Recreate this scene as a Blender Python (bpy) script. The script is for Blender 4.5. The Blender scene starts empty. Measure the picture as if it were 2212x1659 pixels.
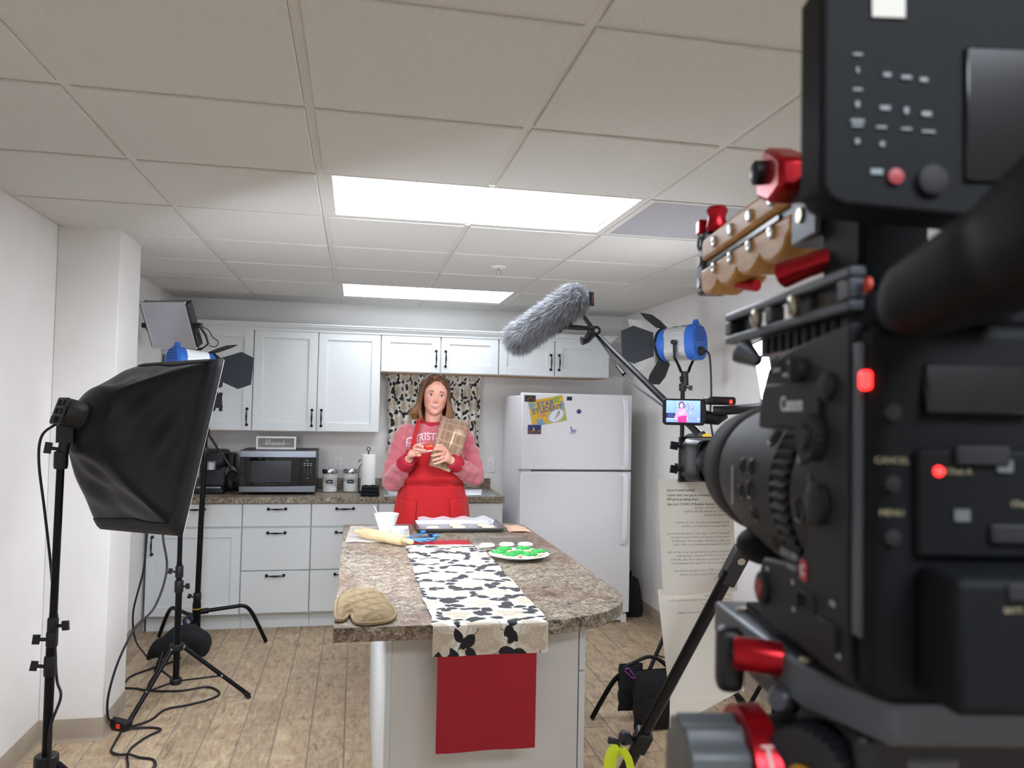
import bpy, bmesh, math, random
import numpy as np
from mathutils import Matrix, Vector, Euler
from mathutils.bvhtree import BVHTree
random.seed(7)
rng = np.random.default_rng(7)
S = bpy.context.scene
C = S.collection
PI = math.pi
R = math.radians

# ------------------------------------------------------------ camera, light, exposure
ZC = 1.545
cam_d = bpy.data.cameras.new('phone_camera')
cam = bpy.data.objects.new('phone_camera', cam_d)
C.objects.link(cam)
S.camera = cam
YAW, PITCH, ROLL = 0.198784, 0.034441, 0.020130
fw = Vector((math.sin(YAW), math.cos(YAW), 0)); rt = Vector((math.cos(YAW), -math.sin(YAW), 0)); up = Vector((0, 0, 1))
fw, up = math.cos(PITCH) * fw + math.sin(PITCH) * up, -math.sin(PITCH) * fw + math.cos(PITCH) * up
rt, up = math.cos(ROLL) * rt + math.sin(ROLL) * up, -math.sin(ROLL) * rt + math.cos(ROLL) * up
cam.matrix_world = Matrix(((rt.x, up.x, -fw.x, 0), (rt.y, up.y, -fw.y, 0), (rt.z, up.z, -fw.z, ZC), (0, 0, 0, 1)))
cam_d.sensor_width = 36.0
cam_d.lens = 1672.92 / 2212 * 36
cam_d.clip_start = 0.02
cam_d.dof.use_dof = True
cam_d.dof.focus_distance = 3.0
cam_d.dof.aperture_fstop = 7.5

W = bpy.data.worlds.new('room_world'); S.world = W
W.use_nodes = True
W.node_tree.nodes['Background'].inputs[0].default_value = (0.6, 0.63, 0.7, 1)
W.node_tree.nodes['Background'].inputs[1].default_value = 0.2

S.view_settings.view_transform = 'Standard'
S.view_settings.look = 'None'
S.view_settings.gamma = 1
S.view_settings.use_curve_mapping = False
S.view_settings.exposure = 0.95
E_TROFFER = 11.0
E_TROFFER_FAR = 3.6
E_TROFFER_FILL = 14.0
E_SOFTBOX = 13.0
E_TUNGSTEN = 26.0
E_TUNGSTEN_LEFT = 80.0
E_LED = 20.0

# ------------------------------------------------------------ helpers
def lin(c):
    if isinstance(c, str):
        c = c.lstrip('#'); c = [int(c[i:i + 2], 16) / 255 for i in (0, 2, 4)]
    return tuple((x / 12.92 if x <= 0.04045 else ((x + 0.055) / 1.055) ** 2.4) for x in c[:3])

MATS = {}
def M(name, col='#808080', rough=0.5, metal=0.0, col2=None, scale=20.0, detail=4.0, bump=0.0, bscale=None, emit=None, estr=0.0,
      trans=0.0, ior=1.45, coat=0.0, alpha=1.0, stretch=None, spec=0.5, sheen=0.0, lo=0.35, hi=0.65, attr=None, sss=0.0):
    if name in MATS: return MATS[name]
    m = bpy.data.materials.new(name); m.use_nodes = True
    nt = m.node_tree; N = nt.nodes; L = nt.links
    p = N['Principled BSDF']
    c = (*lin(col), 1)
    p.inputs['Base Color'].default_value = c
    p.inputs['Roughness'].default_value = rough
    p.inputs['Metallic'].default_value = metal
    p.inputs['IOR'].default_value = ior
    p.inputs['Specular IOR Level'].default_value = spec
    p.inputs['Transmission Weight'].default_value = trans
    p.inputs['Coat Weight'].default_value = coat
    p.inputs['Alpha'].default_value = alpha
    p.inputs['Sheen Weight'].default_value = sheen
    if sss: p.inputs['Subsurface Weight'].default_value = sss; p.inputs['Subsurface Radius'].default_value = (0.01, 0.004, 0.002)
    if emit:
        p.inputs['Emission Color'].default_value = (*lin(emit), 1); p.inputs['Emission Strength'].default_value = estr
    vec = None
    if col2 or bump:
        tc = N.new('ShaderNodeTexCoord'); mp = N.new('ShaderNodeMapping'); L.new(tc.outputs['Object'], mp.inputs['Vector'])
        if stretch: mp.inputs['Scale'].default_value = stretch
        vec = mp.outputs['Vector']
    if col2:
        n = N.new('ShaderNodeTexNoise'); n.inputs['Scale'].default_value = scale; n.inputs['Detail'].default_value = detail
        L.new(vec, n.inputs['Vector'])
        r = N.new('ShaderNodeValToRGB'); r.color_ramp.elements[0].color = c; r.color_ramp.elements[1].color = (*lin(col2), 1)
        r.color_ramp.elements[0].position = lo; r.color_ramp.elements[1].position = hi
        L.new(n.outputs['Fac'], r.inputs['Fac']); L.new(r.outputs['Color'], p.inputs['Base Color'])
    if attr:
        a = N.new('ShaderNodeVertexColor'); a.layer_name = attr
        L.new(a.outputs['Color'], p.inputs['Base Color'])
        if emit: L.new(a.outputs['Color'], p.inputs['Emission Color'])
    if bump:
        n2 = N.new('ShaderNodeTexNoise'); n2.inputs['Scale'].default_value = bscale or scale; n2.inputs['Detail'].default_value = 3
        L.new(vec, n2.inputs['Vector'])
        b = N.new('ShaderNodeBump'); b.inputs['Strength'].default_value = bump; b.inputs['Distance'].default_value = 0.004
        L.new(n2.outputs['Fac'], b.inputs['Height']); L.new(b.outputs['Normal'], p.inputs['Normal'])
    MATS[name] = m
    return m

WM = {}
def zto(d, o=(0, 0, 0), xh=None):
    """matrix whose local z points along d, at origin o"""
    z = Vector(d).normalized()
    h = Vector(xh) if xh else (Vector((0, 0, 1)) if abs(z.z) < 0.95 else Vector((0, 1, 0)))
    y = (h - z * h.dot(z)).normalized(); x = y.cross(z)
    return Matrix(((x.x, y.x, z.x, o[0]), (x.y, y.y, z.y, o[1]), (x.z, y.z, z.z, o[2]), (0, 0, 0, 1)))
def TR(x, y, z): return Matrix.Translation((x, y, z))

class MB:
    def __init__(s, X=None): s.v = []; s.f = []; s.X = X or Matrix()
    def add(s, vs, fs, M_=None):
        b = len(s.v); T = s.X @ M_ if M_ is not None else s.X
        s.v += [tuple(T @ Vector(q)) for q in vs]; s.f += [tuple(b + i for i in q) for q in fs]
        return s
    def bx(s, x0, x1, y0, y1, z0, z1, M_=None):
        return s.add([(x0, y0, z0), (x1, y0, z0), (x1, y1, z0), (x0, y1, z0), (x0, y0, z1), (x1, y0, z1), (x1, y1, z1), (x0, y1, z1)],
                     [(3, 2, 1, 0), (4, 5, 6, 7), (0, 1, 5, 4), (1, 2, 6, 5), (2, 3, 7, 6), (3, 0, 4, 7)], M_)
    def box(s, c, d, M_=None):
        return s.bx(c[0] - d[0] / 2, c[0] + d[0] / 2, c[1] - d[1] / 2, c[1] + d[1] / 2, c[2] - d[2] / 2, c[2] + d[2] / 2, M_)
    def tube(s, P, r, n=10, cap=True, sx=1.0, M_=None, hint=None):
        P = [Vector(q) for q in P]; k = len(P)
        rr = r if hasattr(r, '__len__') else [r] * k
        vs = []; fs = []; x = None
        for i in range(k):
            t = (P[min(i + 1, k - 1)] - P[max(i - 1, 0)])
            t = t.normalized() if t.length > 1e-9 else Vector((0, 0, 1))
            if x is None:
                h = Vector(hint) if hint else (Vector((0, 0, 1)) if abs(t.z) < 0.9 else Vector((1, 0, 0)))
                x = (h - t * h.dot(t)).normalized()
            else: x = (x - t * x.dot(t)).normalized()
            y = t.cross(x)
            for j in range(n):
                a = 2 * PI * j / n
                vs.append(P[i] + x * math.cos(a) * rr[i] * sx + y * math.sin(a) * rr[i])
        for i in range(k - 1):
            for j in range(n):
                fs.append((i * n + j, i * n + (j + 1) % n, (i + 1) * n + (j + 1) % n, (i + 1) * n + j))
        if cap: fs += [tuple(range(n - 1, -1, -1)), tuple(range((k - 1) * n, k * n))]
        return s.add(vs, fs, M_)
    def lathe(s, prof, n=24, M_=None, cap=True):
        vs = []; fs = []; k = len(prof)
        for r, z in prof:
            for j in range(n): a = 2 * PI * j / n; vs.append((r * math.cos(a), r * math.sin(a), z))
        for i in range(k - 1):
            for j in range(n): fs.append((i * n + j, i * n + (j + 1) % n, (i + 1) * n + (j + 1) % n, (i + 1) * n + j))
        if cap: fs += [tuple(range(n - 1, -1, -1)), tuple(range((k - 1) * n, k * n))]
        return s.add(vs, fs, M_)
    def cyl(s, a, b, r, r2=None, n=16):
        a = Vector(a); b = Vector(b)
        return s.lathe([(r, 0), (r if r2 is None else r2, (b - a).length)], n, zto(b - a, a))
    def prism(s, poly, h0, h1, M_=None):
        n = len(poly)
        return s.add([(x, y, h0) for x, y in poly] + [(x, y, h1) for x, y in poly],
                     [tuple(range(n - 1, -1, -1)), tuple(range(n, 2 * n))] + [(i, (i + 1) % n, n + (i + 1) % n, n + i) for i in range(n)], M_)
    def sph(s, c, r, nu=16, nv=10, M_=None):
        r = r if hasattr(r, '__len__') else (r, r, r)
        vs = [(c[0], c[1], c[2] - r[2])]
        for i in range(1, nv):
            t = -PI / 2 + PI * i / nv
            for j in range(nu):
                a = 2 * PI * j / nu
                vs.append((c[0] + r[0] * math.cos(t) * math.cos(a), c[1] + r[1] * math.cos(t) * math.sin(a), c[2] + r[2] * math.sin(t)))
        vs.append((c[0], c[1], c[2] + r[2])); e = len(vs) - 1; fs = []
        for j in range(nu):
            fs.append((0, 1 + (j + 1) % nu, 1 + j)); fs.append((e, e - nu + j, e - nu + (j + 1) % nu))
        for i in range(nv - 2):
            for j in range(nu):
                a = 1 + i * nu
                fs.append((a + j, a + (j + 1) % nu, a + nu + (j + 1) % nu, a + nu + j))
        return s.add(vs, fs, M_)
    def grid(s, fn, nu, nv, closed_u=False, M_=None):
        vs = [fn(i / (nu if closed_u else nu - 1), j / (nv - 1)) for j in range(nv) for i in range(nu)]
        fs = []
        for j in range(nv - 1):
            for i in range(nu if closed_u else nu - 1):
                fs.append((j * nu + i, j * nu + (i + 1) % nu, (j + 1) * nu + (i + 1) % nu, (j + 1) * nu + i))
        return s.add(vs, fs, M_)
    def build(s, name, mat, parent=None, bev=0.0, ang=40, sub=0, solid=0.0, local=False, seg=2, fixn=False):
        me = bpy.data.meshes.new(name)
        vs = s.v
        if parent is not None and not local:
            I = WM[parent.as_pointer()].inverted(); vs = [tuple(I @ Vector(q)) for q in vs]
        me.from_pydata(vs, [], s.f)
        if fixn:
            bm = bmesh.new(); bm.from_mesh(me); bmesh.ops.recalc_face_normals(bm, faces=bm.faces); bm.to_mesh(me); bm.free()
        me.update()
        me.polygons.foreach_set('use_smooth', [True] * len(me.polygons))
        if ang < 179: me.set_sharp_from_angle(angle=R(ang))
        if mat: me.materials.append(mat)
        o = bpy.data.objects.new(name, me); C.objects.link(o)
        if parent is not None: o.parent = parent; WM[o.as_pointer()] = WM[parent.as_pointer()]
        else: WM[o.as_pointer()] = Matrix()
        if solid: q = o.modifiers.new('solid', 'SOLIDIFY'); q.thickness = solid; q.offset = 0
        if bev: q = o.modifiers.new('bevel', 'BEVEL'); q.width = bev; q.segments = seg; q.limit_method = 'ANGLE'; q.angle_limit = R(35)
        if sub: q = o.modifiers.new('sub', 'SUBSURF'); q.levels = sub; q.render_levels = sub
        return o

def tag(o, label=None, cat=None, group=None, kind=None):
    if label: o['label'] = label
    if cat: o['category'] = cat
    if group: o['group'] = group
    if kind: o['kind'] = kind
    return o
def thing(name, loc=(0, 0, 0), label=None, cat=None, group=None, rz=0.0, kind=None):
    o = bpy.data.objects.new(name, None); C.objects.link(o)
    o.empty_display_size = 0.05; o.location = loc; o.rotation_euler = (0, 0, rz)
    WM[o.as_pointer()] = Matrix.Translation(loc) @ Matrix.Rotation(rz, 4, 'Z')
    return tag(o, label, cat, group, kind)
def struct(o): o['kind'] = 'structure'; return o
def inst(name, src, parent, loc, rot=None):
    """another object sharing the mesh of src; loc in parent space"""
    o = bpy.data.objects.new(name, src.data); C.objects.link(o); o.parent = parent; o.location = loc
    if rot: o.rotation_euler = rot
    for md in src.modifiers:
        q = o.modifiers.new(md.name, md.type)
        if md.type == 'BEVEL': q.width = md.width; q.segments = md.segments; q.limit_method = 'ANGLE'; q.angle_limit = md.angle_limit
        if md.type == 'SUBSURF': q.levels = md.levels; q.render_levels = md.render_levels
        if md.type == 'SOLIDIFY': q.thickness = md.thickness; q.offset = md.offset
    WM[o.as_pointer()] = WM[parent.as_pointer()] @ Matrix.Translation(loc)
    return o
def copy_tree(o, parent=None):
    c = o.copy(); C.objects.link(c); c.parent = parent
    for ch in list(o.children): copy_tree(ch, c)
    return c

def bez(P, n=12):
    """Catmull-Rom through P"""
    P = [Vector(q) for q in P]; out = []
    Q = [2 * P[0] - P[1]] + P + [2 * P[-1] - P[-2]]
    for i in range(1, len(Q) - 2):
        a, b, c, d = Q[i - 1:i + 3]
        for k in range(n):
            t = k / n
            out.append(0.5 * (2 * b + (c - a) * t + (2 * a - 5 * b + 4 * c - d) * t * t + (3 * b - a - 3 * c + d) * t ** 3))
    out.append(P[-1]); return out

def text_mesh(txt, size, M_, depth=0.0003, align='CENTER', bold=0.0, shear=0.0, spacing=1.0, lsp=1.0):
    """MB with lettering lying in local xy of M_"""
    cu = bpy.data.curves.new('t', 'FONT'); cu.body = txt; cu.size = size; cu.align_x = align; cu.align_y = 'CENTER'
    cu.extrude = depth; cu.offset = bold; cu.shear = shear; cu.space_character = spacing; cu.space_line = lsp; cu.resolution_u = 3
    o = bpy.data.objects.new('t', cu); C.objects.link(o)
    dg = bpy.context.evaluated_depsgraph_get()
    me = bpy.data.meshes.new_from_object(o.evaluated_get(dg))
    mb = MB(); mb.add([tuple(v.co) for v in me.vertices], [tuple(p.vertices) for p in me.polygons], M_)
    bpy.data.objects.remove(o); bpy.data.curves.remove(cu); bpy.data.meshes.remove(me)
    return mb

def print_grid(name, nu, nv, pos, colfn, mat, parent=None, solid=0.0):
    """a cloth or card as a fine grid whose printed pattern is stored per vertex; pos(U,V)->XYZ arrays, colfn(U,V)->rgb (sRGB 0..1)"""
    u = np.linspace(0, 1, nu); v = np.linspace(0, 1, nv); U, V = np.meshgrid(u, v)
    P = np.stack(pos(U, V), -1).reshape(-1, 3)
    if parent is not None:
        I = np.array(WM[parent.as_pointer()].inverted()); P = P @ I[:3, :3].T + I[:3, 3]
    idx = np.arange(nu * nv).reshape(nv, nu)
    F = np.stack([idx[:-1, :-1], idx[:-1, 1:], idx[1:, 1:], idx[1:, :-1]], -1).reshape(-1, 4)
    me = bpy.data.meshes.new(name); me.from_pydata(P.tolist(), [], F.tolist())
    me.polygons.foreach_set('use_smooth', [True] * len(me.polygons))
    col = np.clip(np.stack(colfn(U, V), -1).reshape(-1, 3), 0, 1)
    colL = np.where(col <= 0.04045, col / 12.92, ((col + 0.055) / 1.055) ** 2.4)
    at = me.color_attributes.new('print', 'FLOAT_COLOR', 'POINT')
    at.data.foreach_set('color', np.concatenate([colL, np.ones((len(colL), 1))], 1).ravel().astype(np.float32))
    me.materials.append(mat); me.update()
    o = bpy.data.objects.new(name, me); C.objects.link(o)
    if parent is not None: o.parent = parent; WM[o.as_pointer()] = WM[parent.as_pointer()]
    else: WM[o.as_pointer()] = Matrix()
    if solid: q = o.modifiers.new('solid', 'SOLIDIFY'); q.thickness = solid; q.offset = -1
    return o
def hexc(h): h = h.lstrip('#'); return np.array([int(h[i:i + 2], 16) / 255 for i in (0, 2, 4)])

# ------------------------------------------------------------ materials of the shell
wall_m = M('wall_paint', '#e8e5e2', 0.75, col2='#e3e0dc', scale=3, bump=0.12, bscale=160)
column_m = wall_m
tile_m = M('ceiling_tile_board', '#d8d7d2', 0.9, col2='#d0cfc9', scale=220, bump=0.25, bscale=320)
grid_m = M('ceiling_grid_metal', '#d6d4cd', 0.55)
cab_m = M('cabinet_white_paint', '#dbdfde', 0.42)
cab_in_m = M('cabinet_raw_wood', '#c8a888', 0.7, col2='#b89878', scale=12, stretch=(1, 8, 8))
black_iron = M('black_iron', '#141416', 0.42, 0.5)
base_m = M('vinyl_base_taupe', '#a39685', 0.55, col2='#9b8e7d', scale=8)
chrome = M('chrome', '#c9ccd0', 0.22, 1.0)
steel = M('brushed_steel', '#b9bbbd', 0.32, 1.0, bump=0.05, bscale=120, stretch=(1, 30, 30))
black_pl = M('black_plastic', '#15161a', 0.45)
black_mt = M('black_matte', '#101114', 0.62)
grey_pl = M('dark_grey_plastic', '#2b2d31', 0.5)
white_pl = M('white_plastic', '#e9e9e6', 0.4)
paper_m = M('white_paper', '#e4e2da', 0.8)
ink_m = M('black_ink', '#1c1c20', 0.7)

# wood look floor tile: colour varies from tile to tile (by object) with cream scuffs
fm = bpy.data.materials.new('wood_look_tile'); fm.use_nodes = True; MATS['wood_look_tile'] = fm
def floor_nodes(m, brick=False):
    nt = m.node_tree; N = nt.nodes; L = nt.links; p = N['Principled BSDF']
    tc = N.new('ShaderNodeTexCoord'); mp = N.new('ShaderNodeMapping'); mp.inputs['Scale'].default_value = (34, 9, 1)
    geo = N.new('ShaderNodeNewGeometry')
    L.new(geo.outputs['Position'], mp.inputs['Vector'])
    n1 = N.new('ShaderNodeTexNoise'); n1.inputs['Scale'].default_value = 1.0; n1.inputs['Detail'].default_value = 8; n1.inputs['Roughness'].default_value = 0.65; n1.inputs['Distortion'].default_value = 1.2
    L.new(mp.outputs['Vector'], n1.inputs['Vector'])
    r1 = N.new('ShaderNodeValToRGB'); e = r1.color_ramp.elements
    e[0].position = 0.30; e[0].color = (*lin('#6f5b47'), 1); e[1].position = 0.70; e[1].color = (*lin('#cdbd9c'), 1)
    q = e.new(0.41); q.color = (*lin('#a0886d'), 1); q = e.new(0.58); q.color = (*lin('#b49d80'), 1)
    L.new(n1.outputs['Fac'], r1.inputs['Fac'])
    n2 = N.new('ShaderNodeTexNoise'); n2.inputs['Scale'].default_value = 8.0; n2.inputs['Detail'].default_value = 7; n2.inputs['Roughness'].default_value = 0.7
    L.new(geo.outputs['Position'], n2.inputs['Vector'])
    r2 = N.new('ShaderNodeValToRGB'); r2.color_ramp.elements[0].position = 0.5; r2.color_ramp.elements[1].position = 0.75
    L.new(n2.outputs['Fac'], r2.inputs['Fac'])
    mx = N.new('ShaderNodeMix'); mx.data_type = 'RGBA'; mx.inputs[7].default_value = (*lin('#cfc09c'), 1)
    ma = N.new('ShaderNodeMath'); ma.operation = 'MULTIPLY'; ma.inputs[1].default_value = 0.7
    L.new(r2.outputs['Color'], ma.inputs[0]); L.new(ma.outputs[0], mx.inputs[0]); L.new(r1.outputs['Color'], mx.inputs[6])
    oi = N.new('ShaderNodeObjectInfo'); hv = N.new('ShaderNodeHueSaturation')
    mr = N.new('ShaderNodeMapRange'); mr.inputs['To Min'].default_value = 0.88; mr.inputs['To Max'].default_value = 1.1
    L.new(oi.outputs['Random'], mr.inputs['Value']); L.new(mr.outputs['Result'], hv.inputs['Value']); L.new(mx.outputs[2], hv.inputs['Color'])
    L.new(hv.outputs['Color'], p.inputs['Base Color'])
    p.inputs['Roughness'].default_value = 0.5
    b = N.new('ShaderNodeBump'); b.inputs['Strength'].default_value = 0.15; b.inputs['Distance'].default_value = 0.003
    L.new(n1.outputs['Fac'], b.inputs['Height']); L.new(b.outputs['Normal'], p.inputs['Normal'])
floor_nodes(fm)
grout_m = M('grout', '#948a7c', 0.85)

# laminate with a stone pattern
def stone_nodes(name, top=True):
    m = bpy.data.materials.new(name); m.use_nodes = True; MATS[name] = m
    nt = m.node_tree; N = nt.nodes; L = nt.links; p = N['Principled BSDF']
    geo = N.new('ShaderNodeNewGeometry')
    mp = N.new('ShaderNodeMapping'); L.new(geo.outputs['Position'], mp.inputs['Vector'])
    nd = N.new('ShaderNodeTexNoise'); nd.inputs['Scale'].default_value = 30; nd.inputs['Detail'].default_value = 4
    L.new(mp.outputs['Vector'], nd.inputs['Vector'])
    ad = N.new('ShaderNodeVectorMath'); ad.operation = 'MULTIPLY_ADD'; ad.inputs[1].default_value = (0.05, 0.05, 0.05)
    L.new(nd.outputs['Color'], ad.inputs[0]); L.new(mp.outputs['Vector'], ad.inputs[2])
    vo = N.new('ShaderNodeTexVoronoi'); vo.inputs['Scale'].default_value = 120; L.new(ad.outputs[0], vo.inputs['Vector'])
    r1 = N.new('ShaderNodeValToRGB'); r1.color_ramp.interpolation = 'LINEAR'; e = r1.color_ramp.elements
    sep = N.new('ShaderNodeSeparateColor'); L.new(vo.outputs['Color'], sep.inputs[0])
    n1 = N.new('ShaderNodeTexNoise'); n1.inputs['Scale'].default_value = 24; n1.inputs['Detail'].default_value = 9; n1.inputs['Roughness'].default_value = 0.68; n1.inputs['Distortion'].default_value = 1.0
    L.new(mp.outputs['Vector'], n1.inputs['Vector'])
    av = N.new('ShaderNodeMath'); av.operation = 'MULTIPLY_ADD'; av.inputs[1].default_value = 0.26
    L.new(sep.outputs[0], av.inputs[0])
    sc = N.new('ShaderNodeMath'); sc.operation = 'MULTIPLY'; sc.inputs[1].default_value = 0.78
    L.new(n1.outputs['Fac'], sc.inputs[0]); L.new(sc.outputs[0], av.inputs[2])
    L.new(av.outputs[0], r1.inputs['Fac'])
    cols = [(0.24, '#221c18'), (0.36, '#4e433a'), (0.47, '#7b6d5b'), (0.56, '#948775'), (0.67, '#b3a892'), (0.82, '#d2c9b7')]
    e[0].position, e[0].color = cols[0][0], (*lin(cols[0][1]), 1); e[1].position, e[1].color = cols[-1][0], (*lin(cols[-1][1]), 1)
    for q, h in cols[1:-1]: k = e.new(q); k.color = (*lin(h), 1)
    # reddish clouds
    n3 = N.new('ShaderNodeTexNoise'); n3.inputs['Scale'].default_value = 2.6; n3.inputs['Detail'].default_value = 2
    L.new(mp.outputs['Vector'], n3.inputs['Vector'])
    r3 = N.new('ShaderNodeValToRGB'); r3.color_ramp.elements[0].position = 0.52; r3.color_ramp.elements[1].position = 0.66
    r3.color_ramp.elements[1].color = (0.6, 0.6, 0.6, 1)
    L.new(n3.outputs['Fac'], r3.inputs['Fac'])
    mx = N.new('ShaderNodeMix'); mx.data_type = 'RGBA'; mx.blend_type = 'MULTIPLY'; mx.inputs[7].default_value = (*lin('#c79c8c'), 1)
    L.new(r3.outputs['Color'], mx.inputs[0]); L.new(r1.outputs['Color'], mx.inputs[6])
    # dark veins between the chips
    v2 = N.new('ShaderNodeTexVoronoi'); v2.feature = 'DISTANCE_TO_EDGE'; v2.inputs['Scale'].default_value = 60; L.new(ad.outputs[0], v2.inputs['Vector'])
    r4 = N.new('ShaderNodeValToRGB'); r4.color_ramp.elements[0].position = 0.0; r4.color_ramp.elements[0].color = (0.25, 0.22, 0.2, 1); r4.color_ramp.elements[1].position = 0.1
    L.new(v2.outputs['Distance'], r4.inputs['Fac'])
    m2 = N.new('ShaderNodeMix'); m2.data_type = 'RGBA'; m2.blend_type = 'MULTIPLY'; m2.inputs[0].default_value = 0.55
    L.new(mx.outputs[2], m2.inputs[6]); L.new(r4.outputs['Color'], m2.inputs[7])
    L.new(m2.outputs[2], p.inputs['Base Color'])
    p.inputs['Roughness'].default_value = 0.38
    return m
stone_m = stone_nodes('stone_laminate')

# ------------------------------------------------------------ room shell
XL, XR, YB, YF, ZT = -1.368, 2.212, 6.234, -1.9, 2.361
floor = struct(MB().bx(XL - .1, XR + .1, YF - .1, YB + .1, -0.06, -0.004).build('floor', grout_m))
tw, tl = 0.1595, 0.6096
ft = {}
def floor_tile(x0, x1, y0, y1):
    key = (round(x1 - x0, 3), round(y1 - y0, 3))
    g = 0.0032
    c = ((x0 + x1) / 2, (y0 + y1) / 2, 0)
    if key not in ft:
        hx, hy = (x1 - x0) / 2 - g, (y1 - y0) / 2 - g
        e = 0.0015
        mb = MB()
        mb.add([(-hx, -hy, -.006), (hx, -hy, -.006), (hx, hy, -.006), (-hx, hy, -.006), (-hx, -hy, -e), (hx, -hy, -e), (hx, hy, -e), (-hx, hy, -e),
                (-hx + e, -hy + e, 0), (hx - e, -hy + e, 0), (hx - e, hy - e, 0), (-hx + e, hy - e, 0)],
               [(0, 1, 5, 4), (1, 2, 6, 5), (2, 3, 7, 6), (3, 0, 4, 7), (4, 5, 9, 8), (5, 6, 10, 9), (6, 7, 11, 10), (7, 4, 8, 11), (8, 9, 10, 11)])
        o = mb.build('floor_tile', fm, floor, ang=20, local=True); o.location = c; ft[key] = o
    else: inst('floor_tile', ft[key], floor, c)
ntile = 0
col = 0
x = -0.009 - 9 * tw
while x < XR:
    x0, x1 = max(x, XL), min(x + tw, XR)
    if x1 - x0 > 0.01:
        y = 4.003 - 0.6096 * 4 + (0.3048 if (col + 0) % 2 == 0 else 0)
        while y < YB:
            y0, y1 = y, min(y + tl, YB)
            if y1 - y0 > 0.02 and y0 < 5.75:
                floor_tile(x0, x1, y0, y1); ntile += 1
            y += tl
    x += tw; col += 1
# rest of the floor behind the phone: same finish, one slab
o = MB().bx(XL, XR, YF, 1.87, -0.004, -0.0005).build('floor_slab', fm, floor)

struct(MB().bx(XL - .1, XR + .1, YB, YB + .1, 0, ZT + .1).build('wall_back', wall_m))
struct(MB().bx(XL - .1, XL, YF, YB, 0, ZT + .1).build('wall_left', wall_m))
struct(MB().bx(XR, XR + .1, YF, YB, 0, ZT + .1).build('wall_right', wall_m))
struct(MB().bx(XL - .1, XR + .1, YF - .1, YF, 0, ZT + .1).build('wall_front', wall_m))
PX1, PY0, PY1 = -1.098, 3.90, 4.25
struct(MB().bx(XL, PX1, PY0, PY1, 0, ZT).build('wall_column', column_m, bev=0.004))
# cove base (vinyl) with a curled toe
def cove(name, path):
    prof = [(0, 0), (0.014, 0.0), (0.010, 0.004), (0.005, 0.012), (0.0035, 0.02), (0.003, 0.098), (0.0, 0.102)]
    mb = MB()
    n = len(prof)
    vs = []; fs = []
    for i, (px, py, nx, ny) in enumerate(path):
        for d, z in prof: vs.append((px + nx * d, py + ny * d, z))
    for i in range(len(path) - 1):
        for j in range(n - 1): fs.append((i * n + j, (i + 1) * n + j, (i + 1) * n + j + 1, i * n + j + 1))
    mb.add(vs, fs)
    return struct(mb.build(name, base_m, ang=50, fixn=True))
cove('baseboard_left', [(XL, YF, 1, 0), (XL, PY0, 1, -1), (PX1, PY0, 1, -1), (PX1, PY1, 1, 1), (XL, PY1, 1, 1), (XL, 5.64, 1, 0)])
cove('baseboard_right', [(XR, YF, -1, 0), (XR, YB, -1, -1), (1.1, YB, 0, -1)])
cove('baseboard_front', [(XL, YF, 1, 1), (XR, YF, -1, 1)])

# suspended ceiling: tiles hang a little below the metal grid
ceil = struct(MB().bx(XL - .1, XR + .1, YF - .1, YB + .1, ZT + .06, ZT + .12).build('ceiling', M('ceiling_slab', '#8a8a88', 0.9)))
GX = [-1.3636, -0.754, -0.1444, 0.4652, 1.0748, 1.6844]
GY = [2.1452 + (k - 1) * 0.6096 for k in range(-5, 8)]
gcell = 0.6096
for gx in GX[1:]:
    cuts = [(YF, YB)]
    if abs(gx - 0.4652) < .01: cuts = [(YF, -.9028 - .012), (-.2932 + .012, 2.7548 - .012), (3.3644 + .012, 5.1932 - .012), (5.8028 + .012, YB)]
    for c0, c1 in cuts: MB().bx(gx - .012, gx + .012, c0, c1, ZT, ZT + .03).build('grid_runner', grid_m, ceil)
for gy in GY:
    if gy < YF: continue
    xs = [XL] + GX[1:] + [XR]
    for i in range(len(xs) - 1):
        MB().bx(xs[i] + .012, xs[i + 1] - .012, gy - .012, gy + .012, ZT + .0005, ZT + .03).build('grid_cross_bar', grid_m, ceil)
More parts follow.
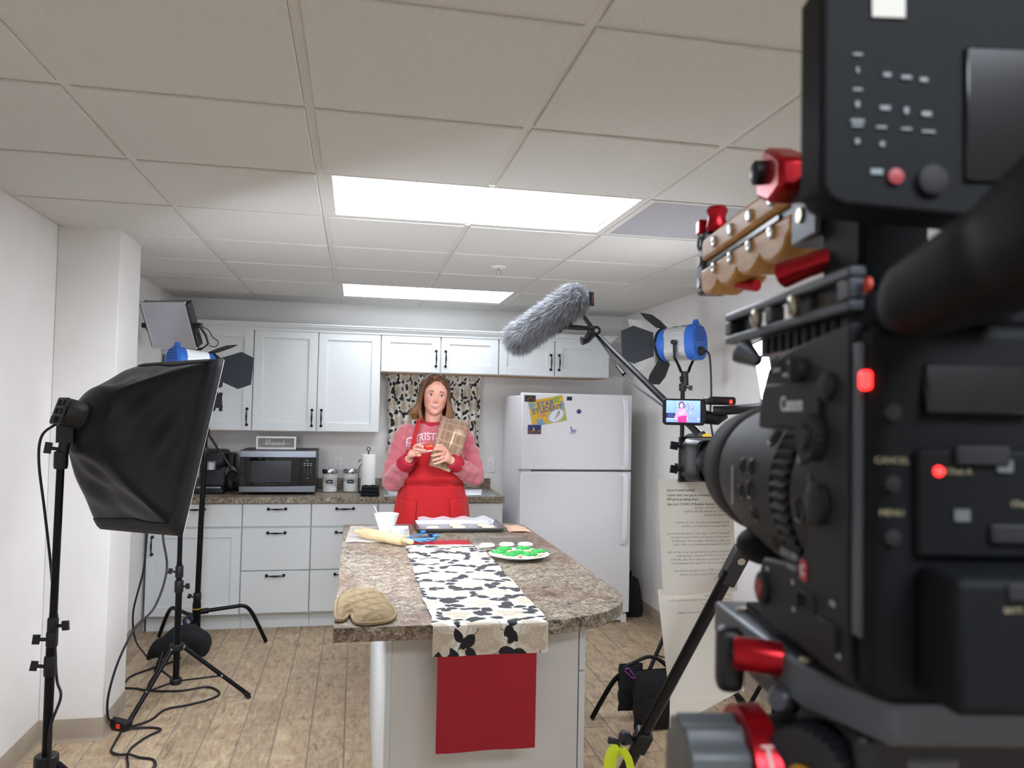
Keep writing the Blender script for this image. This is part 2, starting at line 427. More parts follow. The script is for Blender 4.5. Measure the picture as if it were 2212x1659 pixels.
# perimeter angle
for a in ((XL, XL + .02, YF, YB), (XR - .02, XR, YF, YB), (XL, XR, YB - .02, YB)):
    MB().bx(*a, ZT - .001, ZT + .012).build('wall_angle', grid_m, ceil)
tiles = {}
YS = [YF] + [g for g in GY if g > YF] + [YB]
XS = [XL] + GX[1:] + [XR]
SKIP = {}
def rowidx(y): return min(range(len(YS)), key=lambda i: abs(YS[i] - y))
r2, r3, r6, r7 = [rowidx(2.1452 + (k - 1) * .6096) for k in (2, 3, 6, 7)]
rb = rowidx(-.9028)
for j in range(len(YS) - 1):
    for i in range(len(XS) - 1):
        if j in (r2, r6, rb) and XS[i] >= -0.2 and XS[i + 1] < 1.1: continue      # troffers
        if j == r2 and abs(XS[i] - 1.0748) < .01: continue                      # vent
        x0, x1, y0, y1 = XS[i], XS[i + 1], YS[j], YS[j + 1]
        if y1 - y0 < .03: continue
        ex0 = .013 if i else .02; ex1 = .013 if i < len(XS) - 2 else .02; ey1 = .013 if j < len(YS) - 2 else .02
        hx, hy = (x1 - x0 - ex0 - ex1) / 2, (y1 - y0 - .013 - ey1) / 2
        cx, cy = (x0 + ex0 + x1 - ex1) / 2, (y0 + .013 + y1 - ey1) / 2
        key = (round(hx, 3), round(hy, 3))
        if key not in tiles:
            e = .003
            mb = MB(); zb = -.007
            mb.add([(-hx, -hy, .012), (hx, -hy, .012), (hx, hy, .012), (-hx, hy, .012), (-hx, -hy, zb + e), (hx, -hy, zb + e), (hx, hy, zb + e), (-hx, hy, zb + e),
                    (-hx + e, -hy + e, zb), (hx - e, -hy + e, zb), (hx - e, hy - e, zb), (-hx + e, hy - e, zb)],
                   [(4, 5, 1, 0), (5, 6, 2, 1), (6, 7, 3, 2), (7, 4, 0, 3), (8, 9, 5, 4), (9, 10, 6, 5), (10, 11, 7, 6), (11, 8, 4, 7), (11, 10, 9, 8), (0, 1, 2, 3)])
            t = mb.build('ceiling_tile', tile_m, ceil, ang=20, local=True); t.location = (cx, cy, ZT); tiles[key] = t
        else: inst('ceiling_tile', tiles[key], ceil, (cx, cy, ZT))

def troffer(y0, y1, label, gap, es):
    diff_m = M('lit_diffuser_%g' % es, '#ffffff', 0.6, emit='#e9f0fc', estr=es)
    x0, x1 = -0.1444 + .012, 1.0748 - .012
    t = thing('ceiling_light', ((x0 + x1) / 2, (y0 + y1) / 2, ZT + .005), label, 'ceiling light', 'fluorescent ceiling panels')
    y0 += .012; y1 -= .012
    mb = MB()
    wl, wr, wy = .03, (.05 if gap else .03), .012
    mb.bx(x0, x0 + wl, y0, y1, ZT - .001, ZT + .012); mb.bx(x1 - .012, x1, y0, y1, ZT - .001, ZT + .012)
    mb.bx(x0 + wl, x1 - .012, y0, y0 + wy, ZT - .001, ZT + .012); mb.bx(x0 + wl, x1 - .012, y1 - wy, y1, ZT - .001, ZT + .012)
    mb.build('frame', grid_m, t)
    MB().bx(x0, x1, y0, y1, ZT + .05, ZT + .058).build('housing', M('troffer_white', '#cfd6c0', 0.6), t)
    xr = x1 - (.035 if gap else .012)
    d = MB().bx(x0 + wl, xr, y0 + wy, y1 - wy, ZT + .002, ZT + .006)
    if gap:
        d = MB().add([(x0 + wl, y0 + wy, ZT + .004), (xr, y0 + wy, ZT + .004), (xr - .006, y1 - wy, ZT + .004), (x0 + wl, y1 - wy, ZT + .004),
                      (x0 + wl, y0 + wy, ZT + .009), (xr, y0 + wy, ZT + .009), (xr - .006, y1 - wy, ZT + .009), (x0 + wl, y1 - wy, ZT + .009)],
                     [(3, 2, 1, 0), (4, 5, 6, 7), (0, 1, 5, 4), (1, 2, 6, 5), (2, 3, 7, 6), (3, 0, 4, 7)])
    d.build('diffuser', diff_m, t)
    return t
troffer(YS[r2], YS[r3], 'large bright ceiling light panel nearer the camera, its right edge slightly open', True, E_TROFFER)
troffer(YS[r6], YS[r7], 'smaller-looking bright ceiling light panel just in front of the wall cabinets', False, E_TROFFER_FAR)

troffer(YS[rb], YS[rb + 1], 'added fill light panel in the ceiling behind the viewer, out of view', False, E_TROFFER_FILL)  # unseen panel, added as fill for the sides facing the viewer

# perforated return air panel
v = thing('ceiling_vent', (1.38, 3.06, ZT), 'perforated grey air return panel in the ceiling beside the large light', 'ceiling vent')
x0, x1, y0, y1 = 1.0748 + .013, 1.6844 - .013, YS[r2] + .013, YS[r3] - .013
fr = MB()
for a in ((x0, x1, y0, y0 + .018), (x0, x1, y1 - .018, y1), (x0, x0 + .018, y0 + .018, y1 - .018), (x1 - .018, x1, y0 + .018, y1 - .018)): fr.bx(*a, ZT - .004, ZT + .006)
fr.build('frame', grid_m, v)
pm = bpy.data.materials.new('perforated_metal'); pm.use_nodes = True
nt = pm.node_tree; p = nt.nodes['Principled BSDF']; tcn = nt.nodes.new('ShaderNodeNewGeometry'); vo = nt.nodes.new('ShaderNodeTexVoronoi')
vo.inputs['Scale'].default_value = 150; vo.inputs['Randomness'].default_value = 0; rr_ = nt.nodes.new('ShaderNodeValToRGB')
rr_.color_ramp.elements[0].position = .3; rr_.color_ramp.elements[0].color = (*lin('#4a4b50'), 1); rr_.color_ramp.elements[1].position = .4; rr_.color_ramp.elements[1].color = (*lin('#c2c2c6'), 1)
nt.links.new(tcn.outputs['Position'], vo.inputs['Vector']); nt.links.new(vo.outputs['Distance'], rr_.inputs['Fac']); nt.links.new(rr_.outputs['Color'], p.inputs['Base Color'])
MB().bx(x0 + .018, x1 - .018, y0 + .018, y1 - .018, ZT - .002, ZT + .002).build('perforated_plate', pm, v)
# diffuser blades glimpsed through the plate
for k in range(4): MB().bx(x0 + .12 + k * .03, x0 + .135 + k * .03, y0 + .1, y1 - .2, ZT + .004, ZT + .012).build('blade', grid_m, v)

# fire sprinkler
sx, sy = 0.77, 4.275
sp = thing('fire_sprinkler', (sx, sy, ZT - .007), 'small chrome fire sprinkler hanging from a ceiling tile', 'sprinkler')
MB().lathe([(.042, 0), (.04, -.004), (.018, -.008), (.012, -.010)], 24, TR(sx, sy, ZT - .007)).build('escutcheon', white_pl, sp, fixn=True)
mb = MB().cyl((sx, sy, ZT - .015), (sx, sy, ZT - .03), .008)
mb.tube([(sx - .01, sy, ZT - .03), (sx - .012, sy, ZT - .04), (sx, sy, ZT - .055)], .0025, 6); mb.tube([(sx + .01, sy, ZT - .03), (sx + .012, sy, ZT - .04), (sx, sy, ZT - .055)], .0025, 6)
mb.build('frame', chrome, sp)
MB().lathe([(.003, 0), (.016, -.001), (.016, -.003), (.003, -.004)], 16, TR(sx, sy, ZT - .054)).build('deflector', chrome, sp, fixn=True)
# ------------------------------------------------------------ kitchen run on the back wall
YU, YD = 5.925, 5.905      # upper cabinet box front, door face
def shaker(name, x0, x1, z0, z1, yf, parent, frame=.062, t=.02, axis='y', label=None):
    """door whose face is at y=yf looking to -y"""
    mb = MB()
    mb.bx(x0, x0 + frame, yf, yf + t, z0, z1); mb.bx(x1 - frame, x1, yf, yf + t, z0, z1)
    mb.bx(x0 + frame, x1 - frame, yf, yf + t, z0, z0 + frame); mb.bx(x0 + frame, x1 - frame, yf, yf + t, z1 - frame, z1)
    d = mb.build(name, cab_m, parent, bev=.0015)
    MB().bx(x0 + frame - .003, x1 - frame + .003, yf + .010, yf + .017, z0 + frame - .003, z1 - frame + .003).build('panel', cab_m, d)
    return d
def handle_mesh(L=.115):
    mb = MB(); h = L / 2
    for sx_ in (-1, 1):
        mb.lathe([(.011, 0), (.011, .003), (.006, .006), (.005, .016), (.008, .019), (.008, .024), (.003, .027)], 12, Matrix.Translation((sx_ * h, 0, 0)) @ zto((0, -1, 0)))
    P = [(-h, -.021, 0), (-h * .6, -.026, 0), (-h * .3, -.030, 0), (0, -.032, 0), (h * .3, -.030, 0), (h * .6, -.026, 0), (h, -.021, 0)]
    mb.tube(P, [.0035, .004, .0055, .0068, .0055, .004, .0035], 8)
    return mb
HM = handle_mesh()
def handle(x, y, z, parent, vert=False):
    mb = MB(Matrix.Translation((x, y, z)) @ (Matrix.Rotation(PI / 2, 4, 'Y') if vert else Matrix()))
    mb.add(HM.v, HM.f)
    return mb.build('handle', black_iron, parent)

def upper(name, x0, x1, z0, z1, doors, label):
    t = thing(name, ((x0 + x1) / 2, YB, z0), label, 'cabinet', 'white wall cabinets')
    MB().bx(x0 + .001, x1 - .001, YU, YB - .001, z0 + .004, z1).build('body', cab_m, t)
    MB().bx(x0 + .012, x1 - .012, YU + .012, YB - .003, z0, z0 + .004).build('underside', cab_in_m, t)
    for (a, b, hx) in doors:
        d = shaker('door', a, b, z0 + .008, z1 - .02, YD, t)
        handle(hx, YD, z0 + .105 + (.01 if z1 - z0 < .4 else 0), d, True)
    return t
ZU0, ZU1, ZS0 = 1.357, 2.125, 1.815
upper('wall_cabinet', -1.366, -.7385, ZU0, ZU1, [(-1.335, -.742, -.772)], 'tall white wall cabinet nearest the left wall, partly hidden by the light stands')
upper('wall_cabinet', -.7385, .1785, ZU0, ZU1, [(-.734, -.284, -.314), (-.276, .174, -.246)], 'tall two-door white wall cabinet above the microwave')
upper('wall_cabinet', .1785, 1.081, ZS0, ZU1, [(.183, .624, .594), (.635, 1.076, .667)], 'short two-door white wall cabinet above the curtained window')
upper('wall_cabinet', 1.081, 1.984, ZS0, ZU1, [(1.086, 1.526, 1.497), (1.534, 1.976, 1.564)], 'short two-door white wall cabinet above the refrigerator')
# crown moulding along the tops with a return at the right end
prof = [(0, 0), (-.008, 0), (-.008, .012), (-.014, .016), (-.022, .026), (-.034, .034), (-.034, .042), (-.046, .046), (-.046, .054), (0, .054)]
def crown(path):
    vs = []; fs = []; n = len(prof)
    for (x, y, ox, oy) in path:
        for d, z in prof: vs.append((x - ox * d, y + oy * d * 1.0, 2.098 + z))
    for i in range(len(path) - 1):
        for j in range(n): fs.append((i * n + j, i * n + (j + 1) % n, (i + 1) * n + (j + 1) % n, (i + 1) * n + j))
    fs += [tuple(range(n)), tuple(range((len(path) - 1) * n, len(path) * n))]
    return MB().add(vs, fs)
cr = crown([(-1.366, YD - .001, 0, 1), (1.986, YD - .001, 1, 1), (1.986, YB - .002, 1, 0)]).build('crown_moulding', cab_m, ang=30, fixn=True)
tag(cr, 'stepped white crown moulding running along the top of the wall cabinets', 'moulding')

# base cabinets
YBF = 5.605
ZB0, ZB1 = .108, .872
def base(x0, x1, label, kind):
    t = thing('base_cabinet', ((x0 + x1) / 2, 5.9, 0), label, 'cabinet', 'white base cabinets')
    mb = MB().bx(x0 + .001, x1 - .001, YBF + .02, YB - .001, ZB0, ZB1)
    mb.build('body', cab_m, t)
    MB().bx(x0 + .001, x1 - .001, YBF + .075, YBF + .09, 0, ZB0).build('toe_kick', cab_m, t)
    a, b = x0 + .004, x1 - .004
    cx = (a + b) / 2
    def drawer(z0, z1, hz, hnd=True):
        d = MB().bx(a, b, YBF, YBF + .02, z0, z1).build('drawer', cab_m, t, bev=.0015)
        if hnd: handle(cx, YBF, hz, d)
    if kind == 'door':
        drawer(.712, .866, .832)
        d = shaker('door', a, b, .116, .700, YBF, t); handle(a + .035, YBF, .59, d, True)
    elif kind == 'drawers':
        drawer(.712, .866, .832); drawer(.412, .699, .668); drawer(.12, .405, .375)
    else:
        m = (a + b) / 2
        MB().bx(a, b, YBF, YBF + .02, .712, .866).build('false_front', cab_m, t, bev=.0015)
        d = shaker('door', a, m - .002, .116, .700, YBF, t); handle(m - .035, YBF, .59, d, True)
        d = shaker('door', m + .002, b, .116, .700, YBF, t); handle(m + .035, YBF, .59, d, True)
    return t
base(-1.352, -.7425, 'white base cabinet with one door and one drawer against the left wall', 'door')
base(-.7425, -.2825, 'white three-drawer base cabinet below the microwave', 'drawers')
base(-.2825, .1785, 'white three-drawer base cabinet below the paper towel, partly behind the island', 'drawers')
base(.1785, 1.081, 'white sink base cabinet behind the woman', 'sink')

# worktop with sink cut-out, and backsplash
SX0, SX1, SY0, SY1 = .235, 1.015, 5.66, 6.12
wt = thing('worktop', (-.13, 5.9, .872), 'brown stone-patterned laminate worktop along the back wall', 'worktop')
mb = MB()
z0, z1 = .874, .914
mb.bx(-1.366, SX0, 5.58, YB - .001, z0, z1); mb.bx(SX1, 1.088, 5.58, YB - .001, z0, z1)
mb.bx(SX0, SX1, 5.58, SY0, z0, z1); mb.bx(SX0, SX1, SY1, YB - .001, z0, z1)
mb.build('slab', stone_m, wt)
o = MB().bx(-1.366, 1.088, YB - .02, YB - .001, z1 + .0005, z1 + .078).build('backsplash', stone_m, bev=.003)
tag(o, 'low brown stone-patterned backsplash strip standing against the back wall', 'backsplash')
# double bowl sink
sk = thing('sink', (.625, 5.89, .915), 'stainless steel double-bowl sink behind the woman', 'sink')
mb = MB()
def ring(x0, x1, y0, y1, bx0, bx1, by0, by1, zt):
    mb.bx(x0, bx0, y0, y1, zt - .001, zt + .005); mb.bx(bx1, x1, y0, y1, zt - .001, zt + .005)
    mb.bx(bx0, bx1, y0, by0, zt - .001, zt + .005); mb.bx(bx0, bx1, by1, y1, zt - .001, zt + .005)
ring(SX0 - .02, .63, SY0 - .02, SY1 + .02, SX0 + .02, .60, SY0 + .015, SY1 - .06, .914)
ring(.63, SX1 + .02, SY0 - .02, SY1 + .02, .655, SX1 - .02, SY0 + .015, SY1 - .06, .914)
mb.build('rim', steel, sk, bev=.002)
for (a, b) in ((SX0 + .02, .60), (.655, SX1 - .02)):
    y0, y1 = SY0 + .015, SY1 - .06
    bw = MB(); g = .02
    bw.add([(a, y0, .918), (b, y0, .918), (b, y1, .918), (a, y1, .918), (a + g, y0 + g, .76), (b - g, y0 + g, .76), (b - g, y1 - g, .76), (a + g, y1 - g, .76)],
           [(0, 1, 5, 4), (1, 2, 6, 5), (2, 3, 7, 6), (3, 0, 4, 7), (4, 5, 6, 7)])
    bw.build('bowl', steel, sk, solid=.001, bev=.01)
mb = MB().lathe([(.026, 0), (.024, .02), (.016, .03)], 16, TR(.63, 6.08, .919))
mb.tube(bez([(.63, 6.08, .94), (.63, 6.08, 1.0), (.63, 6.06, 1.06), (.63, 6.0, 1.085), (.63, 5.93, 1.06), (.63, 5.92, 1.03)], 6), .011, 10)
mb.tube([(.63, 6.08, .955), (.69, 6.07, .975)], [.008, .006], 8)
mb.build('faucet', chrome, sk)

# refrigerator
FX0, FX1, FY = 1.181, 2.02, 5.48
white_ap = M('appliance_white', '#e8e8ea', 0.42, bump=0.06, bscale=300)
fr = thing('refrigerator', (1.6, 5.85, 0), 'tall white top-freezer refrigerator in the right corner', 'refrigerator')
MB().bx(FX0 + .004, FX1 - .006, FY + .075, 6.17, .03, 1.66).build('body', white_ap, fr, bev=.006)
fd = MB().bx(FX0, FX1, FY, FY + .068, 1.122, 1.678).build('freezer_door', white_ap, fr, bev=.008, seg=3)
rd = MB().bx(FX0, FX1, FY, FY + .068, .075, 1.108).build('fridge_door', white_ap, fr, bev=.008, seg=3)
MB().bx(FX0 + .01, FX1 - .01, FY + .05, FY + .08, .09, 1.66).build('gasket', M('gasket_grey', '#70747c', .7), fr)
mb = MB().bx(FX0 - .012, FX0 + .075, FY + .004, FY + .05, 1.110, 1.119); mb.cyl((FX0 + .02, FY + .02, 1.106), (FX0 + .02, FY + .02, 1.124), .009)
mb.build('hinge', steel, fr)
mb = MB().bx(FX0 + .02, FX1 - .02, FY + .03, FY + .06, .012, .07); mb.build('kick_grille', white_ap, fr)
for q in (FX0 + .06, FX1 - .035): MB().bx(q - .02, q + .02, FY + .02, FY + .06, 0, .06).build('foot', white_ap, fr)
def fridge_handle(z0, z1, top, parent):
    # a flat bow that stands off the door, flush at the outer end
    pts = []
    n = 14
    vs = []; fs = []
    for i in range(n + 1):
        t = i / n; z = z0 + (z1 - z0) * t
        off = .036 * min(1, min(t, 1 - t) * 9 + .25)
        w = .017
        xx = 1.962 + (.006 * (t - .5)) * (-1 if top else 1)
        for dx, dy in ((-w, -off - .012), (w, -off - .016), (w, -off + .004), (-w, -off + .004)): vs.append((xx + dx, FY + dy, z))
    for i in range(n):
        for j in range(4): fs.append((i * 4 + j, i * 4 + (j + 1) % 4, (i + 1) * 4 + (j + 1) % 4, (i + 1) * 4 + j))
    fs += [(3, 2, 1, 0), tuple(range(n * 4, n * 4 + 4))]
    mb = MB().add(vs, fs)
    for z in (z0 + .012, z1 - .012): mb.bx(1.947, 1.977, FY - .02, FY + .002, z - .014, z + .014)
    mb.build('handle', M('handle_white', '#e9e9ec', .35), parent, bev=.003)
fridge_handle(1.125, 1.648, True, fd)
fridge_handle(.575, 1.100, False, rd)

# things on the freezer door
pm_ = M('printed_card', '#ffffff', .55, attr='print')
MY = FY - .0015
def card(name, x0, x1, z0, z1, rot, fn, label, cat, nu=60, nv=44, group=None, y=MY, th=.0015):
    cx, cz = (x0 + x1) / 2, (z0 + z1) / 2; w, h = x1 - x0, z1 - z0
    c, s_ = math.cos(rot), math.sin(rot)
    t = thing(name, (cx, y, cz), label, cat, group)
    def pos(U, V):
        a = (U - .5) * w; b = (V - .5) * h
        return cx + a * c - b * s_, np.full_like(U, y - th), cz + a * s_ + b * c
    print_grid('print', nu, nv, pos, fn, pm_, t)
    K = Matrix.Translation((cx, y, cz)) @ Matrix.Rotation(-rot, 4, 'Y')
    MB().bx(-w / 2, w / 2, -th + .0003, 0, -h / 2, h / 2, K).build('card_back', paper_m, t)
    return t, K
def mix(a, b, t): return [a[k] + (b[k] - a[k]) * t for k in range(3)]
def lay(base, mask, c): return [np.where(mask, c[k], base[k]) for k in range(3)]
def star_mask(U, V, cx, cy, r, asp, rot=0):
    a = np.arctan2((V - cy), (U - cx) * asp) + rot; d = np.hypot((U - cx) * asp, V - cy)
    f = np.abs(np.mod(a + PI / 5, 2 * PI / 5) - PI / 5); q = .45; s3 = math.sin(PI / 5); c3 = math.cos(PI / 5)
    return d < r * q * s3 / (q * s3 * np.cos(f) + (1 - q * c3) * np.sin(f))
def star_student(U, V):
    n = np.sin(U * 17 + V * 9) * np.sin(V * 23 - U * 5)
    base = mix(hexc('#e0bb3a'), hexc('#d9a535'), .5 + .5 * n)
    g = (V < .42 + .35 * (U - .6)) & (U > .45)
    base = lay(base, g, hexc('#a8b64a'))
    base = lay(base, star_mask(U, V, .08, .80, .22, 1.35), hexc('#7f9fb0'))
    base = lay(base, star_mask(U, V, .24, .10, .24, 1.35, .3), hexc('#6f9fc0'))
    base = lay(base, star_mask(U, V, .96, .62, .2, 1.35, .5), hexc('#7f9fb0'))
    base = lay(base, star_mask(U, V, .80, .86, .2, 1.35, .9), hexc('#8fae44'))
    base = lay(base, star_mask(U, V, .36, .40, .17, 1.35, .7), hexc('#c98e62'))
    base = lay(base, (np.minimum(U, 1 - U) < .015) | (np.minimum(V, 1 - V) < .02), hexc('#cfd3c8'))
    return base
SR = R(11.5)
t, K = card('star_student_sign', 1.237, 1.505, 1.452, 1.646, SR, star_student, 'yellow and green paper award sign tilted on the freezer door', 'sign', 110, 80)
for txt, x, z, sz in (('STAR', -.005, .052, .055), ('STUDENT', .0, .010, .052)):
    m = text_mesh(txt, sz, K @ Matrix.Translation((x, -.0018, z)) @ Matrix.Rotation(PI / 2, 4, 'X'), .0003, bold=.0022)
    m.build('lettering', M('sign_letters', '#6c7386', .6), t)
mb = MB(); mb.lathe([(.066, 0), (.066, .0006)], 40, K @ Matrix.Translation((.058, -.0018, -.046)) @ Matrix.Rotation(R(-20), 4, 'Y') @ Matrix.Scale(.64, 4, (0, 0, 1)) @ zto((0, -1, 0)))
mb.build('oval_label', M('oval_white', '#e7e7ee', .5), t)
rim = [(.061 * math.cos(a) , .0, .061 * math.sin(a)) for a in np.linspace(0, 2 * PI, 41)]
KK = K @ Matrix.Translation((.058, -.0026, -.046)) @ Matrix.Rotation(R(-20), 4, 'Y') @ Matrix.Scale(.64, 4, (0, 0, 1))
MB().tube(rim, .0012, 5, cap=False, M_=KK).build('oval_border', ink_m, t)
MB().tube(bez([(-.02, 0, -.03), (.0, 0, .0), (.03, 0, .03), (.028, 0, .005), (.0, 0, -.02)], 6), [.002] * 12 + [.0035] * 12 + [.001], 5, M_=KK).build('oval_flourish', ink_m, t)

def bird(U, V):
    b = mix(hexc('#1d201e'), hexc('#2a2e28'), .5 + .5 * np.sin(9 * U) * np.sin(8 * V))
    b = lay(b, (np.abs((V - .5) - .9 * (U - .4)) < .05) & (np.abs(U - .4) < .18), hexc('#c5683a'))
    b = lay(b, (U > .85) & (np.mod(V * 4, 1) > .6), hexc('#8a3a3a'))
    return b
card('photo_magnet', 1.197, 1.281, 1.612, 1.659, 0, bird, 'small dark photo magnet with an orange streak at the top corner of the freezer door', 'magnet', 40, 26, 'fridge magnets', MY - .004)
def city(U, V):
    b = mix(hexc('#20254f'), hexc('#2c3c7a'), V)
    sk_ = .42 + .12 * np.sin(U * 26) * np.sin(U * 11) + .22 * np.exp(-((U - .45) / .07) ** 2)
    b = lay(b, V < sk_, hexc('#3b2f34'))
    b = lay(b, (V < sk_ - .03) & (np.sin(U * 90) * np.sin(V * 60) > .35), hexc('#d89a44'))
    b = lay(b, (V > .38) & (V < sk_ - .02) & (np.abs(U - .45) < .06), hexc('#e2b266'))
    b = lay(b, (V < .22), hexc('#272c4d')); b = lay(b, (V < .22) & (np.sin(U * 70) > .6), hexc('#8d6b48'))
    return b
card('photo_magnet', 1.225, 1.325, 1.379, 1.446, 0, city, 'small magnet with a lit city skyline at night, below the award sign', 'magnet', 60, 40, 'fridge magnets', MY - .004)
o = MB().bx(1.515, 1.555, MY - .003, MY, 1.628, 1.656).build('square_magnet', black_pl, bev=.001); tag(o, 'plain black rectangular magnet right of the award sign', 'magnet', 'fridge magnets')
o = MB().lathe([(.017, 0), (.017, .005), (.013, .008)], 24, zto((0, -1, 0), (1.608, MY + .001, 1.549))).build('round_magnet', M('purple_plastic', '#3f3a78', .4)); tag(o, 'round purple magnet on the freezer door', 'magnet', 'fridge magnets')
hp = [(-.028, .02), (-.022, .03), (-.016, .034), (-.012, .026), (-.006, .012), (.008, .009), (.016, .012), (.026, .006), (.03, .0), (.022, .002), (.018, -.002), (.02, -.012), (.026, -.02), (.02, -.021), (.012, -.01), (.004, -.008), (.0, -.018), (.006, -.026), (-.002, -.026), (-.007, -.014), (-.012, -.012), (-.02, -.026), (-.026, -.024), (-.018, -.008), (-.018, .006), (-.022, .014)]
o = MB().prism([(x * .95, z * .95) for x, z in hp], 0, .004, zto((0, -1, 0), (1.568, MY + .001, 1.407), (0, 0, 1))).build('horse_magnet', M('lilac_plastic', '#a78fc0', .5)); tag(o, 'small lilac horse-shaped magnet', 'magnet', 'fridge magnets')

# wall outlets
def outlet(x, z, label):
    t = thing('wall_outlet', (x, YB, z), label, 'outlet', 'wall outlets')
    MB().bx(x - .036, x + .036, YB - .006, YB - .0005, z - .058, z + .058).build('cover_plate', white_pl, t, bev=.003)
    MB().bx(x - .017, x + .017, YB - .009, YB - .005, z - .034, z + .034).build('receptacle', white_pl, t, bev=.001)
    for dz in (-.018, .018):
        mb = MB()
        mb.bx(x - .007, x - .005, YB - .0095, YB - .0085, z + dz, z + dz + .008); mb.bx(x + .005, x + .007, YB - .0095, YB - .0085, z + dz, z + dz + .007)
        mb.cyl((x, YB - .0095, z + dz - .007), (x, YB - .0085, z + dz - .007), .0025, n=8)
        mb.build('slots', black_pl, t)
outlet(-.12, 1.104, 'white wall outlet above the glass jars')
outlet(1.092, 1.1, 'white wall outlet between the curtain and the refrigerator')

# microwave
mw = thing('microwave', (-.528, 5.93, .914), 'stainless and black microwave oven on the worktop', 'microwave')
x0, x1, yf, z0, z1 = -.79, -.266, 5.735, .932, 1.228
mst = M('dark_stainless', '#6f7277', .3, 1.0, bump=.04, bscale=150, stretch=(1, 40, 40))
MB().bx(x0, x1, yf + .02, 6.15, z0, z1).build('case', M('microwave_case', '#2b2d31', .4, .3), mw, bev=.004)
mb = MB().bx(x0, x1, yf, yf + .022, z1 - .05, z1); mb.build('top_trim', mst, mw, bev=.004)
MB().bx(x0, x1, yf, yf + .022, z0, z0 + .045).build('bottom_trim', mst, mw, bev=.004)
glass_bk = M('black_glass', '#07080a', .08, coat=.3)
MB().bx(x0 + .002, x0 + .415, yf + .004, yf + .022, z0 + .046, z1 - .051).build('door', glass_bk, mw, bev=.001)
cp = MB().bx(x0 + .418, x1 - .002, yf + .004, yf + .022, z0 + .046, z1 - .051).build('control_panel', glass_bk, mw, bev=.001)
MB().bx(x0 + .08, x0 + .352, yf + .0025, yf + .006, z0 + .072, z1 - .073).build('window', M('microwave_window', '#2c3036', .16, col2='#34383e', scale=400), mw)
KX = Matrix.Rotation(PI / 2, 4, 'X')
pt = M('panel_print', '#b9bcc2', .6)
text_mesh('2:55', .014, Matrix.Translation((-.33, yf + .003, 1.158)) @ KX).build('clock_digits', M('clock_glow', '#203a35', .5, emit='#5fae9c', estr=.4), cp)
for r_ in range(4):
    for c_ in range(3):
        ch = '123456789\u00b70\u00b7'[r_ * 3 + c_]
        text_mesh(ch, .009, Matrix.Translation((-.345 + c_ * .022, yf + .003, 1.098 - r_ * .0135)) @ KX).build('key_label', pt, cp)
for r_, z in enumerate((1.137, 1.124)):
    for c_ in range(3): MB().bx(-.352 + c_ * .022, -.338 + c_ * .022, yf + .0032, yf + .004, z - .002, z + .002).build('key_label', pt, cp)
text_mesh('START', .007, Matrix.Translation((-.323, yf + .003, 1.034)) @ KX).build('key_label', pt, cp)
text_mesh('STOP', .006, Matrix.Translation((-.323, yf + .003, 1.012)) @ KX).build('key_label', M('panel_red', '#8a3030', .6), cp)
text_mesh('FRIGIDAIRE', .0105, Matrix.Translation((-.575, yf + .003, .988)) @ KX, spacing=1.15).build('lettering', M('panel_dim', '#6d7076', .5), mw)
for q in (x0 + .05, x1 - .05):
    for yy in (yf + .05, 6.1): MB().cyl((q, yy, .914), (q, yy, .934), .012).build('foot', black_pl, mw)

# framed word sign on the microwave
sg = thing('framed_sign', (-.557, 5.9, 1.228), 'small white framed wooden word sign standing on the microwave', 'sign')
x0, x1, z0, z1, y = -.70, -.42, 1.229, 1.322, 5.90
mb = MB(); w = .013
mb.bx(x0, x1, y - .014, y + .012, z0, z0 + w); mb.bx(x0, x1, y - .014, y + .012, z1 - w, z1)
mb.bx(x0, x0 + w, y - .014, y + .012, z0 + w, z1 - w); mb.bx(x1 - w, x1, y - .014, y + .012, z0 + w, z1 - w)
mb.build('frame', M('sign_white', '#e8e6e2', .6), sg, bev=.001)
MB().bx(x0 + w, x1 - w, y - .004, y + .008, z0 + w, z1 - w).build('board', M('grey_wood', '#8f8b87', .7, col2='#837f7b', scale=20, stretch=(1, 10, 10)), sg)
# hand lettered "blessed" as one brush line
def script_blessed():
    P = []
    def S_(pts): P.append(pts)
    # coordinates in units of x-height, letters advance to the right
    S_([(-.9, .5), (-.2, .45), (.15, .55), (.5, 1.5), (.42, 2.15), (.15, 1.9), (.1, .7), (.2, .1), (.55, .0), (.85, .4), (.7, .85), (.35, .75), (.75, .62), (1.15, .55)])
    S_([(1.15, .55), (1.6, 1.4), (1.6, 2.1), (1.3, 2.0), (1.25, .8), (1.4, .1), (1.75, .1), (2.05, .4)])
    S_([(2.05, .4), (2.5, .65), (2.55, 1.0), (2.25, .95), (2.15, .4), (2.4, .0), (2.75, .2), (3.0, .5)])
    S_([(3.0, .5), (3.3, 1.05), (3.4, .6), (3.3, .05), (2.95, .1), (3.4, .15), (3.8, .5)])
    S_([(3.8, .5), (4.1, 1.05), (4.2, .6), (4.1, .05), (3.75, .1), (4.2, .15), (4.55, .45)])
    S_([(4.55, .45), (5.0, .65), (5.05, 1.0), (4.75, .95), (4.65, .4), (4.9, .0), (5.25, .2), (5.5, .6)])
    S_([(6.2, .9), (5.8, 1.0), (5.5, .5), (5.7, .02), (6.05, .3), (6.35, 1.2), (6.45, 2.1), (6.3, .8), (6.4, .1), (6.75, .3), (7.3, .7), (8.2, .55)])
    return P
mb = MB(); u = .0205
for st in script_blessed():
    q = bez([(-.066 + (a - 3.6) * u * .98 + .066, 0, (b - .85) * u * .95) for a, b in st], 6)
    rr = [(.0011 + .0009 * abs(math.sin(i * .35))) for i in range(len(q))]
    mb.tube(q, rr, 6, M_=Matrix.Translation((-.562, y - .0055, (z0 + z1) / 2)))
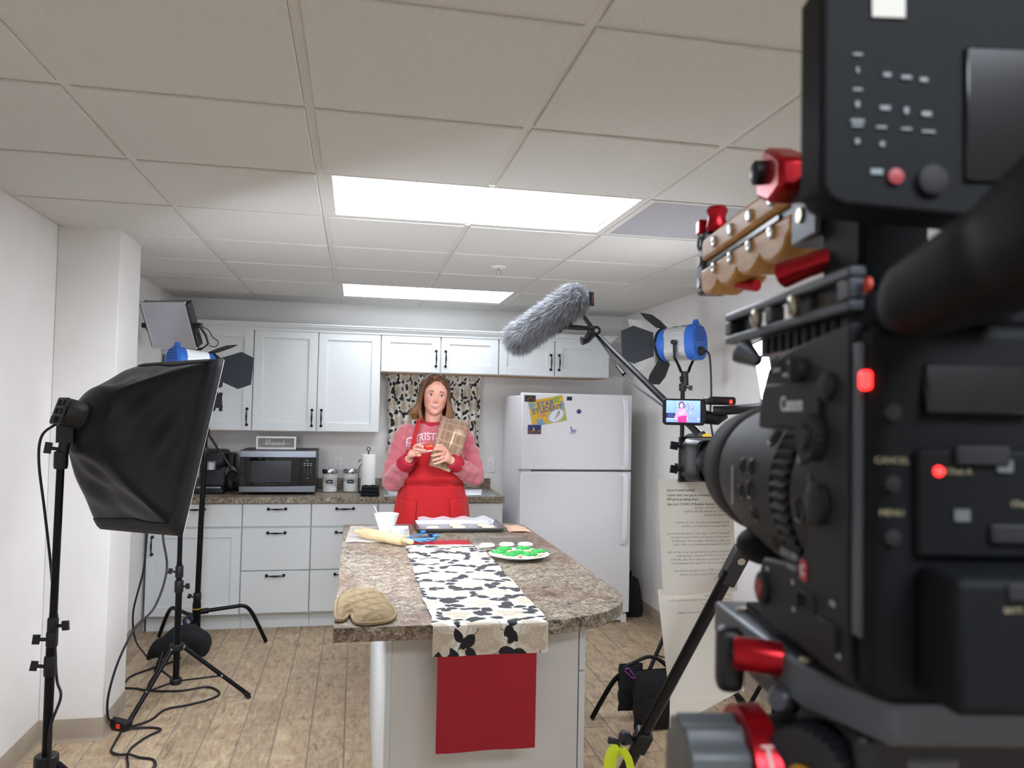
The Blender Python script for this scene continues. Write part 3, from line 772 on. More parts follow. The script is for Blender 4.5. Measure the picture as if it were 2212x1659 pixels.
mb.build('lettering', M('sign_white', '#e8e6e2', .6), sg)

# glass jars
glass = M('clear_glass', '#f4f8f8', .04, alpha=.2, spec=.8)
def jar(x, y, fill, labeltxt, label, heap):
    t = thing('storage_jar', (x, y, .914), label, 'jar', 'glass storage jars')
    MB().lathe([(.046, .001), (.05, .006), (.05, .118), (.047, .123), (.0475, .130), (.0445, .130), (.0445, .122), (.0472, .116), (.0472, .008), (.044, .005)], 32, TR(x, y, .914) @ Matrix.Scale(1.1, 4)).build('glass', glass, t, fixn=True, ang=60)
    MB().lathe([(.05, .126), (.051, .128), (.051, .152), (.048, .156), (.0, .156)], 32, TR(x, y, .914) @ Matrix.Scale(1.1, 4), cap=False).build('lid', chrome, t, fixn=True)
    # contents heaped to one side
    vs = []; n = 24
    mb = MB()
    def f(a, r):
        aa = a * 2 * PI; h = fill + heap * math.cos(aa - 2.6) * r
        if r <= 0.999: return (x + .0512 * r * math.cos(aa), y + .0512 * r * math.sin(aa), .914 + h)
        return (x + .0512 * math.cos(aa), y + .0512 * math.sin(aa), .914 + h)
    mb.grid(lambda a, r: f(a, r), n, 6, True)
    mb.grid(lambda a, v_: (x + .0512 * math.cos(a * 2 * PI), y + .0512 * math.sin(a * 2 * PI), .914 + (.0065 + ((fill + heap * math.cos(a * 2 * PI - 2.6)) - .0065) * v_)), n, 3, True)
    mb.build('contents', M('white_powder', '#f1efe9', .95), t, fixn=True, ang=60)
    pl = [(-.026, -.008), (-.022, -.014), (-.012, -.012), (0, -.016), (.012, -.012), (.022, -.014), (.026, -.008), (.022, 0), (.026, .008), (.022, .014), (.012, .012), (0, .016), (-.012, .012), (-.022, .014), (-.026, .008), (-.022, 0)]
    K_ = zto((.06, -1, 0), (x - .001, y - .0535, .914 + .082), (0, 0, 1))
    tg = MB().prism([(-q[0], q[1]) for q in pl], 0, .0035, K_).build('label_tag', M('chalk_black', '#1b1c20', .7), t, fixn=True)
    text_mesh(labeltxt, .015, K_ @ Matrix.Translation((0, 0, .0039)), shear=.3).build('lettering', white_pl, tg)
    return t
jar(-.172, 5.93, .045, 'Sugar', 'glass jar of sugar with a chrome lid beside the microwave', .024)
jar(-.02, 5.945, .068, 'Flour', 'glass jar of flour with a chrome lid beside the paper towel', .008)

# paper towel holder
pt_ = thing('paper_towel_holder', (.105, 5.86, .914), 'white paper towel roll on a black wire holder with loop handle', 'paper towel')
px_, py_ = .105, 5.86
MB().lathe([(.07, 0), (.07, .01), (.064, .014), (.01, .016)], 32, TR(px_, py_, .914)).build('base', black_iron, pt_)
mb = MB().tube([(px_, py_, .92), (px_, py_, 1.225)], .004, 8)
mb.tube([(px_ + .013 * math.sin(a), py_, 1.238 - .013 * math.cos(a)) for a in np.linspace(0, 2 * PI, 17)], .003, 6, cap=False)
mb.build('rod', black_iron, pt_)
mb = MB().tube(bez([(px_ - .062, py_ - .01, .925), (px_ - .068, py_ - .01, 1.0), (px_ - .066, py_ - .01, 1.1), (px_ - .05, py_ - .012, 1.125), (px_ - .045, py_ - .014, 1.15), (px_ - .062, py_ - .014, 1.16), (px_ - .07, py_ - .012, 1.14)], 6), .003, 6)
mb.build('tension_arm', black_iron, pt_)
MB().lathe([(.02, .018), (.052, .018), (.0535, .022), (.0535, .282), (.052, .286), (.02, .286), (.02, .018)], 40, TR(px_, py_, .914), cap=False).build('paper_roll', M('tissue', '#efeeea', .95, bump=.4, bscale=150), pt_, fixn=True)
# folded black cloth in front of it
cl = thing('folded_cloth', (.12, 5.66, .914), 'folded black cloth on the worktop edge in front of the paper towel', 'cloth')
for i, (w, d, z, h) in enumerate(((.135, .12, .0, .030), (.130, .116, .027, .028), (.124, .11, .052, .022))):
    def fn(a, b, w=w, d=d, z=z, h=h):
        th = a * 2 * PI; c_, s__ = math.cos(th), math.sin(th)
        q = (abs(c_) ** 8 + abs(s__) ** 8) ** (-1 / 8)
        f_ = math.sin(PI * b) ** .35 if 0 < b < 1 else 0
        return (.12 + w / 2 * q * c_ * (.6 + .4 * f_), 5.665 + d / 2 * q * s__ * (.6 + .4 * f_), .9145 + z + h * b + .002 * math.sin(th * 5 + i))
    MB().grid(fn, 36, 7, True).build('fold', M('black_cloth', '#17181c', .95, bump=.3, bscale=300), cl, ang=180)

# pod coffee maker at the left
cm = thing('coffee_maker', (-1.0, 5.95, .914), 'black and steel coffee maker behind the light stands', 'coffee maker')
kx0, kx1 = -1.10, -.90
MB().bx(kx0, kx1, 5.80, 6.10, .914, .955).build('base', black_pl, cm, bev=.01)
MB().bx(kx0 + .01, kx1 - .01, 5.93, 6.10, .955, 1.13).build('column', grey_pl, cm, bev=.015)
MB().bx(kx0 + .0, kx1 - .0, 5.82, 6.10, 1.10, 1.22).build('brew_head', black_pl, cm, bev=.03, seg=4)
MB().lathe([(.055, 0), (.055, .05), (.045, .06)], 24, TR(-1.0, 5.85, 1.085)).build('pod_cup', steel, cm)
MB().tube(bez([(-1.06, 5.83, 1.2), (-1.06, 5.80, 1.24), (-1.0, 5.79, 1.245), (-.94, 5.80, 1.24), (-.94, 5.83, 1.2)], 5), .008, 8).build('lever_handle', steel, cm)
MB().bx(kx1 - .004, kx1 + .055, 5.93, 6.08, .93, 1.20).build('water_tank', M('smoky_tank', '#3a3d42', .15, trans=.6), cm, bev=.02, seg=3)
MB().bx(kx0 + .02, kx1 - .02, 5.805, 5.92, .955, .962).build('drip_grate', steel, cm)
MB().tube(bez([(-.88, 6.06, .96), (-.86, 6.05, .93), (-.83, 6.0, .921), (-.81, 6.05, .922), (-.84, 6.12, .921)], 6), .006, 6).build('power_cord', black_pl, cm)
# ------------------------------------------------------------ leaf and flower print shared by the curtains and the runner
def leaf_print(w, h, seed, fl_sp=.19, leaf=.055):
    """returns a function of metric coordinates (X across, Y along) -> rgb arrays"""
    r = np.random.default_rng(seed)
    flowers = []; leaves = []
    ny = int(h / (fl_sp * .82)) + 2
    for j in range(ny):
        for i in range(-1, int(w / fl_sp) + 2):
            cx = (i + (.5 if j % 2 else 0)) * fl_sp + r.normal(0, .012); cy = j * fl_sp * .82 + r.normal(0, .012)
            rad = fl_sp * r.uniform(.33, .42); flowers.append((cx, cy, rad, r.uniform(0, 6)))
            nl = r.integers(8, 12)
            for k in range(nl):
                a = 2 * PI * k / nl + r.normal(0, .2); d = rad * r.uniform(1.1, 1.45)
                L = leaf * r.uniform(.6, 1.15)
                leaves.append((cx + d * np.cos(a), cy + d * np.sin(a), a + PI / 2 + r.normal(0, .5), L, L * r.uniform(.5, .72), r.uniform(-.25, .25)))
    bg, fl, fd, lf = hexc('#e6e2d8'), hexc('#d0c4b2'), hexc('#beb09b'), hexc('#1e1e22')
    def fn(X, Y):
        out = np.zeros(X.shape + (3,)) + bg
        for cx, cy, rad, ph in flowers:
            dx, dy = X - cx, Y - cy; d = np.hypot(dx, dy)
            near = d < rad * 1.4
            if not near.any(): continue
            a = np.arctan2(dy, dx)
            edge = rad * (1 + .16 * np.sin(5 * a + ph) + .07 * np.sin(11 * a + 2 * ph))
            out[near & (d < edge)] = fl
            out[near & (d < edge * (.55 + .12 * np.sin(3 * a + ph)))] = fd
            out[near & (d < edge * .34) & (np.sin(7 * a + ph * 3) > -.2)] = fl * .97
            out[near & (np.abs(d - edge * .8) < edge * .035) & (np.sin(4 * a + ph) > 0)] = bg
        for cx, cy, an, L, wd, cv in leaves:
            dx, dy = X - cx, Y - cy
            near = (np.abs(dx) < L) & (np.abs(dy) < L)
            if not near.any(): continue
            u = (dx * np.cos(an) + dy * np.sin(an)) / (L / 2); v = (-dx * np.sin(an) + dy * np.cos(an)) / (wd / 2)
            v = v - cv * (u * u - .4)
            prof = np.clip(1 - u * u, 0, 1) ** .75 * (1 - .28 * u)
            out[near & (np.abs(v) < prof) & (np.abs(u) < 1)] = lf
            out[near & (np.abs(v) < .07) & (u > -1.7) & (u < -.95)] = lf * 1.1
        return out
    return fn
cloth_print = M('printed_cotton', '#ffffff', .85, attr='print', bump=.15, bscale=500, sheen=.1)
red_cloth = M('red_cloth', '#a81c2a', .8, bump=.2, bscale=600, sheen=.2)

# curtains: two gathered panels on a rod
rodt = thing('curtain_rod', (.61, 6.2, 1.795), 'thin white curtain rod above the window curtains', 'curtain rod')
MB().tube([(.235, 6.19, 1.795), (.99, 6.19, 1.795)], .006, 10).build('rod', white_pl, rodt)
for q in (.235, .99): MB().bx(q - .006, q + .006, 6.185, YB - .001, 1.785, 1.803).build('bracket', white_pl, rodt)
def curtain(x0, x1, label, seed, zb, phase):
    cw, ch = .62, .62
    fn = leaf_print(cw, ch, seed, .15, .042)
    def pos(U, V):
        ph = U * 2 * PI * 6.5 + phase + .6 * np.sin(V * 3 + U * 4)
        amp = .010 + .012 * (1 - V)
        flare = (1 - V) ** 1.5
        tie = np.exp(-((V - .28) / .22) ** 2)
        x = x0 + (x1 - x0) * U + (U - .5) * (.02 * flare - .03 * tie) + .006 * np.cos(ph) * (1 - V * .3)
        y = 6.188 - .004 + amp * np.sin(ph) * (1 - .55 * np.exp(-((V - .955) / .02) ** 2)) - .012 * flare
        z = zb + (1.818 - zb) * V + .012 * np.sin(U * 9 + phase) * (1 - V) * (V < .2)
        return x, y, z
    def colf(U, V):
        c = fn(U * cw, V * ch); return c[..., 0], c[..., 1], c[..., 2]
    o = print_grid('curtain', 230, 230, pos, colf, cloth_print)
    return tag(o, label, 'curtain', 'floral window curtains')
curtain(.245, .612, 'floral black and white curtain panel left of the woman\'s head', 3, 1.19, .3)
curtain(.618, .985, 'floral black and white curtain panel right of the woman\'s head', 8, 1.21, 1.4)
# window that the curtains cover
wn = struct(MB().bx(.29, .94, YB - .012, YB - .001, 1.24, 1.78).build('window_1', white_pl))
MB().bx(.33, .60, YB - .014, YB - .011, 1.28, 1.74).build('pane', M('night_pane', '#b9bdc2', .1), wn)
MB().bx(.63, .90, YB - .014, YB - .011, 1.28, 1.74).build('pane', MATS['night_pane'], wn)

# ------------------------------------------------------------ island
ic = thing('island_cabinet', (.435, 3.3, 0), 'off-white kitchen island cabinet under the brown stone-patterned top', 'cabinet')
isl = M('island_panel_paint', '#d7d6d0', .45)
IX0, IX1, IY0, IY1 = .112, .757, 2.45, 4.17
MB().bx(IX0 + .012, IX1 - .022, IY0 + .012, IY1 - .012, 0.0, .872).build('body', isl, ic)
MB().bx(IX0 + .02, IX1 - .026, IY0, IY0 + .012, .0, .872).build('end_panel', isl, ic, bev=.001)
MB().bx(IX0, IX0 + .02, IY0 + .002, IY0 + .03, .0, .872).build('corner_trim', cab_m, ic, bev=.002)
MB().bx(IX0, IX0 + .012, IY0 + .035, IY1, .0, .872).build('side_panel', cab_m, ic, bev=.001)
for k in range(3):
    y0 = IY0 + .006 + k * .572; y1 = y0 + .566
    d = MB().bx(IX1 - .02, IX1, y0, y1, .706, .868).build('drawer', cab_m, ic, bev=.001)
    for (za, zb) in ((.11, .70),):
        dd = MB().bx(IX1 - .02, IX1, y0, y1, za, zb).build('door', cab_m, ic, bev=.001)
    for o_, z in ((d, .80), (dd, .64)):
        hm = MB(Matrix.Translation((IX1, (y0 + y1) / 2, z)) @ Matrix.Rotation(PI / 2, 4, 'Z')); hm.add(HM.v, HM.f); hm.build('handle', black_iron, o_)

# island top with a rounded right front corner
pts = [(-.045, 2.287), (.55, 2.287)]
for k in range(1, 15):
    a = -PI / 2 + (PI / 2) * k / 14
    pts.append((.55 + .38 * math.cos(a), 2.287 + .36 + .36 * math.sin(a)))
pts += [(.935, 3.3), (.93, 4.22), (.86, 4.29), (-.045, 4.29)]
o = MB().prism(pts, .872, .914).build('island_worktop', stone_m, bev=.002)
tag(o, 'brown stone-patterned laminate island top with a rounded front right corner', 'worktop')

# runners hanging over the front edge
ZI = .9145
def drape(Ls, w, xc0, xc1, y_far, y_front, z_bot, off, wob):
    """position along a strip lying on the top and folding over the front edge"""
    ltop = y_far - y_front; ldrop = ZI - z_bot; T_ = ltop + ldrop; rad = .012
    def pos(U, V):
        s = V * T_          # 0 at the far end
        xc = xc0 + (xc1 - xc0) * np.clip(s / ltop, 0, 1)
        k = np.clip((s - ltop + rad) / (2 * rad), 0, 1)
        y = np.where(s < ltop - rad, y_far - s, y_front - rad * 0 + rad * (1 - np.sin(k * PI / 2)) - rad) 
        y = np.where(s < ltop - rad, y_far - s, (y_front + rad) - rad * np.sin(k * PI / 2) - off - 0.0) + 0
        z = np.where(s < ltop - rad, ZI + off, ZI + off - rad * (1 - np.cos(k * PI / 2)))
        z = np.where(s > ltop + rad, ZI + off - rad - (s - ltop - rad), z)
        wig = np.clip((ltop - .05 - s) / .1, 0, 1)
        z = z + wob * wig * (.5 + .5 * np.sin(s * 38 + U * 5)) * (.4 + .6 * np.sin(U * 7 + s * 9) ** 2)
        x = xc + (U - .5) * w + (.003 * np.sin(s * 17) + .002 * np.sin(s * 41 + 1)) * (s < ltop)
        y = y - np.where(s > ltop, .004 + .003 * np.sin(U * 9), 0)
        return x, y, z
    return pos, T_
pos, T_ = drape(0, .296, .40, .402, 3.74, 2.281, .545, .0005, .0)
def redf(U, V):
    c = hexc('#a4202c'); return [np.full_like(U, c[k]) + .012 * np.sin(V * 900) * (k == 0) for k in range(3)]
rc = print_grid('red_table_runner', 24, 240, pos, redf, M('red_runner_cloth', '#a4202c', .8, bump=.25, bscale=500), None)
tag(rc, 'plain red cloth runner hanging down the front of the island', 'table runner')
# a black cord tie at the far end of it
o = MB().tube(bez([(.26, 3.742, .9165), (.25, 3.70, .9165), (.256, 3.64, .918), (.29, 3.60, .9205), (.335, 3.602, .9205)], 6), .0022, 6).build('black_cord_tie', black_mt); tag(o, 'thin black cord lying at the far end of the floral runner', 'cord')
pos, T2 = drape(0, .346, .413, .411, 3.60, 2.281, .822, .0030, .0025)
RW, RL = .346, T2
rfn = leaf_print(RW, RL, 21, .165, .052)
def colf(U, V):
    c = rfn(U * RW, V * RL); return c[..., 0], c[..., 1], c[..., 2]
o = print_grid('floral_table_runner', 220, 860, pos, colf, cloth_print)
tag(o, 'black, beige and white floral table runner down the middle of the island', 'table runner')

# oven mitt
mt = thing('oven_mitt', (.04, 2.48, .915), 'quilted beige oven mitt lying on the front left corner of the island', 'oven mitt')
mo = [(-.043, 2.44), (-.043, 2.56), (-.032, 2.63), (-.012, 2.668), (.05, 2.672), (.098, 2.66), (.112, 2.58), (.132, 2.46), (.134, 2.385), (.115, 2.325), (.072, 2.30), (.03, 2.302), (.012, 2.345), (.006, 2.40), (-.004, 2.405), (-.012, 2.37), (-.024, 2.342), (-.038, 2.36)]
ring_ = [Vector((a, b, 0)) for a, b in mo]; ring_ = bez(ring_ + [ring_[0]], 5)[:-1]
bm_ = bmesh.new()
cen = Vector((.045, 2.49, 0))
vs = []; fs = []
n = len(ring_); lev = 12
# inflate by distance to the outline on a fine raster of the outline
px = np.linspace(-.05, .14, 96); py = np.linspace(2.29, 2.68, 190)
A = np.array([(q.x, q.y) for q in ring_])
GX_, GY_ = np.meshgrid(px, py)
ins = np.zeros(GX_.shape, bool); dist = np.full(GX_.shape, 9.0)
for i in range(n):
    a = A[i]; b = A[(i + 1) % n]
    cnd = ((a[1] > GY_) != (b[1] > GY_)) & (GX_ < (b[0] - a[0]) * (GY_ - a[1]) / (b[1] - a[1] + 1e-12) + a[0])
    ins ^= cnd
    ab = b - a; t_ = np.clip(((GX_ - a[0]) * ab[0] + (GY_ - a[1]) * ab[1]) / (ab @ ab + 1e-12), 0, 1)
    dist = np.minimum(dist, np.hypot(GX_ - a[0] - t_ * ab[0], GY_ - a[1] - t_ * ab[1]))
hgt = np.where(ins, .034 * (1 - np.exp(-dist / .016)), 0)
q1 = np.abs(np.mod((GX_ * .9 + GY_ * .6 + .006 * np.sin(GX_ * 40)) / .042, 1) - .5); q2 = np.abs(np.mod((GX_ * .8 - GY_ * .9) / .075 + .2, 1) - .5)
hgt = np.where(ins, hgt * (.80 + .20 * np.clip(np.minimum(.5 - q1, .5 - q2) / .16, 0, 1)), 0)
idx = -np.ones(GX_.shape, int); vs = []
for j in range(GX_.shape[0]):
    for i in range(GX_.shape[1]):
        if dist[j, i] < .0028 or ins[j, i]:
            idx[j, i] = len(vs); vs.append((GX_[j, i], GY_[j, i], .9155 + hgt[j, i]))
fs = [(idx[j, i], idx[j, i + 1], idx[j + 1, i + 1], idx[j + 1, i]) for j in range(GX_.shape[0] - 1) for i in range(GX_.shape[1] - 1) if min(idx[j, i], idx[j, i + 1], idx[j + 1, i + 1], idx[j + 1, i]) >= 0]
MB().add(vs, fs).build('quilted_body', M('beige_quilt', '#94805f', .9, bump=.3, bscale=500), mt, ang=180)
MB().tube([(q.x, q.y, .921) for q in ring_] + [(ring_[0].x, ring_[0].y, .921)], .006, 8, cap=False).build('seam_binding', MATS['beige_quilt'], mt, ang=180)

# rolling pin
rp = thing('rolling_pin', (.14, 3.7, .915), 'pale wooden rolling pin lying across the parchment paper', 'rolling pin')
wood = M('pale_wood', '#d9c29a', .55, col2='#cbb083', scale=9, stretch=(14, 14, 2))
a, b = Vector((.012, 3.875, .942)), Vector((.272, 3.54, .942)); d = (b - a).normalized()
L_ = (b - a).length
MB().lathe([(.006, .062), (.022, .064), (.0262, .07), (.0262, L_ - .07), (.022, L_ - .064), (.006, L_ - .062)], 28, zto(d, a)).build('roller', wood, rp)
for s0, s1 in ((0, .062), (L_, L_ - .062)):
    q0, q1 = a + d * s0, a + d * s1; dd = (q1 - q0)
    MB().lathe([(.004, 0), (.009, .003), (.0118, .012), (.0125, .028), (.0098, .048), (.0085, .058), (.011, .062)], 20, zto(dd, q0)).build('handle', wood, rp)
# parchment sheet under it
def par(u, v):
    x = -.03 + .30 * u + .02 * v; y = 3.72 + .46 * v - .05 * u
    z = .9152 + .003 * abs(math.sin(u * 9 + v * 7)) + (.02 * max(0, u - .75) + .012 * max(0, v - .8)) * (1 + math.sin(v * 20))
    return (x, y, z)
o = MB().grid(par, 20, 22).build('parchment_paper', M('parchment', '#d8d3cb', .5, alpha=.72), ang=180); tag(o, 'crumpled translucent parchment sheet under the rolling pin', 'paper')

# mixing bowl with spoon, ribbed ramekin
china = M('white_china', '#eef0f4', .25)
bw = thing('mixing_bowl', (.172, 4.05, .915), 'white mixing bowl on the far left end of the island', 'bowl')
MB().lathe([(.0, .0), (.034, .0), (.036, .003), (.055, .06), (.0625, .085), (.0635, .088), (.0605, .088), (.053, .06), (.034, .008), (.0, .008)], 40, TR(.172, 4.05, .915), cap=False).build('bowl', china, bw, fixn=True, ang=50)
MB().lathe([(0, .034), (.03, .036), (.045, .040)], 24, TR(.172, 4.05, .915), cap=False).build('frosting', M('pink_frosting', '#cf5a6c', .5), bw, fixn=True)
sp_ = thing('spoon', (.16, 4.07, .95), 'thin steel spoon standing in the white mixing bowl', 'spoon')
MB().tube([(.107, 4.10, 1.036), (.118, 4.09, 1.012), (.155, 4.065, .96)], [.0035, .0022, .0025], 8, sx=1.5).build('handle', chrome, sp_)
MB().sph((.164, 4.06, .953), (.012, .018, .005)).build('bowl', chrome, sp_)
rk = thing('ramekin', (.227, 3.865, .915), 'small ribbed white ramekin beside the mixing bowl', 'ramekin')
vs = []; n = 96
def ram(a, v):
    th = a * 2 * PI; P_ = [(.0, 0), (.030, 0), (.032, .003), (.0435, .040), (.0455, .041), (.0455, .046), (.0425, .046), (.040, .04), (.030, .006), (0, .006)]
    i = int(round(v * 9)); r_, z = P_[i]
    if i in (2, 3): r_ += .0011 * math.cos(th * 32)
    return (.227 + r_ * math.cos(th), 3.865 + r_ * math.sin(th), .915 + z)
MB().grid(ram, 192, 10, True).build('cup', china, rk, fixn=True, ang=35)

# blue measuring spoons fanned out
blu = [M('blue_plastic', '#2f8fd0', .35), M('navy_plastic', '#252f63', .35), M('light_blue_plastic', '#52a8dd', .35)]
spp = [((.262, 3.755), (.385, 3.84), 1, .017, 'navy measuring spoon, furthest back of the fan beside the rolling pin'), ((.264, 3.75), (.40, 3.785), 2, .015, 'light blue measuring spoon in the middle of the fan'),
       ((.262, 3.745), (.372, 3.672), 2, .013, 'light blue measuring spoon second from the floral runner'), ((.258, 3.742), (.328, 3.632), 2, .011, 'light blue measuring spoon nearest the floral runner'), ((.258, 3.757), (.345, 3.86), 0, .014, 'mid blue measuring spoon with the tip toward the baking sheet')]
for i, (p0, p1, ci, rr_, lb) in enumerate(spp):
    t = thing('measuring_spoon', (p0[0], p0[1], .915), lb, 'measuring spoon', 'blue measuring spoons')
    d = Vector((p1[0] - p0[0], p1[1] - p0[1], 0)); L_ = d.length; z = .9165 + .0025 * i
    K_ = Matrix.Translation((p0[0], p0[1], z)) @ Matrix.Rotation(math.atan2(d.y, d.x), 4, 'Z')
    MB().prism([(-.004, -.008), (L_ - rr_, -.006), (L_ - rr_, .006), (-.004, .008)], 0, .003, K_).build('handle', blu[ci], t, bev=.0008)
    MB().lathe([(0, .001), (rr_ * .5, .002), (rr_ * .85, .007), (rr_, .014), (rr_ * 1.08, .014), (rr_ * .94, .006), (rr_ * .55, 0), (0, -.001)], 20, K_ @ TR(L_, 0, .001 ), cap=False).build('scoop', blu[ci], t, fixn=True)

# sheet pan with wax paper and cookies
ps = thing('baking_sheet', (.56, 4.12, .915), 'grey metal baking sheet across the far end of the island', 'baking sheet')
pan_m = M('pan_metal', '#8d9096', .35, .9)
x0, x1, y0, y1 = .335, .775, 3.965, 4.262
o = MB()
g = .012
o.add([(x0 + g, y0 + g, .9165), (x1 - g, y0 + g, .9165), (x1 - g, y1 - g, .9165), (x0 + g, y1 - g, .9165), (x0, y0, .937), (x1, y0, .937), (x1, y1, .937), (x0, y1, .937),
       (x0 - .012, y0 - .012, .9375), (x1 + .012, y0 - .012, .9375), (x1 + .012, y1 + .012, .9375), (x0 - .012, y1 + .012, .9375), (x0 - .012, y0 - .012, .934), (x1 + .012, y0 - .012, .934), (x1 + .012, y1 + .012, .934), (x0 - .012, y1 + .012, .934)],
      [(0, 1, 2, 3)] + [(i, (i + 1) % 4, 4 + (i + 1) % 4, 4 + i) for i in range(4)] + [(4 + i, 4 + (i + 1) % 4, 8 + (i + 1) % 4, 8 + i) for i in range(4)] + [(8 + i, 8 + (i + 1) % 4, 12 + (i + 1) % 4, 12 + i) for i in range(4)])
o.build('pan', pan_m, ps, solid=.0012, fixn=True, bev=.003)
def wax(u, v):
    x = x0 + .015 + (x1 - x0 - .03) * u; y = y0 + .016 + (y1 - y0 - .03) * min(v, .9) / .9
    z = .919 + .0015 * math.sin(u * 21) * math.sin(v * 17)
    if v > .9: z += (v - .9) * .36 + .006 * math.sin(u * 23) + (.012 * math.sin(v * 50) if u > .93 else 0); y += (v - .9) * .08
    return (x, y, z)
o = MB().grid(wax, 50, 30).build('wax_paper', M('wax_paper', '#e3e2e6', .25, alpha=.5), ang=180); tag(o, 'translucent wax paper lining the baking sheet, standing up at the back', 'paper')
dough = M('plain_cookie', '#e6dcc3', .8, col2='#dccfb0', scale=60, bump=.3, bscale=150)
def cookie_disc(x, y, z, r, h, mat, name, label, group, wob=.04, seed=0, frost=None, sprinkles=None):
    rr_ = random.Random(seed)
    ph = rr_.uniform(0, 6)
    def ring_r(a): return r * (1 + wob * math.sin(3 * a + ph) + wob * .6 * math.sin(5 * a + ph * 2))
    def fn(a, v, s=1.0):
        th = a * 2 * PI; P_ = [(0, 0), (.9, 0), (1, .35), (.97, .7), (.85, .95), (.4, 1.0), (0, 1.0)]
        q = P_[int(round(v * 6))]
        return (x + ring_r(th) * q[0] * math.cos(th), y + ring_r(th) * q[0] * math.sin(th), z + h * q[1])
    if frost is None:
        o = MB().grid(fn, 28, 7, True).build(name, mat, ang=180, fixn=True)
        return tag(o, label, 'cookie', group)
    t = thing(name, (x, y, z), label, 'cookie', group)
    MB().grid(fn, 28, 7, True).build('biscuit', mat, t, ang=180, fixn=True)
    def ff(a, v):
        th = a * 2 * PI; P_ = [(.86, .9), (.9, 1.05), (.84, 1.3), (.5, 1.42), (0, 1.4)]
        q = P_[int(round(v * 4))]; w_ = 1 + .05 * math.sin(7 * th + ph)
        return (x + ring_r(th) * q[0] * w_ * math.cos(th), y + ring_r(th) * q[0] * w_ * math.sin(th), z + h * q[1] + (.0012 * math.sin(th * 4 + ph) if q[0] < .7 else 0))
    MB().grid(ff, 28, 5, True).build('frosting', frost, t, ang=180, fixn=True)
    if sprinkles:
        for k in range(rr_.randint(5, 9)):
            a = rr_.uniform(0, 6.28); d_ = rr_.uniform(0, .7) * r; b_ = rr_.uniform(0, 3)
            MB().tube([(x + d_ * math.cos(a) - .002 * math.cos(b_), y + d_ * math.sin(a) - .002 * math.sin(b_), z + h * 1.42), (x + d_ * math.cos(a) + .002 * math.cos(b_), y + d_ * math.sin(a) + .002 * math.sin(b_), z + h * 1.46)], .0009, 5).build('sprinkle', sprinkles[k % len(sprinkles)], t)
    return t
pk = [(.412, 4.05, 'plain cookie at the left end of the baking sheet'), (.54, 4.135, 'plain cookie in the middle of the baking sheet, further back'), (.552, 4.058, 'plain cookie in the middle of the baking sheet, nearer the front'),
      (.69, 4.138, 'plain cookie at the right end of the baking sheet, further back'), (.703, 4.062, 'plain cookie at the right end of the baking sheet, nearer the front')]
for i, (x, y, lb) in enumerate(pk): cookie_disc(x, y, .9215, .034, .014, dough, 'plain_cookie', lb, 'plain cookies on the baking sheet', seed=i)
# peach pot holder
o = MB().grid(lambda u, v: (.80 + .115 * u, 3.965 + .19 * v - .02 * u, .9155 + .006 * math.sin(PI * min(u * 1.02, 1)) ** .5 + .003 * math.sin(u * 12) * math.sin(v * 14)), 20, 20).build('pot_holder', M('peach_cloth', '#d9b49c', .9, col2='#cfa085', scale=90), solid=.004, ang=180)
tag(o, 'peach-coloured cloth pot holder beside the baking sheet', 'pot holder')

# wire cooling rack with three white cookies
ck = thing('cooling_rack', (.685, 3.56, .915), 'chrome wire cooling rack between the baking sheet and the plate', 'cooling rack')
x0, x1, y0, y1 = .545, .828, 3.395, 3.715
MB().tube([(x0, y0, .928), (x1, y0, .928), (x1, y1, .928), (x0, y1, .928), (x0, y0, .928)], .0022, 6).build('rim', chrome, ck)
k = 0
n = 14
wire = None
for i in range(1, n):
    y = y0 + (y1 - y0) * i / n
    if wire is None:
        wire = MB().tube([(x0, 0, 0), (x1, 0, 0)], .0009, 6).build('wire', chrome, ck, local=True); wire.location = Vector((0, y, .9285)) - Vector((.685, 3.56, .915))
    else: inst('wire', wire, ck, (Vector((0, y, .9285)) - Vector((.685, 3.56, .915))))
MB().tube([(.64, y0, .9265), (.64, y1, .9265)], .0016, 6).build('cross_wire', chrome, ck); MB().tube([(.74, y0, .9265), (.74, y1, .9265)], .0016, 6).build('cross_wire', chrome, ck)
for (a, b) in ((x0 + .01, y0 + .03), (x1 - .01, y0 + .03), (x0 + .01, y1 - .03), (x1 - .01, y1 - .03)): MB().tube([(a - .012, b, .928), (a - .008, b, .9155), (a + .008, b, .9155), (a + .012, b, .928)], .0018, 6).build('foot', chrome, ck)
icing = M('white_icing', '#f3efe2', .5)
for i, (x, y, lb) in enumerate([(.598, 3.462, 'white cookie on the left of the cooling rack'), (.69, 3.475, 'white cookie in the middle of the cooling rack'), (.776, 3.47, 'white cookie on the right of the cooling rack')]):
    cookie_disc(x, y, .9302, .035, .014, icing, 'white_cookie', lb, 'white cookies on the cooling rack', .02, 40 + i)

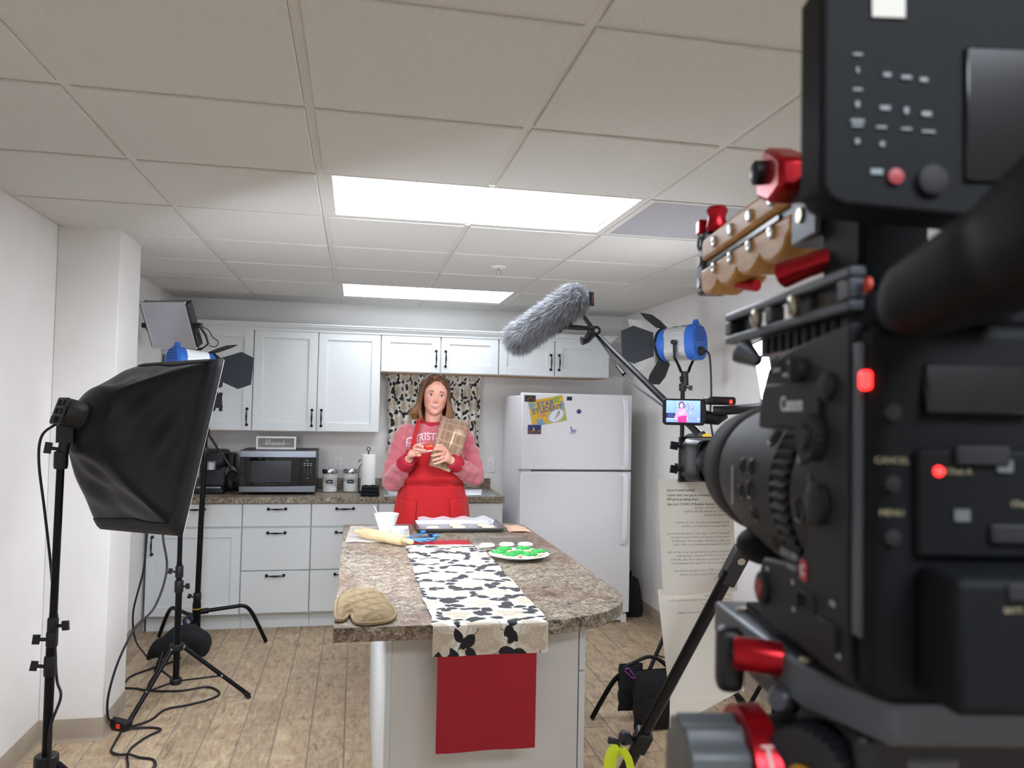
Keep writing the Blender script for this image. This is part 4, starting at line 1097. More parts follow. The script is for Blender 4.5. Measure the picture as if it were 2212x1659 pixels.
# plate of green frosted cookies
pl = thing('plate', (.705, 3.275, .915), 'white plate of green frosted cookies on the right side of the island', 'plate')
MB().lathe([(0, 0), (.075, 0), (.08, .003), (.128, .017), (.131, .019), (.128, .0205), (.08, .0075), (0, .006)], 56, TR(.705, 3.275, .915), cap=False).build('dish', china, pl, fixn=True, ang=50)
MB().tube([(.705 + .127 * math.cos(a), 3.275 + .127 * math.sin(a), .9352) for a in np.linspace(0, 2 * PI, 65)], .0013, 5, cap=False).build('rim_line', M('plate_rim_grey', '#a9b2bf', .4), pl)
green = M('green_frosting', '#1f9a3e', .38, col2='#2db24d', scale=40)
spk = [M('sprinkle_white', '#f2f2f2', .5), M('sprinkle_gold', '#c49a3c', .5), M('sprinkle_red', '#b3342c', .5)]
gl = [(.652, 3.33, .929, 'green frosted cookie at the back left of the plate'), (.735, 3.335, .929, 'green frosted cookie with gold sprinkles at the back of the plate'), (.615, 3.268, .927, 'green frosted cookie at the left rim of the plate'),
      (.79, 3.268, .927, 'green frosted cookie at the right rim of the plate'), (.655, 3.205, .927, 'green frosted cookie at the front left of the plate'), (.735, 3.20, .927, 'green frosted cookie at the front right of the plate'), (.700, 3.268, .9225, 'green frosted cookie in the middle of the plate')]
for i, (x, y, z, lb) in enumerate(gl): cookie_disc(x, y, z, .037, .0155, dough, 'green_cookie', lb, 'green frosted cookies on the plate', .03, 70 + i, green, spk)
# ------------------------------------------------------------ the woman behind the island
PMAT = Matrix.Translation((.47, 4.72, 0)) @ Matrix.Rotation(R(-5.6), 4, 'Z')
skin = M('skin', '#dda28c', .48, col2='#e2ab97', scale=14, sss=.12)
def ell_loft(mb, rows, n=40, e=2.4, cap=True, cx=0.0):
    """rows of (z, half width, y front, y back[, x centre]) closed into a body"""
    vs = []; fs = []
    for row in rows:
        z, hw, yf, yb = row[:4]; xc = row[4] if len(row) > 4 else cx
        for j in range(n):
            a = 2 * PI * j / n; c, s_ = math.cos(a), math.sin(a)
            x = hw * math.copysign(abs(c) ** (2 / e), c); y = math.copysign(abs(s_) ** (2 / e), s_)
            vs.append((xc + x, (yb * y) if y > 0 else (-yf * y), z))
    k = len(rows)
    for i in range(k - 1):
        for j in range(n): fs.append((i * n + j, i * n + (j + 1) % n, (i + 1) * n + (j + 1) % n, (i + 1) * n + j))
    if cap: fs += [tuple(range(n - 1, -1, -1)), tuple(range((k - 1) * n, k * n))]
    return mb.add(vs, fs)
def interp_rows(rows, dz=.02):
    rows = sorted(rows); out = []; zs = np.arange(rows[0][0], rows[-1][0] + 1e-6, dz); A = np.array(rows)
    for z in zs: out.append(tuple([z] + [float(np.interp(z, A[:, 0], A[:, k])) for k in range(1, A.shape[1])]))
    return out
def remesh(mb, voxel, smooth=2, name='m'):
    me = bpy.data.meshes.new(name); me.from_pydata(mb.v, [], mb.f); me.update()
    o = bpy.data.objects.new(name, me); C.objects.link(o)
    q = o.modifiers.new('r', 'REMESH'); q.mode = 'VOXEL'; q.voxel_size = voxel; q.use_smooth_shade = True
    if smooth: q = o.modifiers.new('s', 'SMOOTH'); q.iterations = smooth; q.factor = .5
    dg = bpy.context.evaluated_depsgraph_get(); m2 = bpy.data.meshes.new_from_object(o.evaluated_get(dg))
    bpy.data.objects.remove(o); bpy.data.meshes.remove(me)
    return m2
def obj_from(me, name, mat, parent=None):
    me.name = name; me.materials.clear(); me.materials.append(mat)
    me.polygons.foreach_set('use_smooth', [True] * len(me.polygons))
    o = bpy.data.objects.new(name, me); C.objects.link(o)
    if parent is not None: o.parent = parent; WM[o.as_pointer()] = WM[parent.as_pointer()]
    else: WM[o.as_pointer()] = Matrix()
    return o

# --- head surface (chin at the origin, face to -y)
HH = .228
hz = [0, .012, .03, .05, .08, .118, .15, .18, .205, .220, .228]
hw_ = [.020, .036, .050, .060, .0675, .0715, .073, .068, .053, .033, .004]
hf_ = [.074, .082, .085, .087, .088, .087, .090, .083, .062, .038, .004]
hb_ = [.000, .012, .040, .066, .086, .098, .102, .094, .073, .047, .004]
def G(x, z, cx, cz, sx_, sz): return math.exp(-((x - cx) / sx_) ** 2 - ((z - cz) / sz) ** 2)
def head_pt(a, h):
    w_, f_, b_ = np.interp(h, hz, hw_), np.interp(h, hz, hf_), np.interp(h, hz, hb_)
    c, s_ = math.cos(a), math.sin(a); e = 2.25
    x = w_ * math.copysign(abs(c) ** (2 / e), c); yy = math.copysign(abs(s_) ** (2 / e), s_)
    y = b_ * yy if yy > 0 else f_ * yy
    if s_ < 0:
        k = min(1, -s_ * 1.6)
        d = 0
        t = min(1, max(0, (.128 - h) / .05))
        d += (.003 + .019 * t ** 1.3) * math.exp(-(x / (.0075 + .004 * t)) ** 2) * (1 if h > .079 else math.exp(-((h - .079) / .006) ** 2)) * (1 if h < .128 else math.exp(-((h - .128) / .012) ** 2))
        for q in (-1, 1):
            d += .008 * G(x, h, q * .0125, .0745, .0055, .006)
            d -= .0085 * G(x, h, q * .032, .118, .017, .011)
            d += .0028 * G(x, h, q * .033, .139, .022, .007)
            d += .0065 * G(x, h, q * .040, .082, .018, .018)
            d -= .003 * G(x, h, q * .034, .052, .008, .014)
        zz = h - 3.2 * x * x
        d += .0035 * math.exp(-(x / .02) ** 2 - ((zz - .054) / .006) ** 2) + .0045 * math.exp(-(x / .019) ** 2 - ((zz - .040) / .006) ** 2) - .003 * math.exp(-(x / .024) ** 2 - ((zz - .047) / .003) ** 2)
        d += .007 * G(x, h, 0, .012, .02, .013) - .003 * G(x, h, 0, .028, .02, .006)
        y -= d * k
    return (x, y, h)
HEAD = PMAT @ Matrix.Translation((-.003, -.012, 1.508)) @ Matrix.Rotation(R(5.0), 4, 'Y') @ Matrix.Rotation(R(3), 4, 'Z') @ Matrix.Rotation(R(-2), 4, 'X')
hm = MB(HEAD)
NA, NH = 120, 100
hs = [HH * (.5 - .5 * math.cos(PI * i / (NH - 1))) for i in range(NH)]
hm.grid(lambda u, v: head_pt(u * 2 * PI, hs[int(round(v * (NH - 1)))]), NA, NH, True)
hm.f += [tuple(range(NA - 1, -1, -1)), tuple(range((NH - 1) * NA, NH * NA))]

# --- body under the clothes, arms, hands, legs
bd = MB(PMAT)
ell_loft(bd, interp_rows([(.80, .175, -.12, .13), (.90, .185, -.125, .13), (1.0, .165, -.12, .11), (1.1, .155, -.115, .10), (1.2, .16, -.12, .10), (1.28, .165, -.125, .105), (1.36, .165, -.105, .10), (1.41, .14, -.085, .085), (1.44, .09, -.07, .07), (1.455, .06, -.055, .06)]))
bd.tube([(-.004, .012, 1.40), (-.004, .008, 1.46), (-.002, .002, 1.51), (0, 0, 1.56)], [.064, .056, .053, .052], 24)
for s_, hip in ((-1, -.095), (1, .09)):
    bd.tube([(hip, 0, .86), (hip * 1.02, -.01, .62), (hip * 1.0, 0, .48), (hip * .98, .02, .30), (hip * .95, .02, .10), (hip * .95, .01, .055)], [.10, .085, .062, .056, .04, .036], 20)
    bd.tube([(hip * .95, .04, .05), (hip * .97, -.04, .045), (hip * 1.0, -.12, .03)], [.036, .038, .022], 14)
SHL, ELL, WRL = Vector((-.172, .0, 1.385)), Vector((-.235, -.07, 1.118)), Vector((-.136, -.247, 1.258))
SHR, ELR, WRR = Vector((.172, .0, 1.385)), Vector((.248, -.03, 1.148)), Vector((.100, -.230, 1.252))
for sh, el, wr in ((SHL, ELL, WRL), (SHR, ELR, WRR)):
    bd.tube([sh, sh.lerp(el, .5), el], [.05, .042, .036], 16); bd.sph(tuple(el), .036)
    bd.tube([el, el.lerp(wr, .4), wr], [.036, .03, .025], 16)
def hand(palm, fingers, thumb, side):
    P0, P1 = palm
    bd.tube([P0, P0.lerp(P1, .35), P0.lerp(P1, .75), P1], [.024, .030, .032, .024], 16, sx=.62, hint=side)
    for f in fingers: bd.tube(bez(f, 4), np.interp(np.linspace(0, 1, 4 * (len(f) - 1) + 1), [0, .6, .93, 1], [.0096, .0084, .0068, .004]).tolist(), 10)
    bd.tube(bez(thumb, 4), np.interp(np.linspace(0, 1, 4 * (len(thumb) - 1) + 1), [0, .5, .93, 1], [.013, .0102, .0085, .005]).tolist(), 10)
V3 = lambda *a: Vector(a)
# hand at the viewer's left: fingers under and behind the cookie
fL = [[V3(-.110, -.272, 1.318), V3(-.098, -.288, 1.336), V3(-.076, -.305, 1.338), V3(-.056, -.316, 1.328)],
      [V3(-.114, -.276, 1.300), V3(-.098, -.298, 1.314), V3(-.070, -.314, 1.311), V3(-.046, -.322, 1.305)],
      [V3(-.116, -.272, 1.290), V3(-.092, -.294, 1.297), V3(-.058, -.304, 1.300), V3(-.024, -.312, 1.304)],
      [V3(-.118, -.264, 1.284), V3(-.098, -.284, 1.282), V3(-.080, -.292, 1.280), V3(-.066, -.292, 1.285)]]
hand((WRL, V3(-.112, -.268, 1.306)), fL, [V3(-.134, -.262, 1.268), V3(-.124, -.290, 1.276), V3(-.110, -.308, 1.282), V3(-.100, -.316, 1.278)], (1, -.6, .4))
fR = [[V3(.066, -.262, 1.304), V3(.042, -.290, 1.316), V3(.016, -.308, 1.316), V3(-.008, -.316, 1.308)],
      [V3(.064, -.268, 1.286), V3(.038, -.300, 1.290), V3(.010, -.314, 1.283), V3(-.009, -.308, 1.279)],
      [V3(.066, -.266, 1.268), V3(.042, -.298, 1.266), V3(.016, -.312, 1.258), V3(-.002, -.306, 1.253)],
      [V3(.070, -.258, 1.252), V3(.048, -.286, 1.246), V3(.024, -.300, 1.238), V3(.006, -.297, 1.233)]]
hand((WRR, V3(.066, -.264, 1.280)), fR, [V3(.084, -.246, 1.290), V3(.056, -.272, 1.328), V3(.034, -.294, 1.338), V3(.012, -.308, 1.334)], (-1, -.4, .5))
bd.v += hm.v; nb = len(bd.v) - len(hm.v); bd.f += [tuple(i + nb for i in q) for q in hm.f]
body_me = remesh(bd, .0032, 1, 'person')
person = obj_from(body_me, 'person', skin)
tag(person, 'woman in a red apron and pink sweatshirt holding up a frosted cookie behind the island', 'person')
# skin tint on the cheeks as make-up, stored with the mesh
bvh_body = BVHTree.FromPolygons([v.co for v in body_me.vertices], [p.vertices for p in body_me.polygons])
def face_y(x, z):
    """point on the face surface seen from the front, head coordinates"""
    Hi = HEAD
    o_ = Hi @ Vector((x, -.4, z)); d_ = (Hi.to_3x3() @ Vector((0, 1, 0))).normalized()
    hit = bvh_body.ray_cast(o_, d_)
    return (Hi.inverted() @ hit[0]).y if hit[0] is not None else -.09
blush = bpy.data.materials.new('skin_face'); 
co = np.empty(len(body_me.vertices) * 3); body_me.vertices.foreach_get('co', co); co = co.reshape(-1, 3)
Hinv = np.array(HEAD.inverted()); hc = co @ Hinv[:3, :3].T + Hinv[:3, 3]
c0, c1 = hexc('#dea48e'), hexc('#d1746c')
wgt = np.zeros(len(hc))
for q in (-1, 1): wgt += .5 * np.exp(-((hc[:, 0] - q * .045) / .02) ** 2 - ((hc[:, 2] - .080) / .018) ** 2) * (hc[:, 1] < 0)
wgt += .35 * np.exp(-((hc[:, 0]) / .012) ** 2 - ((hc[:, 2] - .08) / .01) ** 2) * (hc[:, 1] < -.08)
for q in (-1, 1): wgt += .55 * np.exp(-((hc[:, 0] - q * .032) / .014) ** 2 - ((hc[:, 2] - .127) / .006) ** 2) * (hc[:, 1] < -.05)
colr = c0 + (c1 - c0) * np.clip(wgt, 0, 1)[:, None]
colr = np.where(colr <= .04045, colr / 12.92, ((colr + .055) / 1.055) ** 2.4)
at_ = body_me.color_attributes.new('print', 'FLOAT_COLOR', 'POINT'); at_.data.foreach_set('color', np.concatenate([colr, np.ones((len(colr), 1))], 1).ravel().astype(np.float32))
body_me.materials.clear(); body_me.materials.append(M('skin_tinted', '#dea48e', .45, attr='print', sss=.1))

# eyes, brows, mouth
def onface(x, z, off): return HEAD @ Vector((x, face_y(x, z) - off, z))
white_eye = M('eye_white', '#e9e4e0', .25); iris_m = M('iris', '#4a4a42', .2); pupil_m = M('pupil', '#0c0b0c', .2); lash_m = M('lash', '#2a1c18', .6); brow_m = M('brow', '#6b4432', .8)
for q in (-1, 1):
    ex, ez = q * .0325, .1175
    ey = face_y(ex, ez) + .0035
    e = MB(HEAD).sph((ex, ey, ez), (.0132, .0078, .0074), 24, 14).build('eye', white_eye, person)
    MB(HEAD).lathe([(.0062, 0), (.006, .0006), (0, .0012)], 20, Matrix.Translation((ex + .001, ey - .0069, ez + .0008)) @ zto((0, -1, 0))).build('iris', iris_m, e)
    MB(HEAD).lathe([(.0032, 0), (.003, .0006), (0, .0008)], 14, Matrix.Translation((ex + .001, ey - .0079, ez + .0008)) @ zto((0, -1, 0))).build('pupil', pupil_m, e)
    up_ = [(ex + .0135 * math.cos(t), ey - .0072 + .0075 * math.cos(t) ** 2, ez + .0001 + .0070 * math.sin(t)) for t in np.linspace(-.05, PI + .05, 15)]
    MB(HEAD).tube(up_, [.001] + [.0018] * 13 + [.001], 6).build('upper_lash', lash_m, person)
    lid = MB(HEAD).tube([(a, b - .0002, c + .0022) for a, b, c in up_], [.001] + [.0022] * 13 + [.001], 8).build('eyelid', M('eyelid', '#c08a80', .5), person)
    lo_ = [(ex + .0128 * math.cos(t), ey - .0066 + .006 * math.cos(t) ** 2, ez - .0064 * math.sin(t)) for t in np.linspace(.1, PI - .1, 11)]
    MB(HEAD).tube(lo_, .0007, 5).build('lower_lid', M('lid_line', '#a8746a', .5), person)
    bp = [(q * (.016 + .034 * t), .1345 + .0075 * math.sin(PI * min(1, t * .78 + .12)) - .003 * t * t) for t in np.linspace(0, 1, 9)]
    MB(HEAD).tube([(x, face_y(x, z) - .0004, z) for x, z in bp], [.0019, .0027, .0029, .0028, .0026, .0023, .0018, .0013, .0006], 6, sx=1.0).build('eyebrow', brow_m, person)
lip_m = M('lips', '#b8505c', .35)
def lipcurve(t, k):
    x = -.0245 + .049 * t; s_ = math.sin(PI * t)
    base = .0475 + 3.6 * x * x
    if k == 0: return x, base + .0062 * s_ ** .7 - .0012 * math.exp(-(x / .004) ** 2)      # top of upper lip
    if k == 1: return x, base + .0026 * s_                                                # bottom of upper lip
    if k == 2: return x, base - .0038 * s_                                                # top of lower lip
    return x, base - .0098 * s_ ** .8                                                      # bottom of lower lip
def strip(ka, kb, off, bulge, name, mat):
    def fn(u, v):
        xa, za = lipcurve(u, ka); xb, zb = lipcurve(u, kb); x = xa; z = za + (zb - za) * v
        return (x, face_y(x, z) - off - bulge * math.sin(PI * v) * math.sin(PI * u) ** .6, z)
    return MB(HEAD).grid(fn, 25, 7).build(name, mat, person, ang=180)
strip(0, 1, .0008, .0022, 'upper_lip', lip_m); strip(2, 3, .0008, .0028, 'lower_lip', lip_m)
strip(1, 2, .0004, .0, 'mouth_gap', M('mouth_dark', '#4a1c1c', .5))
tm = M('teeth', '#f0ece4', .25)
for k in range(-4, 5):
    x = k * .0043; b_ = .0475 + 3.6 * x * x
    h_ = .0042 * (1 - (abs(k) / 6.0) ** 2)
    MB(HEAD).sph((x, face_y(x, b_) - .0005, b_ + .0002), (.0023, .0014, h_ / 1.25), 10, 8).build('tooth', tm, person)

# --- hair: locks from a parting, brown at the roots and ginger at the tips
hair_v = []; hair_f = []; hair_c = []
HC = PMAT @ Matrix.Translation((.004, -.002, 0)) 
def lock(path, w0, seed, tone):
    P = bez(path, 5); k = len(P); n = 6; rr_ = random.Random(seed)
    b = len(hair_v); x = None
    for i in range(k):
        t = i / (k - 1)
        tg = (P[min(i + 1, k - 1)] - P[max(i - 1, 0)]).normalized()
        out = Vector((P[i].x, P[i].y, 0)); out = (out - tg * out.dot(tg)); out = out.normalized() if out.length > 1e-5 else Vector((0, -1, 0))
        sd = tg.cross(out)
        w = w0 * (.55 + .75 * math.sin(PI * min(1, t * .8 + .15))) * (1 if t < .8 else max(.06, (1 - t) / .2)); th = w * .42
        for j in range(n):
            a = 2 * PI * j / n
            hair_v.append(tuple(HC @ (P[i] + sd * math.cos(a) * w + out * math.sin(a) * th)))
            c = hexc('#4c3122') * (1 - t) ** .9 + hexc('#96653a') * (1 - (1 - t) ** .9); c = c * tone
            if i < 3: c = c * .4 + hexc('#94683c') * .6 * tone
            hair_c.append(c)
    for i in range(k - 1):
        for j in range(n): hair_f.append((b + i * n + j, b + i * n + (j + 1) % n, b + (i + 1) * n + (j + 1) % n, b + (i + 1) * n + j))
    hair_f.append(tuple(b + j for j in range(n))); hair_f.append(tuple(b + (k - 1) * n + j for j in range(n)))
zl = [1.752, 1.738, 1.70, 1.65, 1.60, 1.555, 1.52, 1.49, 1.472]
rL = [.010, .050, .082, .090, .096, .104, .112, .116, .112]
rR = [.010, .048, .078, .084, .088, .094, .100, .100, .094]
azf = [12, 34, 50, 60, 66, 68, 66, 60, 52]
for i in range(380):
    side = -1 if i % 2 else 1
    az = 8 + 172 * ((i * .6180339) % 1.0) ** 1.15
    rr_ = random.Random(i)
    rad = rL if side < 0 else rR
    outer = rr_.random() < .62
    jit = rr_.uniform(-.005, .008); flip = rr_.uniform(.35, 1.0) * (1 if side < 0 else .62)
    pts = []
    wave = rr_.uniform(0, 6.28)
    for k in range(9):
        a = R(max(az + rr_.uniform(-2, 2), azf[k]))
        if k == 0: pts.append(Vector((.010 + side * .004, -.075 + .15 * min(1, az / 150), 1.748 - .03 * (2 * min(1, az / 150) - 1) ** 2 + .004 * rr_.random()))); continue
        r_ = rad[k] + jit * (k / 8)
        z = zl[k] + rr_.uniform(-.005, .005)
        if k >= 3: r_ += .004 * math.sin(wave + k * 1.3)
        if outer and k >= 5 and a < R(135):
            q = (k - 4) / 4; r_ += (.052 if side < 0 else .030) * flip * q ** 1.3; z += (.050 if side < 0 else .030) * flip * q ** 2 + (rr_.uniform(-.022, .012) if k == 8 else 0)
        if not outer and k >= 5: r_ -= .030 * (k - 4) / 4 * (1 if side < 0 else .8)
        back = 1.05 if a < PI / 2 else 1.1
        pts.append(Vector((side * r_ * math.sin(a), -r_ * math.cos(a) * back + .008, z)))
    lock(pts, rr_.uniform(.007, .0125), i, rr_.uniform(.74, 1.16))
# fine flyaway strands at the flipped ends
for i in range(120):
    rr_ = random.Random(900 + i); side = -1 if rr_.random() < .6 else 1
    az = R(rr_.uniform(62, 125)); rad = rL if side < 0 else rR; pts = []
    for k in range(3, 9):
        r_ = rad[k] + .004 + .012 * rr_.random() * (k / 8) + (.02 * (k - 5) / 3 * rr_.random() if k > 5 else 0)
        pts.append(Vector((side * r_ * math.sin(az), -r_ * math.cos(az) + .008, zl[k] + (.01 * rr_.random() if k == 8 else 0))))
    lock(pts, .0028, 2000 + i, rr_.uniform(.9, 1.3))
# scalp cap under the locks
cap = MB(HEAD)
def capf(u, v):
    a = u * 2 * PI; h = .228 - (.228 - .12) * v
    if math.sin(a) < 0:
        side = abs(math.cos(a)); low = .203 - .085 * max(0, side - .25) ** 1.1
        h = .228 - (.228 - low) * v
    p_ = Vector(head_pt(a, max(min(h, .2278), .05))); c_ = Vector((0, .005, h * .9)); return tuple(p_ + (p_ - c_).normalized() * .008)
cap.grid(capf, 60, 16, True)
b0 = len(hair_v); hair_v += cap.v; hair_f += [tuple(i + b0 for i in f) for f in cap.f]; hair_c += [hexc('#5c3c28')] * len(cap.v)
Hme = bpy.data.meshes.new('hair'); Hme.from_pydata(hair_v, [], hair_f)
hcv = np.clip(np.array(hair_c), 0, 1); hcv = np.where(hcv <= .04045, hcv / 12.92, ((hcv + .055) / 1.055) ** 2.4)
at_ = Hme.color_attributes.new('print', 'FLOAT_COLOR', 'POINT'); at_.data.foreach_set('color', np.concatenate([hcv, np.ones((len(hcv), 1))], 1).ravel().astype(np.float32))
obj_from(Hme, 'hair', M('hair', '#7a5236', .42, attr='print', spec=.4), person)

# --- sweatshirt
sw = MB(PMAT)
TORSO = [(.86, .205, -.152, .150), (.95, .200, -.150, .14), (1.03, .188, -.146, .128), (1.10, .178, -.146, .118), (1.18, .183, -.152, .118), (1.27, .190, -.160, .122), (1.34, .190, -.145, .122), (1.39, .180, -.120, .115), (1.425, .158, -.098, .10), (1.452, .115, -.082, .082), (1.468, .082, -.074, .072)]
ell_loft(sw, interp_rows(TORSO, .012), 56, 2.35)
rs = np.random.default_rng(5)
for sh, el, wr in ((SHL, ELL, WRL), (SHR, ELR, WRR)):
    cuff = el.lerp(wr, .80)
    P = bez([sh + Vector((-.05 if sh.x > 0 else .05, 0, .012)), sh, sh.lerp(el, .5) + Vector((.012 if sh.x > 0 else -.012, .012, 0)), el + (el - wr).normalized() * .012, el.lerp(wr, .35) + Vector((0, 0, -.006)), cuff], 8)
    rad_ = np.interp(np.linspace(0, 1, len(P)), [0, .2, .4, .58, .66, .8, 1], [.050, .062, .062, .061, .062, .058, .045])
    rad_ = [float(r_ * (1 + .012 * math.sin(i * 1.9))) for i, r_ in enumerate(rad_)]
    sw.tube(P, rad_, 24)
sw_me = remesh(sw, .0055, 5, 'sweatshirt')
co = np.empty(len(sw_me.vertices) * 3); sw_me.vertices.foreach_get('co', co); co = co.reshape(-1, 3)
no = np.empty(len(sw_me.vertices) * 3); sw_me.vertices.foreach_get('normal', no); no = no.reshape(-1, 3)
wr_ = .0028 * np.sin(co[:, 2] * 95 + co[:, 0] * 38 + 2 * np.sin(co[:, 0] * 21)) + .0022 * np.sin(co[:, 0] * 88 - co[:, 2] * 47 + co[:, 1] * 33)
co = co + no * wr_[:, None]; sw_me.vertices.foreach_set('co', co.ravel()); sw_me.update()
heather = M('heather_pink_fleece', '#b4404f', .95, col2='#cf8288', scale=420, detail=6, bump=.4, bscale=350, sheen=.5, lo=.4, hi=.6)
sweat = obj_from(sw_me, 'sweatshirt', heather, person)
bvh_sw = BVHTree.FromPolygons([v.co for v in sw_me.vertices], [p.vertices for p in sw_me.polygons])
rib = M('red_ribbing', '#b01f35', .85, bump=.3, bscale=500)
MB(PMAT).tube([(-.004 + .078 * math.cos(t), .004 + .078 * math.sin(t) * (1.0 if math.sin(t) < 0 else .9), 1.466 + .016 * math.sin(t)) for t in np.linspace(0, 2 * PI, 41)], .0135, 10, cap=False, sx=1.2).build('collar', rib, sweat)
for el, wr in ((ELL, WRL), (ELR, WRR)):
    d_ = (wr - el).normalized(); a = el.lerp(wr, .72)
    MB(PMAT).lathe([(.043, -.006), (.0515, .0), (.047, .03), (.042, .062), (.037, .066), (.030, .066), (.030, .0)], 28, zto(d_, a)).build('cuff', rib, sweat, ang=60)
# printed word on the chest with an arched border
def on_shirt(x, z, off=.0015):
    o_ = PMAT @ Vector((x, -.6, z)); d_ = PMAT.to_3x3() @ Vector((0, 1, 0)); hit = bvh_sw.ray_cast(o_, d_)
    y = (PMAT.inverted() @ hit[0]).y if hit[0] is not None else -.15
    return (x, y - off, z)
tx = text_mesh('CHRIST', .060, Matrix(), 0, spacing=1.02)
tv = []
for x, y, z in tx.v:
    X_ = -.074 + x * .86; arch = .018 * (1 - ((X_ + .05) / .11) ** 2); tv.append(on_shirt(X_, 1.352 + arch + y * .95 + (x + .05) * .10))
wp = M('white_print', '#e8dede', .8)
MB(PMAT).add(tv, tx.f).build('chest_lettering', wp, sweat, ang=180)
def shirt_line(pts, r_=.0022):
    q = bez([(a, 0, b) for a, b in pts], 5); MB(PMAT).tube([on_shirt(v_.x, v_.z, .001) for v_ in q], r_, 5).build('chest_border', wp, sweat)
shirt_line([(-.155, 1.366), (-.12, 1.372), (-.085, 1.392), (-.04, 1.402), (.0, 1.398), (.03, 1.404)])
shirt_line([(-.155, 1.366), (-.160, 1.322)]); shirt_line([(-.160, 1.322), (-.13, 1.328), (-.09, 1.338), (-.05, 1.346)])

# --- apron
apron_m = M('red_apron_cotton', '#bd0a14', .72, bump=.15, bscale=400, sheen=.15)
TA = np.array(sorted([(.40, .215, -.165, .16), (.62, .215, -.165, .158), (.80, .213, -.163, .152), (.92, .210, -.160, .148), (1.0, .200, -.156, .135), (1.06, .188, -.154, .125), (1.10, .180, -.153, .12), (1.18, .186, -.159, .12), (1.27, .194, -.168, .124), (1.31, .196, -.160, .124)]))
def torso_pt(a, z, off):
    hw2, yf2, yb2 = [float(np.interp(z, TA[:, 0], TA[:, k])) for k in (1, 2, 3)]
    c, s_ = math.sin(a), -math.cos(a); e = 2.35
    x = (hw2 + off) * math.copysign(abs(c) ** (2 / e), c); y = math.copysign(abs(s_) ** (2 / e), s_)
    y = (yb2 + off) * y if y > 0 else (-yf2 + off) * y
    return x, y
def apron_fn(u, v):
    z = .46 + (1.305 - .46) * v
    half = float(np.interp(z, [.46, 1.0, 1.08, 1.12, 1.2, 1.305], [105, 104, 100, 84, 62, 46]))
    a = R(half) * (2 * u - 1)
    fold = .0045 * math.sin(a * 9 + z * 14) * (1 if z > 1.1 else .55) + .004 * math.sin(z * 60 + a * 3) * math.exp(-((z - 1.135) / .03) ** 2)
    bl = .014 * math.exp(-((z - 1.135) / .022) ** 2) * (math.cos(a) + .2) - .006 * math.exp(-((z - 1.102) / .008) ** 2)
    x, y = torso_pt(a, z, .011 + fold + bl)
    sag = .012 * math.sin(PI * u) * (1 if v > .97 else 0)
    return (x - .002, y, z - sag)
ap = MB(PMAT).grid(apron_fn, 90, 110).build('apron', apron_m, person, ang=180, solid=.0018)
def ap_line(pts, r_=.0016, name='pocket_seam'):
    Q = []
    for a, z in pts:
        x, y = torso_pt(R(a), z, .0125); Q.append((x - .002, y, z))
    MB(PMAT).tube(bez(Q, 4), r_, 5).build(name, M('apron_seam', '#8f0f18', .8), ap)
def ap_patch(a0, a1, z0, z1, tilt):
    def fn(u, v):
        a = a0 + (a1 - a0) * u; z = z0 + (z1 + tilt * (u - .5) - z0) * v
        x, y = torso_pt(R(a), z, .0152 + .003 * math.sin(PI * v) + .0018 * math.sin(u * 14) + .0045 * math.sin(a * 9 * PI / 180 + z * 14) * .55); return (x - .002, y, z)
    MB(PMAT).grid(fn, 20, 16).build('pocket', apron_m, ap, ang=180, solid=.002)
ap_patch(-76, -20, .80, 1.012, -.02); ap_patch(26, 82, .80, 1.018, .01)
ap_line([(-20, .80), (-20, .9), (-20, 1.002)]); ap_line([(26, .80), (26, .9), (26, 1.013)])
ap_line([(-76, 1.024), (-48, 1.014), (-20, 1.004)]); ap_line([(26, 1.015), (54, 1.02), (82, 1.025)])
ap_line([(-95, 1.10), (-50, 1.098), (0, 1.097), (50, 1.099), (95, 1.10)], .0028, 'waist_seam')
def strap(path, w):
    P = bez(path, 6); vs = []; fs = []
    for i, q in enumerate(P):
        for s_ in (-w / 2, w / 2): vs.append((q.x + s_, q.y, q.z + s_ * .1))
    for i in range(len(P) - 1): fs.append((2 * i, 2 * i + 1, 2 * i + 3, 2 * i + 2))
    MB(PMAT).add(vs, fs).build('neck_strap', apron_m, ap, solid=.003, ang=180)
strap([(-.122, -.166, 1.285), (-.118, -.168, 1.34), (-.108, -.152, 1.39), (-.097, -.122, 1.44), (-.088, -.085, 1.478), (-.078, -.02, 1.492), (-.05, .05, 1.488), (0, .075, 1.485)], .024)
strap([(.118, -.166, 1.285), (.114, -.168, 1.34), (.100, -.152, 1.39), (.088, -.122, 1.44), (.08, -.085, 1.478), (.07, -.02, 1.492), (.05, .05, 1.488), (0, .075, 1.485)], .024)
# trousers and shoes, hidden behind the island from the front
tr = MB(PMAT)
ell_loft(tr, interp_rows([(.76, .19, -.135, .145), (.9, .196, -.14, .14), (.98, .188, -.138, .125)], .03), 40)
for hip in (-.095, .09): tr.tube([(hip, 0, .85), (hip * 1.02, -.01, .62), (hip, 0, .48), (hip * .98, .02, .30), (hip * .96, .02, .08)], [.112, .098, .075, .066, .056], 20)
obj_from(remesh(tr, .012, 3, 'trousers'), 'trousers', M('dark_denim', '#22283a', .9), person)
for hip in (-.092, .087):
    MB(PMAT).grid(lambda u, v, hip=hip: (hip + .047 * math.cos(u * 2 * PI) * (1 if v < .5 else .8 - .3 * (v - .5)), -.035 + .135 * math.sin(u * 2 * PI) * (1 - .25 * v), .002 + .085 * v * (1 if math.sin(u * 2 * PI) > 0 else .62)), 28, 8, True).build('shoe', M('shoe_dark', '#1b1b1f', .6), person, ang=180)
